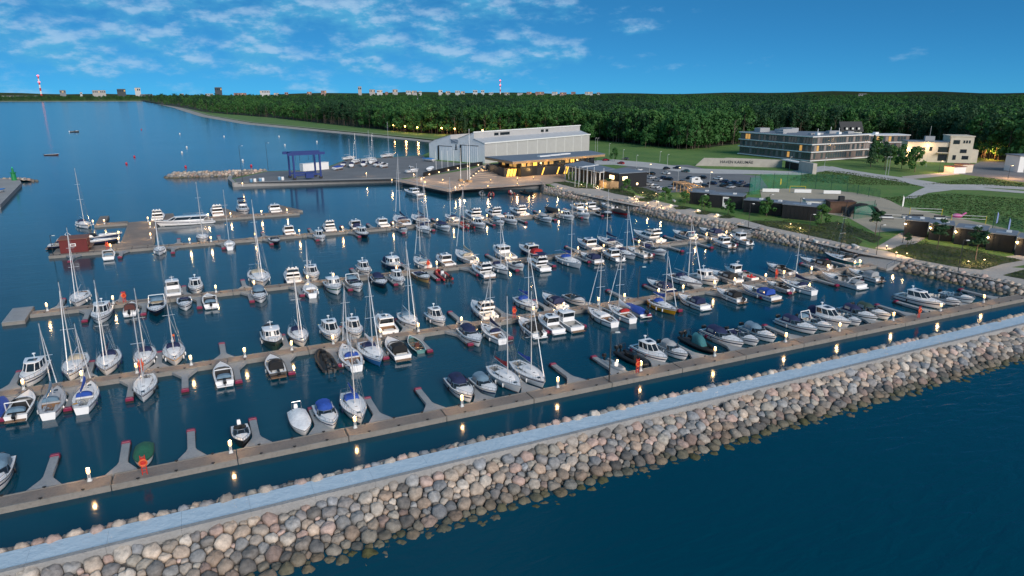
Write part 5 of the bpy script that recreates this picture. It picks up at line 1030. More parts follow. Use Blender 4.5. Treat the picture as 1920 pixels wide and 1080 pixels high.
MB().box((392, 300, b0 + 3 * FH + .9), (3, 2, 1.8)).build('roof_plant', WHITEP, h2)
# -- sign wall with the harbour's name
s0, s1 = W(1303, 310), W(1466, 313.5); sd = s1 - s0; sw = thing('sign_wall', 'long pale concrete wall with dark lettering below the hotel', 'sign wall', (s0.x, s0.y, ZL), math.atan2(sd.y, sd.x)); Lw = sd.length
MB().loft([[(0, 0, -.2), (Lw, 0, -.2), (Lw, 0, 4.0), (Lw * .36, 0, 4.6), (Lw * .33, 0, 4.3), (4.5, 0, 4.3)], [(0, .8, -.2), (Lw, .8, -.2), (Lw, .8, 4.0), (Lw * .36, .8, 4.6), (Lw * .33, .8, 4.3), (4.5, .8, 4.3)]]).build('wall', M('board_concrete', (.46, .42, .37), .8, var=.12, scale=.4), sw)
def text(s, size, loc, root, mat, name='lettering'):
    cu = bpy.data.curves.new(name, 'FONT'); cu.body = s; cu.size = size; cu.extrude = .04; cu.offset = .02; ob = bpy.data.objects.new(name, cu); COL.objects.link(ob); dg = bpy.context.evaluated_depsgraph_get(); me = bpy.data.meshes.new_from_object(ob.evaluated_get(dg)); bpy.data.objects.remove(ob); bpy.data.curves.remove(cu)
    o = link(name, me, mat, root); o['kind'] = 'stuff'; o.location = loc; o.rotation_euler = (math.pi / 2, 0, 0); return o
LET = M('dark_letters', (.03, .035, .045), .5)
text('HAVEN KAKUMÄE', 2.1, (Lw * .29, -.06, 1.7), sw, LET)
q0, q1 = W(1466, 313.8), W(1523, 326); qd = q1 - q0; ew = thing('retaining_wall', 'pale retaining wall with garage opening below the hotel corner', 'wall', (q0.x, q0.y, ZL), math.atan2(qd.y, qd.x)); Lq = qd.length
MB().box((Lq * .78, 1.0, 2.6), (Lq * .44, 2, 5.2)).build('wall', M('board_concrete', (.46, .42, .37), .8, var=.12, scale=.4), ew); MB().box((Lq * .28, 2.5, 2.0), (Lq * .54, 2, 4.0)).build('garage_opening', M('dark_interior', (.012, .012, .014), .7), ew); MB().box((Lq * .28, 1.2, 4.3), (Lq * .56, 3.6, .5)).build('slab_edge', BAND, ew)
# -- cream villa
v0, v1 = W(1697, 302), W(1822, 305); vd = v1 - v0; vl = thing('villa', 'cream two storey clubhouse with a raised right wing', 'villa', (v0.x, v0.y, ZL), math.atan2(vd.y, vd.x)); Lv = vd.length; CRE = M('cream_render', (.62, .55, .44), .8, var=.08, scale=.4)
MB().box((Lv * .32, 7, 5.6), (Lv * .64, 14, 11.2)).build('wall', CRE, vl); MB().box((Lv * .80, 6.6, 7.3), (Lv * .34, 15, 14.6)).build('raised_wing', CRE, vl); MB().box((Lv * 1.03, 7, 3.6), (Lv * .10, 12, 7.2)).build('side_wing', CRE, vl)
MB().box((Lv * .32, 7, 11.4), (Lv * .65, 14.6, .4)).build('roof', GREYROOF, vl); MB().box((Lv * .80, 6.6, 14.8), (Lv * .36, 15.6, .5)).build('roof', CRE, vl)
for x, z, w, h in ((.10, 7.5, 1.4, 2.2), (.22, 7.5, 4, 1.4), (.10, 3.0, 1.4, 2.2), (.24, 3, 1.4, 2.2), (.36, 7.5, 1.4, 2.2), (.55, 7.2, 5.5, 3.0), (.55, 2.7, 4.5, 3.6)): MB().box((Lv * x, -.05, z), (w, .12, h)).build('window', DKGLASS, vl)
for x, z, w, h in ((.72, 11.6, 3.2, 2.2), (.83, 11.8, .8, 1.6), (.87, 11.8, .8, 1.6), (.91, 11.8, .8, 1.6), (.84, 6.6, 3.2, 2.0), (.72, 3.0, 1.6, 2.6), (.88, 3.0, 3.2, 2.0)): MB().box((Lv * x, -1.0, z), (w, .12, h)).build('window', DKGLASS, vl)
MB().box((Lv * .55, -1.2, 5.4), (6.5, 2.4, .25)).build('balcony', CRE, vl); MB().tube((Lv * .36, 6, 11.6), (Lv * .36, 6, 20), .12).box((Lv * .36, 6, 13), (5, 3, 2.6)).build('roof_mast', M('plant_grey', (.34, .35, .36), .6), vl)
MB().box((Lv * .30, -.2, 9.4), (.5, .3, .4)).build('wall_lamp', GLOW, vl); point(vl, (Lv * .02, -2, 6), 1500, rad=.4); point(vl, (Lv * .30, -2.4, 9.0), 900, rad=.4)
g0 = W(1788, 325); gd = thing('shed', 'small white shed with low roofs beside the gravel track', 'shed', (g0.x, g0.y, ZL), R(-12)); MB().box((3.5, 3, 1.6), (7, 6, 3.2)).build('wall', WHITEP, gd); MB().box((10.5, 5, 2.0), (6.5, 5, 4.0)).build('annexe', CRE, gd); MB().box((3.5, 3, 3.3), (7.6, 6.6, .25)).build('roof', M('roof_red', (.22, .09, .06), .7), gd); MB().box((10.5, 5, 4.1), (7.2, 5.6, .25)).build('roof', M('roof_red', (.22, .09, .06), .7), gd)
hs0 = W(1590, 262, 4); hs = thing('gabled_house', 'dark roofed gabled house half hidden in trees behind the hotel', 'house', (hs0.x, hs0.y, ZL), R(-20))
MB().box((0, 0, 4.5), (17, 8, 9)).build('wall', WHITEP, hs)
MB().loft([[(-9.5, -5, 8.8), (-9.5, 5, 8.8), (-9.5, 0, 16.5)], [(9.5, -5, 8.8), (9.5, 5, 8.8), (9.5, 0, 16.5)]]).build('roof', M('slate_dark', (.025, .028, .032), .6), hs)
for k in (-5, 0, 5): MB().box((k, -3.6, 11.2), (2.6, 2.6, 2.2)).build('dormer', M('slate_dark', (.025, .028, .032), .6), hs); MB().box((k, -4.95, 11.2), (1.6, .1, 1.4)).build('window', WHITEP, hs)
w0 = W(1905, 322); wh = thing('garage_building', 'white low building at the right edge beside the forecourt', 'building', (w0.x, w0.y, ZL), R(-25)); MB().box((8, 4, 4), (16, 10, 8)).build('wall', WHITEP, wh); MB().box((8, 4, 8.2), (17, 11, .4)).build('roof', GREYROOF, wh); MB().box((5, -1.05, 2.2), (4, .1, 4)).build('door', DKGLASS, wh)
# -- beach huts and gear
def hut(px, py, w, d, h, mat, label, name='beach_hut', cat='hut'):
    p = W(px, py); r = thing(name, label, cat, (p.x, p.y, ZL), R(-32)); MB().box((0, d / 2, h / 2), (w, d, h)).build('wall', mat, r); MB().box((0, d / 2, h + .12), (w + .5, d + .5, .24)).build('roof', GREYROOF if mat is WHITEP else mat, r); return r
BRN = M('brown_timber', (.10, .05, .03), .65, var=.25, scale=1.2)
r = hut(1579, 399, 8, 5, 3.6, BRN, 'brown timber beach bar with a tall chimney box'); MB().box((.3, -.05, 1.2), (1.4, .1, 2.2)).build('door', BLK, r); MB().box((0, 2.4, 4.5), (1.6, 1.6, 1.8)).build('chimney_box', BLK, r)
r = hut(1534, 394, 8.5, 4, 3.2, WHITEP, 'white beach kiosk left of the brown timber bar')
for k in (-2.6, 0, 2.6): MB().box((k, -.05, 1.5), (1.7, .1, 1.8)).build('window', DKGLASS, r)
for i, (px, py) in enumerate(((1445, 360), (1505, 361.5), (1560, 363.5))):
    p = W(px, py); r = thing('banner_board', 'white banner board, %s from left behind the sand court' % ORD[i + 1], 'banner', (p.x, p.y, ZL), R(-33)); MB().box((0, 0, .9), (6.4, .12, 1.3)).build('board', WHITEP, r); MB().tube((-3, .1, 0), (-3, .1, 1.5), .06).build('post', STEEL, r); MB().tube((3, .1, 0), (3, .1, 1.5), .06).build('post', STEEL, r)
YEL = M('yellow_paint', (.65, .5, .03), .5)
p = W(1495, 359.5); r = thing('beach_goal', 'yellow goal frame behind the white banner boards', 'goal', (p.x, p.y, ZL), R(-33)); MB().path([(-3, 0, 0), (-3, 0, 2.4), (3, 0, 2.4), (3, 0, 0)], .09).build('frame', YEL, r)
def volley(px, py, rz, label):
    p = W(px, py); r = thing('volleyball_net', label, 'net', (p.x, p.y, ZL), rz)
    for s in (-1, 1): MB().tube((s * 4.6, 0, 0), (s * 4.6, 0, 2.6), .08).build('post', YEL, r)
    for z in (1.5, 2.43): MB().box((0, 0, z), (9.2, .05, .1)).build('tape', WHITEP, r)
    m = MB()
    for k in range(30): m.tube((-4.5 + k * .31, 0, 1.5), (-4.5 + k * .31, 0, 2.4), .008, n=3)
    m.build('mesh', RUBBER, r, kind='stuff')
volley(1668, 416, R(-42), 'white volleyball net on sand left of second kiosk row'); volley(1815, 418, R(-42), 'volleyball net behind the second kiosk row'); volley(1735, 404, R(-42), 'volleyball net with yellow posts in the middle of beach')
def sunbed(px, py, label):
    p = W(px, py); r = thing('sunbed', label, 'sunbed', (p.x, p.y, ZL), R(-35), 'sunbeds on the beach'); MB().box((0, 0, .5), (3.2, 1.6, .35)).build('cushion', WHITEP, r); MB().box((0, 0, .2), (3.4, 1.8, .3)).build('frame', BLK, r); MB().box((0, .75, .9), (3.2, .3, .7)).build('backrest', BLK, r)
for i, (px, py) in enumerate(((1663, 409), (1702, 409), (1722, 409), (1763, 411))): sunbed(px, py, 'white daybed, %s from left on the beach sand' % ORD[i + 1])
for px, py, h, c, lab in ((1690, 394, 5.2, WHITEP, 'tall white feather flag on the far beach'), (1866, 425, 4.6, M('flag_blue', (.25, .32, .6), .7), 'blue and white feather flag behind second kiosk row'), (1888, 438, 4.6, M('flag_blue', (.25, .32, .6), .7), 'blue feather flag nearest the right kiosks'), (1462, 350, 3.8, YEL, 'yellow beach flag by the green netting')):
    p = W(px, py); r = thing('feather_flag', lab, 'flag', (p.x, p.y, ZL)); MB().tube((0, 0, 0), (0, 0, h), .05, .02).build('pole', STEEL, r); MB().loft([[(.05, -.02, h * .25), (.75, -.02, h * .3), (.7, -.02, h * .85), (.05, -.02, h)], [(.05, .02, h * .25), (.75, .02, h * .3), (.7, .02, h * .85), (.05, .02, h)]]).build('banner', c, r)
p = W(1797, 409); r = thing('inflatable_float', 'pink inflatable float lying on the beach', 'inflatable', (p.x, p.y, ZL), R(-30)); PK = M('pink_vinyl', (.6, .12, .32), .4)
MB().loft([[(-2.2 + i * .55, math.cos(a) * w, .9 + math.sin(a) * w * .7) for a in (0, 1, 2, 3.1, 4.2, 5.2)] for i, w in enumerate((.1, .8, 1.1, 1.2, 1.1, .8, .3))]).build('body', PK, r, smooth=60); MB().path([(1.0, 0, 1.2), (1.6, 0, 1.7), (2.1, 0, 1.9)], .3, 6).build('head', PK, r, smooth=60)
p = W(1616, 404); r = thing('arch_tent', 'dark inflatable arch tent on the sand', 'tent', (p.x, p.y, ZL), R(-20)); MB().loft([[(5.2 * math.cos(t) + q * 0, 1.6 * s, 3.8 * math.sin(t)) for s in (-1, 1)] for t in [math.pi * k / 8 for k in range(9)] for q in (0,)], False, False, False).build('canopy', canvas('black'), r, smooth=60)
for s in (-1, 1): MB().path([(5.2 * math.cos(math.pi * k / 8), 1.6 * s, 3.8 * math.sin(math.pi * k / 8)) for k in range(9)], .3, 6).build('arch_tube', canvas('black'), r)
# green netting round the sand court
def net_mat():
    m = bpy.data.materials.new('green_netting'); m.use_nodes = True; n, l = m.node_tree.nodes, m.node_tree.links; p = n['Principled BSDF']; p.inputs['Base Color'].default_value = (.015, .22, .13, 1); p.inputs['Roughness'].default_value = .8
    tr = n.new('ShaderNodeBsdfTransparent'); mx = n.new('ShaderNodeMixShader'); tc = n.new('ShaderNodeTexCoord'); nz = n.new('ShaderNodeTexNoise'); nz.inputs['Scale'].default_value = .6; l.new(tc.outputs['Object'], nz.inputs['Vector'])
    r = n.new('ShaderNodeMapRange'); r.inputs[1].default_value = .3; r.inputs[2].default_value = .7; r.inputs[3].default_value = .12; r.inputs[4].default_value = .38; l.new(nz.outputs['Fac'], r.inputs[0]); l.new(r.outputs[0], mx.inputs[0]); l.new(tr.outputs[0], mx.inputs[1]); l.new(p.outputs[0], mx.inputs[2]); l.new(mx.outputs[0], n['Material Output'].inputs['Surface']); return m
NET = net_mat(); GP = M('green_post', (.01, .08, .05), .5)
def netting(pts, h, label):
    r = thing('net_fence', label, 'net fence')
    P = [W(x, y) for x, y in pts]
    for a, b in zip(P, P[1:]):
        n = max(1, round((b - a).length / 7)); 
        for k in range(n):
            p, q = a.lerp(b, k / n), a.lerp(b, (k + 1) / n); MB().add([(p.x, p.y, ZL), (q.x, q.y, ZL), (q.x, q.y, ZL + h), (p.x, p.y, ZL + h)], [(0, 1, 2, 3)]).build('net_panel', NET, r, fix=False); MB().tube((p.x, p.y, ZL), (p.x, p.y, ZL + h + .2), .09).build('post', GP, r)
netting([(1404, 364), (1424, 355), (1500, 352), (1588, 359)], 6.5, 'tall green netting behind the beach sand court'); netting([(1404, 364), (1424, 363)], 6.5, 'short green netting at the left end of sand court'); netting([(1600, 410), (1640, 405), (1638, 398), (1603, 400)], 4, 'small green net cage on the sand near the brown bar'); netting([(1860, 432), (1915, 447)], 5, 'green netting behind the right kiosks'); netting([(1588, 359), (1650, 372)], 3.5, 'low green netting at the right of sand court')
# -- red hut on the fourth pontoon
u = u_at(115, 203.5); u2 = u_at(167, 203.5); r = thing('red_hut', 'red floating hut with a pale flat roof on the fourth pontoon', 'hut', (u, 202.2, DZ + .06)); Wd = u2 - u; RED = M('red_boards', (.13, .012, .012), .6, var=.2, scale=1.2, stretch=(4, 4, .5))
MB().box((Wd / 2, 3.2, 1.7), (Wd, 5.6, 3.4)).build('wall', RED, r); MB().box((Wd / 2, 3.2, 3.46), (Wd + .5, 6.2, .16)).build('roof', M('roof_red', (.22, .09, .06), .7), r); MB().box((Wd * .48, .37, 2.0), (1.3, .06, .75)).build('sign_board', WHITEP, r); MB().box((Wd * .48, .33, 2.0), (.9, .04, .35)).build('sign_panel', RED, r); MB().box((Wd + .5, 3, 1.1), (.9, 5, .1)).build('side_shelf', TEAK, r)
platform('platform', 'float carrying the red hut at the fourth pontoon end', [(u - 2, 203.9), (u2 + 9, 203.9), (u2 + 9, 210), (u - 2, 210)], .68)
# -- quay at the left edge of the bay
q = [W(0, 384, 1.5), W(40, 343, 1.5), W(38, 338, 1.5), W(-10, 333, 1.5), W(-260, 335, 1.5), W(-260, 420, 1.5)]
o = MB().prism([p[:2] for p in q], -1, 1.5).build('pier_quay', CONC, kind='structure')
p = W(27, 338, 1.5); r = thing('harbour_beacon', 'green harbour beacon at the tip of the left quay', 'beacon', (p.x, p.y, 1.5)); GRN = M('beacon_green', (.01, .22, .06), .5)
MB().lathe([(1.1, 0), (.9, 3.2), (1.3, 3.3), (1.3, 3.6), (.5, 3.7), (.45, 5.2), (.1, 5.6)], n=10).build('tower', GRN, r, smooth=30); MB().lathe([(.2, 5.5), (.25, 5.9), (.05, 6.1)], n=8).build('lamp', M('green_glass', (.05, .6, .3), .2), r)
t0 = W(4, 362, 1.5); boat('t', 12, W_, 'lightblue', (t0.x - 3, t0.y, 1.9), R(55), 'boat under bright blue tarpaulin ashore on left quay', 'boats ashore'); t0 = W(2, 350, 1.5); boat('t', 9, W_, W_, (t0.x - 4, t0.y + 2, 1.9), R(70), 'boat under white tarpaulin ashore on left quay', 'boats ashore')
p = W(44, 341, 0); o = revetment('quay_tip_rocks', [(p.x + 6, p.y, -.3), (p.x + 2, p.y + 6, -.3), (p.x - 8, p.y + 8, -.3)], [(p.x + 1, p.y - 1, 1.2), (p.x - 1, p.y + 2, 1.2), (p.x - 8, p.y + 3, 1.2)], [.8, .6, .5], 21); tag(o, 'dark boulders at the tip of the left quay', 'rocks')
# ------------------------------------------------------------------ cars, lamp posts, lift, flags, buoys
def car_meshes(van=False):
    L, Wd = (5.6, 2.1) if van else (4.5, 1.8); b = MB()
    sec = [(-L / 2, .35, .62), (-L / 2 + .1, .30, .95), (-L * .25, .28, 1.0), (L * .20, .28, .95), (L / 2 - .3, .30, .78), (L / 2, .38, .62)]
    if van: sec = [(-L / 2, .35, 2.5), (-L * .2, .28, 2.75), (L * .22, .28, 2.7), (L * .36, .3, 1.3), (L / 2 - .1, .3, 1.05), (L / 2, .38, .7)]
    b.loft([[(x, -Wd / 2 * f, z0), (x, Wd / 2 * f, z0), (x, Wd / 2 * f, (z0 + z1) / 2), (x, Wd / 2 * f * .94, z1), (x, -Wd / 2 * f * .94, z1), (x, -Wd / 2 * f, (z0 + z1) / 2)] for (x, z0, z1), f in zip(sec, (.92, 1, 1, 1, .97, .86))]); body = b.mesh('body', 35); fixn(body)
    g = MB()
    if van: g.box((L * .29, 0, 1.95), (.5, Wd * .96, .75)).box((-.4, 0, 1.95), (1.4, Wd * 1.01, .6))
    else: g.loft([[(-L * .42, -.76, .97), (L * .22, -.76, .95), (L * .22, .76, .95), (-L * .42, .76, .97)], [(-L * .30, -.62, 1.40), (L * .03, -.62, 1.42), (L * .03, .62, 1.42), (-L * .30, .62, 1.40)]])
    gl = g.mesh('windows'); fixn(gl)
    r = MB(); 
    if not van: r.loft([[(-L * .31, -.64, 1.40), (L * .035, -.64, 1.42), (L * .035, .64, 1.42), (-L * .31, .64, 1.40)], [(-L * .28, -.55, 1.47), (L * .0, -.55, 1.48), (L * .0, .55, 1.48), (-L * .28, .55, 1.47)]])
    else: r.box((-L * .1, 0, 2.78), (1.2, .9, .12))
    rf = r.mesh('roof'); fixn(rf)
    w = MB(); w.tube((0, -.11, 0), (0, .11, 0), .33, .33, 10); wh = w.mesh('wheel'); h = MB().box((L / 2 - .06, 0, .66), (.08, .34, .14)); hl = h.mesh('headlight'); return body, gl, rf, wh, hl, L, Wd
CM = car_meshes(); VM = car_meshes(True)
CARP = {c: M('car_paint_' + c, v, .25, var=.03, coat=.5) for c, v in (('white', (.75, .75, .74)), ('silver', (.42, .43, .45)), ('black', (.015, .015, .017)), ('navy', (.015, .025, .07)), ('grey', (.10, .105, .11)), ('red', (.35, .015, .015)), ('teal', (.02, .10, .11)))}
def car(px, py, c, rz, label, van=False):
    body, gl, rf, wh, hl, L, Wd = VM if van else CM; p = W(px, py); r = thing('camper_van' if van else 'car', label, 'van' if van else 'car', (p.x, p.y, ZL + .04), rz, 'cars in the car park')
    def lk(n, me, m): o = bpy.data.objects.new(n, me); COL.objects.link(o); o.parent = r; 
    for n, me, m in (('body', body, CARP[c]), ('windows', gl, GLASS), ('roof', rf, CARP[c])):
        o = bpy.data.objects.new(n, me); COL.objects.link(o); o.parent = r
        if not me.materials: me.materials.append(None)
        o.material_slots[0].link = 'OBJECT'; o.material_slots[0].material = m
    for sx in (-1, 1):
        for sy in (-1, 1): o = link('wheel', wh, RUBBER, r); o.location = (sx * L * .31, sy * (Wd / 2 - .08), .33)
    for sy in (-1, 1): o = link('headlight', hl, M('headlight_glass', (.7, .7, .68), .1), r); o.location = (0, sy * Wd * .32, 0)
cars = [(1198, 320, 'white'), (1248, 326, 'white'), (1221, 327, 'black'), (1222, 334, 'silver'), (1232, 339, 'silver'), (1242, 335, 'navy'), (1253, 337, 'black'), (1216, 347, 'white'), (1227, 352, 'white'), (1241, 356, 'silver'), (1256, 354, 'silver'), (1250, 317, 'black'), (1269, 316, 'navy'), (1285, 322, 'teal'), (1294, 335, 'black'), (1316, 334, 'black'), (1305, 351, 'white'), (1268, 347, 'black'), (1280, 342, 'grey'), (1287, 350, 'navy'), (1321, 350, 'black'), (1345, 336, 'white'), (1358, 342, 'navy'), (1366, 348, 'black'), (1374, 344, 'navy'), (1383, 349, 'grey'), (1391, 344, 'navy'), (1371, 352, 'silver'), (1357, 349, 'black'), (1402, 350, 'navy'), (1136, 301, 'red'), (1173, 299, 'grey'), (1164, 307, 'red'), (1276, 353, 'grey'), (1335, 345, 'navy')]
where = {}
for i, (px, py, c) in enumerate(sorted(cars)):
    where[c] = where.get(c, 0) + 1
    car(px, py, c, R(100 if i % 3 else 12) + (i % 5) * .04, 'parked %s car behind the promenade, %s %s car from left' % (c, ORD[where[c]], c))
car(1305, 343, 'white', R(-8), 'tall white camper van standing among parked cars', True)
POLE = M('dark_pole', (.03, .032, .035), .5); PALEP = M('pale_pole', (.45, .47, .46), .5)
def lamp_post(px, py, h, label, mat=POLE, lit=False, arm=.9, z=ZL, loc=None):
    p = loc or W(px, py, z); r = thing('lamp_post', label, 'street lamp', (p[0], p[1], z), R(-25), 'street lamps'); MB().tube((0, 0, 0), (0, 0, h), .10, .06, 6).build('pole', mat, r); MB().box((arm / 2, 0, h + .02), (arm, .1, .1)).build('arm', mat, r)
    MB().box((arm, 0, h), (.75, .32, .14), taper=.8).build('lamp_head', GLOWSOFT if lit else M('lamp_head_pale', (.6, .62, .6), .4), r); return r
for i, (px, py, h) in enumerate(sorted(((1403, 426, 7.0), (1515, 450, 7.0), (1643, 478, 7.5), (1692, 456, 7.0), (1796, 510, 7.2), (1315, 402, 6.5), (1232, 387, 6.5), (1167, 366, 6.5), (1440, 402, 6.5), (1497, 410, 6.5)))): lamp_post(px, py, h, 'dark slim lamp post on the promenade, %s from left of the promenade lamps' % ORD[i + 1])
lamp_post(0, 0, 7.5, 'dark lamp post standing on the nearest pontoon', z=DZ, loc=(u_at(1142, 75.2), 75.2)); lamp_post(0, 0, 6.5, 'dark lamp post standing on the second pontoon', z=DZ, loc=(u_at(1196, 107.6), 107.6)); lamp_post(0, 0, 5, 'dark lamp post at the red hut end of fourth pontoon', z=DZ, loc=(u_at(100, 202), 202))
for i, (px, py, h) in enumerate(sorted(((1193, 314, 6.5), (1217, 332, 6.0), (1271, 342, 6.5), (1330, 352, 6.5), (1251, 312, 6.5), (1237, 304, 6), (1142, 290, 7), (1120, 284, 9), (1116, 284, 9), (1168, 300, 6), (1480, 318, 6.5), (1545, 318, 6), (1736, 312, 7), (1665, 330, 9), (1660, 330, 9), (1845, 300, 7)))): lamp_post(px, py, h, 'pale slender lamp post by the roads and car park, %s from left' % ORD[i + 1], PALEP, lit=px in (1217, 1271, 1330), arm=.5)
p = W(1845, 297); r = lamp_post(1852, 299, 6, 'bright orange street lamp at the forest edge by forecourt', lit=True); MB().lathe([(.1, 0), (.5, .2), (.5, .5), (.1, .7)], (.9, 0, 5.6), 8).build('glow_head', M('sodium', (1, .5, .1), .4, emit=30, ecol=(1, .42, .08)), r); point(r, (1, -.5, 5.0), 6000, (1, .45, .12), .4)
for px, py, w in ((1760, 325, 3200), (1890, 335, 4500)): r = lamp_post(px, py, 6, 'lit street lamp beside the shed road' if px < 1800 else 'lit street lamp on the right forecourt', lit=True); point(r, (.9, 0, 5.6), w, (1, .5, .2), .3)
# benches lit from below along the promenade
BEN = M('bench_white', (.75, .72, .66), .5)
for i, (px, py) in enumerate(sorted(((1233, 379), (1259, 386), (1310, 395.5), (1346, 404), (1528, 452), (1604, 462), (1264, 377), (1180, 372)))):
    p = W(px, py); r = thing('promenade_bench', 'pale block bench on the promenade, %s from left' % ORD[i + 1], 'bench', (p.x, p.y, ZL + .06), R(62), 'pale promenade benches'); MB().box((0, 0, .42), (3.2, .8, .14)).build('seat', BEN, r); MB().box((0, 0, .18), (2.9, .55, .34)).build('plinth', BEN, r)
    if px in (1233, 1259, 1310, 1346): MB().box((0, .32, .3), (2.6, .08, .08)).build('light_strip', GLOWSOFT, r); point(r, (-.9, .6, .9), 110, (1, .68, .38), .3)
# warm path lights that wash the planting (low bollards)
for i, (px, py) in enumerate(sorted(((1482, 424), (1500, 432), (1662, 466), (1680, 478), (1845, 492), (1815, 495), (1700, 480), (1230, 366), (1205, 364), (1195, 377), (1215, 384), (1240, 389), (1120, 352), (1090, 349), (1046, 352), (1190, 372)))):
    p = W(px, py); r = thing('path_light', 'low warm path light along the promenade, %s from left' % ORD[i + 1], 'path light', (p.x, p.y, ZL), 0, 'low path lights'); MB().box((0, 0, .4), (.16, .16, .8)).build('post', POLE, r); MB().box((0, 0, .86), (.2, .2, .14)).build('lamp_head', GLOWSOFT, r); point(r, (0, 0, 1.3), 260, (1, .62, .28), .15)
# warm lights on the plaza
for i, (px, py, w) in enumerate(sorted(((830, 341, 400), (870, 345, 500), (920, 341, 450), (970, 338, 500), (905, 322, 350), (1000, 336, 500), (795, 337, 300), (862, 352, 300), (915, 353, 300), (970, 348, 300)))):
    p = W(px, py); r = thing('plaza_light', 'small lit bollard on the timber plaza, %s from left' % ORD[i + 1], 'bollard light', (p.x, p.y, ZL + .05), 0, 'plaza bollard lights'); MB().tube((0, 0, 0), (0, 0, .9), .1).build('post', POLE, r); MB().lathe([(.1, .9), (.16, .95), (.16, 1.2), (.06, 1.28)], n=6).build('lamp_head', GLOW, r); point(r, (0, 0, 2.2), w, (1, .66, .36), .3)
# tall white flagpoles on the plaza, smaller ones by the yard fence
for i, (px, py, h) in enumerate(((864, 339, 14.5), (877, 340, 16.5), (881, 341, 23), (818, 322, 10), (829, 320, 10), (840, 318, 9.5), (851, 317, 9.5), (1078, 350, 8.5), (1085, 351, 8.5), (1100, 352, 8.5), (1113, 352, 8.5), (1131, 354, 8.5), (1148, 350, 5), (1157, 352, 5))):
    p = W(px, py); r = thing('flagpole', ('tall white flagpole on the timber plaza, %s from left' % ORD[i + 1]) if i < 3 else ('slim white flagpole behind the yard fence, %s from left' % ORD[i - 2]) if i < 7 else ('slim white flagpole before the pavilion, %s from left' % ORD[i - 6]), 'flagpole', (p.x, p.y, ZL), 0, 'white flagpoles'); MB().tube((0, 0, 0), (0, 0, h), .16 if i < 3 else .1, .09, 6).build('pole', WHITEP, r); MB().lathe([(.16, 0), (.16, .12), (.03, .25)], (0, 0, h), 6).build('finial', WHITEP, r)
    if i < 3: MB().box((0, 0, .5), (1.6, 1.6, 1.0)).build('base_box', WOODL, r)
    if i > 11: MB().loft([[(.1, -.02, h - 1.5), (.9, -.02, h - 1.9), (.9, -.02, h - .5), (.1, -.02, h - .1)], [(.1, .02, h - 1.5), (.9, .02, h - 1.9), (.9, .02, h - .5), (.1, .02, h - .1)]]).build('flag', WHITEP, r)
# blue travelling boat lift
a = W(553, 337); b = W(602, 334); d = b - a; tl = thing('boat_lift', 'blue travelling boat lift on four wheels at the quay', 'boat lift', (a.x, a.y, ZL), math.atan2(d.y, d.x)); BL = M('lift_blue', (.003, .028, .17), .5, var=.08); Lt = d.length; Dt = 9.0; Ht = 11.2
for x in (0, Lt):
    for y in (0, Dt): MB().box((x, y, Ht / 2 + .6), (.75, .75, Ht - .8)).build('leg', BL, tl); w = MB(); w.tube((x, y - .35, .75), (x, y + .35, .75), .8, .8, 12); w.build('wheel', RUBBER, tl)
for y in (0, Dt): MB().box((Lt / 2, y, Ht + .5), (Lt + 5, .8, 1.2)).build('top_beam', BL, tl); MB().box((Lt / 2, y, 2.2), (Lt, .5, .7)).build('lower_beam', BL, tl)
MB().box((-.2, Dt / 2, Ht + .5), (.8, Dt, 1.0)).build('cross_beam', BL, tl); MB().box((Lt * .55, -.6, 1.8), (3.6, 1.6, 2.0)).build('engine_housing', BL, tl)
for x in (Lt * .25, Lt * .75):
    for y in (.6, Dt - .6): MB().tube((x, y, Ht), (x, y, Ht - 3.2), .06).build('sling_cable', RUBBER, tl)
# yard furniture
p = W(590, 318); r = thing('storage_container', 'long white storage container behind the boat lift', 'container', (p.x, p.y, ZL), R(22)); MB().box((0, 0, 1.8), (15, 3.2, 3.6)).build('body', WHITEP, r); MB().box((0, 0, 3.66), (15.2, 3.4, .12)).build('roof', BAND, r)
for k in range(1, 6): MB().box((-7.5 + k * 2.5, -1.62, 1.8), (.1, .08, 3.4)).build('rib', BAND, r)
stored = [(655, 300, 's', 9, 10), (668, 306, 's', 10, 14), (692, 303, 's', 10, 15.5), (700, 306, 's', 11, 14.5), (728, 295, 's', 11, 19), (684, 311, 'h', 8, 0), (712, 312, 'c', 7, 0), (645, 311, 't', 7, 0), (722, 314, 'o', 6, 0), (660, 313, 'c', 7, 0), (636, 318, 't', 8, 0)]
for i, (px, py, k, L, mh) in enumerate(stored):
    p = W(px, py); kw = dict(mast=mh, hood=0, jib=0) if k == 's' else dict(ob=0)
    r = boat(k, L, W_, ('none' if k in 's' else 'blue' if px == 636 else 'navy'), (p.x, p.y, ZL + .95), R(20 + i * 37 % 70), ('white %s on a cradle in the boatyard, %s from left' % ({'s': 'sailboat', 'h': 'cruiser', 'c': 'canopied motorboat', 't': 'covered boat', 'o': 'open motorboat'}[k], ORD[sorted(s[0] for s in stored).index(px) + 1])), 'boats ashore in the yard', **kw)
    for x in (-L * .25, L * .2): MB().box((x, 0, -.72), (.3, L * .26, .5)).build('cradle', M('cradle_steel', (.12, .06, .04), .7), r)
p = W(774, 324); boat('h', 7, W_, 'none', (p.x, p.y, ZL + .8), R(10), 'white motorboat on a trailer before the hangar', 'boats ashore in the yard', ob=0)
p = W(808, 319); boat('t', 9, W_, W_, (p.x, p.y, ZL + .8), R(60), 'boat under white cover beside the dark yard fence', 'boats ashore in the yard')
p = W(802, 302); boat('t', 9, W_, 'lightblue', (p.x, p.y, ZL + .8), R(120), 'boat under blue cover beside the hangar door', 'boats ashore in the yard')
for i, (px, py, h) in enumerate(((455, 342, 16), (503, 320, 14))): lamp_post(px, py, h, 'very tall dark lamp mast at the left quay corner' if i == 0 else 'tall dark lamp mast behind the quay near rock mole', arm=1.4)
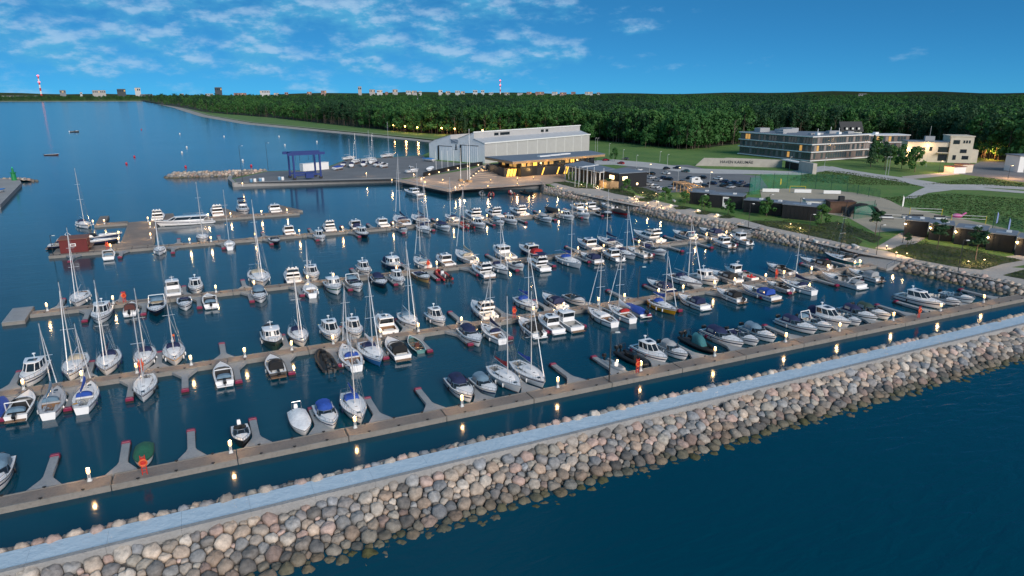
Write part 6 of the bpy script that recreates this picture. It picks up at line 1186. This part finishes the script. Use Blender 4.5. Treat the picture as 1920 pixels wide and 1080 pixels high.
for i, (px, py) in enumerate(((471, 341), (478, 340.5), (488, 339.5), (493, 339), (524, 337), (530, 337))):
    p = W(px, py); r = thing('quay_barrel', 'pale barrel on the quay edge, %s from left' % ORD[i + 1], 'barrel', (p.x, p.y, ZL), 0, 'pale barrels on the quay'); MB().lathe([(.6, 0), (.7, .3), (.7, 1.2), (.6, 1.5)], n=10).build('drum', WHITEP if i % 2 else M('drum_blue', (.1, .25, .4), .5), r, smooth=40); MB().lathe([(.62, 1.5), (.62, 1.58), (.1, 1.6)], n=10).build('lid', BAND, r)
for i, (px, py) in enumerate(sorted(((455, 354), (687, 335), (790, 346), (735, 347), (776, 337), (797, 352), (854, 362)))):
    p = W(px, py - 5, 1.9); o = copy_tree(LP0); put(o, (p.x, p.y, ZL + .1), 0, 'glowing lamp pedestal on the far quay edge, %s from left' % ORD[i + 1])
# mooring buoys in the bay
def buoy(px, py, c, i):
    p = W(px, py, .3); r = thing('mooring_buoy', '%s mooring buoy in the bay, %s of its colour from left' % (c, ORD[i]), 'buoy', (p.x, p.y, 0), 0, 'mooring buoys'); s = .62
    MB().lathe([(.3 * s, -.3), (.85 * s, .0), (1.0 * s, .45), (.8 * s, .9), (.3 * s, 1.15)], n=10).build('float', M('buoy_' + c, {'red': (.55, .02, .05), 'white': (.8, .8, .8), 'green': (.02, .2, .1)}[c], .4), r, smooth=60); MB().tube((0, 0, 1.1), (0, 0, 1.45), .1).build('eye', STEEL, r)
for i, q in enumerate(((237, 307), (252, 294), (265, 243), (348, 313), (471, 311))): buoy(*q, 'red', i + 1)
for i, q in enumerate(((337, 251), (341, 286), (350, 276), (420, 256), (455, 301), (523, 256), (534, 272), (594, 266))): buoy(*q, 'white', i + 1)
# ------------------------------------------------------------------ trees, shrubs, far shore
def leaf_mat(name, c1, c2, tr=.25):
    m = bpy.data.materials.new(name); m.use_nodes = True; n, l = m.node_tree.nodes, m.node_tree.links; p = n['Principled BSDF']; p.inputs['Roughness'].default_value = .65; p.inputs['Specular IOR Level'].default_value = .25
    oi = n.new('ShaderNodeObjectInfo'); g = n.new('ShaderNodeNewGeometry'); mx = n.new('ShaderNodeMix'); mx.data_type = 'RGBA'; mx.inputs[6].default_value = (*c1, 1); mx.inputs[7].default_value = (*c2, 1)
    nz = n.new('ShaderNodeTexNoise'); nz.inputs['Scale'].default_value = .35; l.new(g.outputs['Position'], nz.inputs['Vector'])
    ad = n.new('ShaderNodeMath'); ad.operation = 'MULTIPLY_ADD'; l.new(oi.outputs['Random'], ad.inputs[0]); ad.inputs[1].default_value = .75; l.new(nz.outputs['Fac'], ad.inputs[2])
    sb = n.new('ShaderNodeMath'); sb.operation = 'SUBTRACT'; sb.use_clamp = True; l.new(ad.outputs[0], sb.inputs[0]); sb.inputs[1].default_value = .38; l.new(sb.outputs[0], mx.inputs[0]); l.new(mx.outputs[2], p.inputs['Base Color'])
    t = n.new('ShaderNodeBsdfTranslucent'); l.new(mx.outputs[2], t.inputs[0]); ms = n.new('ShaderNodeMixShader'); ms.inputs[0].default_value = tr; l.new(p.outputs[0], ms.inputs[1]); l.new(t.outputs[0], ms.inputs[2]); l.new(ms.outputs[0], n['Material Output'].inputs['Surface']); return m
LEAF_D = leaf_mat('leaves_broad', (.034, .125, .034), (.085, .195, .05)); LEAF_P = leaf_mat('needles_pine', (.024, .075, .034), (.042, .10, .04)); LEAF_B = leaf_mat('leaves_shrub', (.042, .085, .022), (.10, .13, .04))
BARK = M('bark_grey', (.13, .10, .075), .9, var=.3, scale=1.5, objrand=.35)
def quads(pts, rng):
    m = MB()
    for c, s, nrm in pts:
        nrm = Vector(nrm) + Vector((rng.uniform(-.7, .7), rng.uniform(-.7, .7), rng.uniform(-.4, .8))); q = nrm.normalized().to_track_quat('Z', 'Y'); a = rng.uniform(0, 6.3); ca, sa = math.cos(a) * s, math.sin(a) * s; c = Vector(c)
        m.add([c + q @ Vector((ca, sa, 0)), c + q @ Vector((-sa * .7, ca * .7, s * .15)), c + q @ Vector((-ca, -sa, 0)), c + q @ Vector((sa * .7, -ca * .7, -s * .1))], [(0, 1, 2, 3)])
    return m
def crown_mesh(kind, h, seed, n=300):
    rng = random.Random(seed); pts = []
    if kind == 'broad':
        cl = []
        for k in range(15):
            z = h * rng.uniform(.22, .92); rad = h * .30 * math.sin(min(1, max(.12, (1.02 - z / h) / .55)) * math.pi / 2) * rng.uniform(.5, 1); a = rng.uniform(0, 6.28); cl.append((rad * math.cos(a), rad * math.sin(a), z, h * rng.uniform(.07, .13)))
        cl.append((0, 0, h * .9, h * .09))
        for k in range(n):
            x, y, z, r = rng.choice(cl); v = Vector((rng.gauss(0, 1), rng.gauss(0, 1), rng.gauss(0, .85))).normalized(); rr = r * rng.uniform(.72, 1.1); pts.append(((x + v.x * rr, y + v.y * rr, z + v.z * rr), h * rng.uniform(.028, .05), v))
    elif kind == 'pine':
        cl = [(h * .15 * rng.uniform(.2, 1) * math.cos(a), h * .15 * rng.uniform(.2, 1) * math.sin(a), h * rng.uniform(.52, .97), h * rng.uniform(.05, .10)) for a in [rng.uniform(0, 6.28) for _ in range(13)]]
        for k in range(n):
            x, y, z, r = rng.choice(cl); v = Vector((rng.gauss(0, 1), rng.gauss(0, 1), rng.gauss(0, .5))).normalized(); rr = r * rng.uniform(.5, 1.1); pts.append(((x + v.x * rr * 1.2, y + v.y * rr * 1.2, z + v.z * rr), h * rng.uniform(.022, .038), v + Vector((0, 0, .4))))
    else:
        for k in range(n):
            t = rng.random() ** .8; z = h * (.12 + .87 * t); rad = h * .17 * (1 - t) ** .85 * rng.uniform(.45, 1.05) * (1 + .25 * math.sin(t * 40)); a = rng.uniform(0, 6.28); pts.append(((rad * math.cos(a), rad * math.sin(a), z), h * rng.uniform(.02, .036), (math.cos(a), math.sin(a), .6)))
    return quads(pts, rng)
def trunk_mesh(kind, h, seed):
    rng = random.Random(seed); m = MB(); top = h * (.8 if kind != 'spruce' else .9); bx, by = rng.uniform(-.4, .4), rng.uniform(-.4, .4); r = h * .013
    m.tube((0, 0, -.5), (bx * .5, by * .5, top * .5), r, r * .75, 6, False); m.tube((bx * .5, by * .5, top * .5), (bx, by, top), r * .75, r * .25, 6, False)
    if kind != 'spruce':
        for k in range(7): z = h * rng.uniform(.38, .75); a = rng.uniform(0, 6.28); m.tube((bx * z / top, by * z / top, z), (math.cos(a) * h * .15, math.sin(a) * h * .15, z + h * .12), r * .4, r * .12, 4, False)
    return m
VAR = []
for i, (k, h) in enumerate((('broad', 22), ('broad', 24), ('broad', 20), ('broad', 25), ('pine', 25), ('pine', 23), ('spruce', 24), ('pine', 27))):
    cm = crown_mesh(k, h, 40 + i, 460 if k != 'pine' else 340).mesh('crown'); tm = trunk_mesh(k, h, 60 + i).mesh('trunk', 60); cm.materials.append(LEAF_D if k == 'broad' else LEAF_P); tm.materials.append(BARK); VAR.append((k, cm, tm, h))
DENSE = [(k, *(lambda c, tm: (c.materials.append(LEAF_D if k == 'broad' else LEAF_P), tm.materials.append(BARK), (c, tm))[2])(crown_mesh(k, h, 140 + i, 950).mesh('crown'), trunk_mesh(k, h, 160 + i).mesh('trunk', 60)), h) for i, (k, h) in enumerate((('broad', 20), ('broad', 22), ('broad', 18), ('broad', 21), ('pine', 20), ('pine', 22), ('pine', 19), ('spruce', 20)))]
FOOT = [(262, 4300), (300, 2750), (340, 2150), (390, 1520), (480, 1270), (600, 945), (700, 785), (770, 705), (900, 640), (1100, 600), (1180, 555), (1290, 500), (1335, 520), (1390, 570), (1500, 620), (1690, 640), (1780, 580), (1845, 510), (1960, 480)]
def foot(x):
    for (a, da), (b, db) in zip(FOOT, FOOT[1:]):
        if a <= x <= b: return da + (db - da) * (x - a) / (b - a)
    return FOOT[0][1] if x < FOOT[0][0] else FOOT[-1][1]
rng = random.Random(99); ang = lambda x: math.atan((x - 960) / FPX * math.cos(TH)); cand = []
x = 262.0
a0, a1 = ang(262), ang(1960)
d = 0
def px_of(a): return 960 + FPX * math.tan(a) / math.cos(TH)
ring = 470.0
while ring < 4700:
    s = max(6.2, ring / 92); n = int((a1 - a0) * ring / s)
    for k in range(n):
        a = a0 + (k + rng.random()) / n * (a1 - a0); X = px_of(a); f = foot(X)
        if X > 1380 and X < 1710 and ring < 545: continue
        dd = ring + rng.uniform(-.45, .45) * s
        if dd < f: continue
        cand.append((dd / f, dd, a, X))
    ring += s * (.85 if ring < 1200 else 1.1)
cand.sort(); front = cand[:230]; rest = cand[230:]
def mixk(X, a, d, r): 
    v = math.sin(a * 31) + math.sin(d * .021 + a * 9) + rng.uniform(-1.3, 1.3)
    return rng.choice((0, 1, 2, 3)) if v > -.25 else rng.choice((4, 5, 6, 7))
for (q, d, a, X) in front:
    k = mixk(X, a, d, rng); kind, cm, tm, h = VAR[k]; c = (d * math.sin(a + YAW), d * math.cos(a + YAW), ZL)
    lab = {'broad': 'bright green broadleaf tree at the forest edge', 'pine': 'dark tall pine with bare trunk at the forest edge', 'spruce': 'dark pointed spruce at the forest edge'}[kind]
    r = thing({'broad': 'broadleaf_tree', 'pine': 'pine_tree', 'spruce': 'spruce_tree'}[kind], lab, 'tree', c, rng.uniform(0, 6.28), 'trees at the forest edge'); s = rng.uniform(.62, 1.15); r.scale = (s, s, s * rng.uniform(.95, 1.1))
    link('crown', cm, None, r); link('trunk', tm, None, r)
# the mass of the forest behind: instances on points
vc = bpy.data.collections.new('forest_tree_kinds')
for i, (k, cm, tm, h) in enumerate(VAR):
    me = bpy.data.meshes.new('forest_tree'); b = bmesh.new(); b.from_mesh(cm); nf = len(b.faces); b.from_mesh(tm); b.faces.ensure_lookup_table()
    for f in b.faces[nf:]: f.material_index = 1
    b.to_mesh(me); b.free(); me.materials.append(cm.materials[0]); me.materials.append(BARK); o = bpy.data.objects.new('%02d_forest_tree' % i, me); vc.objects.link(o)
def forest(name, pts, label):
    me = bpy.data.meshes.new(name); me.from_pydata([p[0] for p in pts], [], []); 
    for nm, tp, k in (('ti', 'INT', 1), ('tr', 'FLOAT', 2), ('tscale', 'FLOAT', 3)): at = me.attributes.new(nm, tp, 'POINT'); at.data.foreach_set('value', [p[k] for p in pts])
    o = bpy.data.objects.new(name, me); COL.objects.link(o); o['kind'] = 'stuff'; tag(o, label, 'forest')
    ng = bpy.data.node_groups.new(name, 'GeometryNodeTree'); ng.interface.new_socket('Geometry', in_out='INPUT', socket_type='NodeSocketGeometry'); ng.interface.new_socket('Geometry', in_out='OUTPUT', socket_type='NodeSocketGeometry')
    N, L = ng.nodes, ng.links; gi = N.new('NodeGroupInput'); go = N.new('NodeGroupOutput'); ip = N.new('GeometryNodeInstanceOnPoints'); ci = N.new('GeometryNodeCollectionInfo'); ci.inputs['Collection'].default_value = vc; ci.inputs['Separate Children'].default_value = True; ci.inputs['Reset Children'].default_value = True
    def attr(nm, tp): a = N.new('GeometryNodeInputNamedAttribute'); a.data_type = tp; a.inputs['Name'].default_value = nm; return a.outputs['Attribute']
    cx = N.new('ShaderNodeCombineXYZ'); L.new(attr('tr', 'FLOAT'), cx.inputs[2]); ip.inputs['Pick Instance'].default_value = True
    L.new(gi.outputs[0], ip.inputs['Points']); L.new(ci.outputs[0], ip.inputs['Instance']); L.new(attr('ti', 'INT'), ip.inputs['Instance Index']); L.new(cx.outputs[0], ip.inputs['Rotation']); L.new(attr('tscale', 'FLOAT'), ip.inputs['Scale']); L.new(ip.outputs[0], go.inputs[0])
    md = o.modifiers.new('instances', 'NODES'); md.node_group = ng; return o
pts = []
for (q, d, a, X) in rest: pts.append(((d * math.sin(a + YAW), d * math.cos(a + YAW), ZL), mixk(X, a, d, rng), rng.uniform(0, 6.28), rng.uniform(.7, 1.14) * (1 + max(0, d - 1500) / 9000)))
forest('forest', pts, 'dense mixed forest stretching from the bay to the horizon')
pts = []
for k in range(900):
    X = rng.uniform(-80, 290); d = rng.uniform(4420, 4900); q = polar(X, d, ZL); pts.append(((q.x, q.y, ZL), rng.randrange(8), rng.uniform(0, 6), rng.uniform(.7, 1.1)))
forest('far_shore_wood', pts, 'thin dark belt of trees on the far shore')
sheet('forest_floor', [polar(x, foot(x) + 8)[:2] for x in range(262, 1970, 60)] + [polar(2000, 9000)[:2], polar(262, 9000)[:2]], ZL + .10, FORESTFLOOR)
# trees standing by themselves
def lone(px, py, h, kind, label, sc=(1, 1), z=ZL, grp='single trees on the grounds'):
    k = [i for i, v in enumerate(DENSE) if v[0] == kind][int(px) % (4 if kind == 'broad' else 3 if kind == 'pine' else 1)]; _, cm, tm, hh = DENSE[k]; p = W(px, py); s = h / hh
    r = thing({'broad': 'broadleaf_tree', 'pine': 'pine_tree', 'spruce': 'spruce_tree'}[kind], label, 'tree', (p.x, p.y, z), px * 1.7, grp); r.scale = (s * sc[0], s * sc[0], s); link('crown', cm, None, r); link('trunk', tm, None, r)
for px, py, h, k, lab in ((1632, 313, 17, 'spruce', 'dark bushy conifer in front of the hotel corner'), (1658, 318, 15, 'pine', 'slim pine between the hotel and the villa'), (1668, 312, 12, 'broad', 'warm lit small tree left of the villa'), (1690, 316, 13, 'broad', 'lamp lit bushy tree before the cream villa'), (1715, 322, 13, 'broad', 'rounded tree beside the white ladder frame'), (1645, 303, 15, 'broad', 'broad tree close to the hotel right wing'), (1705, 318, 9, 'broad', 'low pale bush before the villa'), (1152, 302, 8, 'broad', 'round bright bush beside the restaurant car spaces'), (1100, 271, 17, 'broad', 'broad tree behind the right end of the hangar'), (1210, 276, 15, 'broad', 'pale young tree on the lawn behind car park'), (1312, 276, 13, 'broad', 'small round tree above the sign wall'), (925, 258, 16, 'broad', 'rounded tree behind the hangar roof')): lone(px, py, h, k, lab)
for i, (px, py, h) in enumerate(((1175, 359, 5.5), (1247, 377, 5.5), (1283, 383, 5), (1320, 394, 5.5), (1365, 402, 5.5), (1437, 405, 6.5), (1539, 421, 6.5), (1641, 440, 7.5), (1757, 466, 8), (1829, 487, 8.5), (1700, 462, 4), (1140, 352, 4.5))): lone(px, py, h, 'pine' if i > 6 else 'broad', 'young %s in the promenade planting, %s from left' % ('pine' if i > 6 else 'tree', ORD[i + 1] if i < 10 else ORD[i - 8]) if i < 10 else 'low tree in the planting near %s' % ('the second kiosk row steps' if i == 10 else 'the pavilion columns'), (1.25, 1))
# planting beds
def bed(name, px, dens, label, hmax=1.0, seed=1, s=.22, mat=None, soil=True):
    P = [W(x, y) for x, y in px]; rng = random.Random(seed); xs = [p.x for p in P]; ys = [p.y for p in P]; pts = []
    if soil: sheet('planting_soil', [(p.x, p.y) for p in P], ZL + .085 + seed * .002, BEDSOIL)
    def inside(x, y):
        c = False
        for i in range(len(P)):
            a, b = P[i], P[i - 1]
            if (a.y > y) != (b.y > y) and x < (b.x - a.x) * (y - a.y) / (b.y - a.y) + a.x: c = not c
        return c
    ar = (max(xs) - min(xs)) * (max(ys) - min(ys)); bl = [(rng.uniform(min(xs), max(xs)), rng.uniform(min(ys), max(ys)), rng.uniform(.6, 2.2), rng.uniform(.3, 1)) for _ in range(int(ar * .05) + 3)]
    for k in range(int(ar * dens)):
        x, y = rng.uniform(min(xs), max(xs)), rng.uniform(min(ys), max(ys))
        if not inside(x, y): continue
        h = .12
        for bx, by, br, bh in bl:
            q = math.hypot(x - bx, y - by) / br
            if q < 1: h = max(h, bh * hmax * math.sqrt(1 - q * q))
        pts.append(((x, y, ZL + rng.uniform(.35, 1) * h), s * rng.uniform(.6, 1.3), (rng.uniform(-.4, .4), rng.uniform(-.4, .4), 1)))
    o = quads(pts, rng).build(name, mat or LEAF_B, None, kind='stuff', fix=False); tag(o, label, 'shrubs'); return o
bed('shrub_bed', [(1404, 414), (1460, 413), (1530, 423), (1590, 436), (1618, 451), (1608, 461), (1560, 450), (1440, 424)], 9, 'grassy shrub bed between promenade and first kiosk row', 1.6, 1)
bed('shrub_bed', [(1530, 418), (1570, 415), (1600, 424), (1655, 444), (1640, 455), (1600, 440), (1540, 428)], 7, 'tall grass bed right of the first kiosk row', 1.5, 2)
bed('shrub_bed', [(1663, 470), (1690, 458), (1742, 456), (1800, 464), (1850, 474), (1920, 487), (1880, 494), (1842, 505), (1800, 501), (1720, 486)], 9, 'grassy shrub bed before the second kiosk row', 1.8, 3)
bed('shrub_bed', [(1880, 515), (1925, 503), (1990, 510), (1960, 530)], 8, 'dark shrub bed at the right edge', 1.4, 4)
bed('shrub_bed', [(1125, 355), (1150, 350), (1190, 362), (1192, 370), (1150, 362)], 8, 'low shrub bed before the pavilion columns', 1.2, 5)
bed('shrub_bed', [(1195, 372), (1215, 370), (1226, 375), (1215, 378), (1200, 377)], 9, 'small round bed on the promenade, first from the pavilion', .9, 6)
bed('shrub_bed', [(1262, 388), (1280, 385), (1297, 389), (1285, 392), (1268, 392)], 9, 'small round bed on the promenade near the pergola', .9, 7)
bed('shrub_bed', [(1303, 397), (1320, 394), (1337, 398), (1325, 402), (1308, 401)], 9, 'small round bed on the promenade before white door kiosk', .9, 8)
bed('shrub_bed', [(1345, 405), (1364, 402), (1380, 406), (1368, 409), (1350, 408)], 9, 'small round bed on the promenade left of lamp post', .9, 9)
bed('shrub_bed', [(1180, 350), (1210, 352), (1240, 364), (1225, 372), (1195, 362)], 7, 'lit shrubs between service building and promenade', 1.6, 10)
bed('shrub_bed', [(1035, 341), (1060, 340), (1110, 349), (1120, 354), (1080, 352)], 7, 'low shrubs before the pavilion beside the plaza', 1.4, 11)
bed('meadow_tufts', [(1560, 318), (1680, 335), (1720, 348), (1600, 345), (1480, 338), (1490, 330)], 2.2, 'rough meadow tufts left of the gravel track', .7, 12, .32, LEAF_B, False)
bed('meadow_tufts', [(1650, 370), (1780, 362), (1920, 372), (1920, 430), (1800, 405), (1700, 385)], 2.0, 'rough meadow tufts right of the beach', .7, 13, .32, LEAF_B, False)
bed('meadow_tufts', [(1730, 345), (1840, 332), (1930, 345), (1920, 350), (1800, 345)], 2.2, 'dark meadow tufts below the forecourt', .7, 14, .32, LEAF_B, False)
# ------------------------------------------------------------------ the far town
TOWN = {c: M('town_' + c, v, .8, var=.1, scale=.02) for c, v in (('pale', (.38, .36, .35)), ('pink', (.36, .22, .20)), ('grey', (.20, .21, .23)), ('dark', (.05, .06, .07)), ('white', (.5, .5, .5)))}
def town(px, yt, w, d, c, label, yb=181):
    p = polar(px, d, 0); sc = d / FPX; z = CAMH - (yt - 175) * sc; r = thing('town_building', label, 'building', (p.x, p.y, ZL), -(math.atan((px - 960) / FPX) + YAW), 'buildings of the far town'); wd = w * sc
    MB().box((0, wd * .2, z / 2), (wd, max(12, wd * .4), z)).build('wall', TOWN[c], r); MB().box((0, wd * .2, z + .6), (wd * .96, max(11, wd * .38), 1.2)).build('roof', TOWN['dark' if c != 'dark' else 'grey'], r)
    n = max(1, int(w / 2.5))
    for k in range(n): MB().box((wd * (k + .5 - n / 2) / n, -max(12, wd * .4) / 2 + wd * .2 - .3, z * .84), (wd / n * .6, .3, z * .14)).build('window_row', DKGLASS if (px + k) % 7 else LITWS, r)
far = [(8, 179, 8, 'white'), (40, 179, 40, 'grey'), (118, 171, 8, 'grey'), (152, 174, 3, 'white'), (186, 171, 18, 'pale'), (228, 169, 12, 'dark'), (259, 167, 8, 'white'), (274, 177, 18, 'grey'), (340, 176, 6, 'white'), (410, 166, 11, 'dark'), (392, 176, 12, 'white'), (450, 175, 20, 'pink'), (497, 171, 16, 'white'), (518, 175, 8, 'white'), (537, 174, 6, 'pink'), (580, 173, 8, 'pink'), (607, 171, 9, 'pink'), (675, 164, 6, 'pale'), (698, 169, 10, 'pale'), (712, 170, 10, 'white'), (725, 173, 5, 'pink'), (741, 169, 9, 'pale'), (766, 171, 9, 'white'), (777, 171, 9, 'pale'), (788, 172, 5, 'white'), (826, 170, 7, 'white'), (840, 172, 8, 'pale'), (858, 171, 9, 'white'), (868, 172, 7, 'pale'), (891, 170, 8, 'white'), (905, 170, 6, 'white'), (921, 174, 8, 'white'), (950, 174, 10, 'pale'), (975, 175, 10, 'white'), (992, 173, 9, 'pink'), (1012, 173, 16, 'pink'), (1040, 173, 10, 'white'), (1056, 174, 12, 'pink'), (1075, 173, 8, 'pink'), (1104, 173, 14, 'white'), (1122, 174, 6, 'pale'), (1520, 180, 6, 'white'), (1575, 180, 14, 'grey'), (1618, 176, 12, 'pale'), (1632, 180, 12, 'white'), (1760, 181, 5, 'grey'), (1885, 183, 10, 'white')]
for i, (px, yt, w, c) in enumerate(far): town(px, yt, w, 5600 if px > 300 else 5000, c, '%s building on the horizon skyline, %s from left' % (c, ORD[i + 1] if i + 1 < len(ORD) else {36: 'thirty-sixth', 37: 'thirty-seventh', 38: 'thirty-eighth', 39: 'thirty-ninth', 40: 'fortieth', 41: 'forty-first', 42: 'forty-second', 43: 'forty-third', 44: 'forty-fourth', 45: 'forty-fifth', 46: 'forty-sixth', 47: 'forty-seventh'}[i + 1]))
RW = [M('chimney_red', (.5, .03, .03), .7), M('chimney_white', (.75, .75, .75), .7)]
for px, yt, d, lab in ((77, 150, 5000, 'red and white striped chimney with red lights on left skyline'), (938, 153, 5600, 'red and white striped chimney on the middle of skyline')):
    p = polar(px, d, 0); z = CAMH + (175 - yt) * d / FPX; r = thing('striped_chimney', lab, 'chimney', (p.x, p.y, ZL))
    for k in range(8): MB().tube((0, 0, z * k / 8), (0, 0, z * (k + 1) / 8), 5.5 - k * .3, 5.2 - k * .3, 12).build('chimney_band', RW[(k + 1) % 2], r)
    for t in (.72, .98): MB().lathe([(3, 0), (6, 2), (6, 4), (3, 6)], (0, 0, z * t), 10).build('warning_light', M('red_beacon', (1, .1, .1), .5, emit=3, ecol=(1, .12, .15)), r)
p = polar(783, 1900, 0); r = thing('striped_mast', 'small white and dark mast rising from the forest', 'mast', (p.x, p.y, ZL)); 
for k in range(5): MB().tube((0, 0, 6.5 * k), (0, 0, 6.5 * (k + 1)), 1.4, 1.3, 8).build('mast_band', RW[1] if k % 2 else TOWN['dark'], r)
m = MB(); prev = None
for k in range(60):
    px = -200 + k * 40; p = polar(px, 8200, 0); z = 27 + 12 * math.sin(k * .31) + 6 * math.sin(k * 1.3 + 1) + (12 if px > 500 else 0) + (8 if px > 1100 else 0); p2 = polar(px, 9000, 0); cur = (Vector((p.x, p.y, ZL)), Vector((p.x, p.y, z)), Vector((p2.x, p2.y, z + 2)))
    if prev: m.add([*prev, *cur], [(0, 1, 4, 3), (1, 2, 5, 4)])
    prev = cur
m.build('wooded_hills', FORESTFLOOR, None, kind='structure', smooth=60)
# lamps under the trees by the bay
for i, (px, py) in enumerate(((735, 226), (757, 227), (780, 227), (826, 226), (851, 226), (904, 229), (918, 230), (975, 231))):
    p = polar(px, foot(px) - 2 - (i % 3) * 4); r = thing('forest_lamp', 'warm street lamp among the trunks at forest edge, %s from left' % ORD[i + 1], 'street lamp', (p.x, p.y, ZL), 0, 'lamps at the forest edge'); MB().tube((0, 0, 0), (0, 0, 6), .12).build('pole', POLE, r); MB().lathe([(.2, 0), (.7, .25), (.7, .8), (.2, 1.1)], (0, 0, 5.8), 8).build('lamp_head', M('sodium_soft', (1, .6, .2), .4, emit=14, ecol=(1, .48, .14)), r); point(r, (0, -1.5, 5.2), 2500, (1, .5, .18), .5)
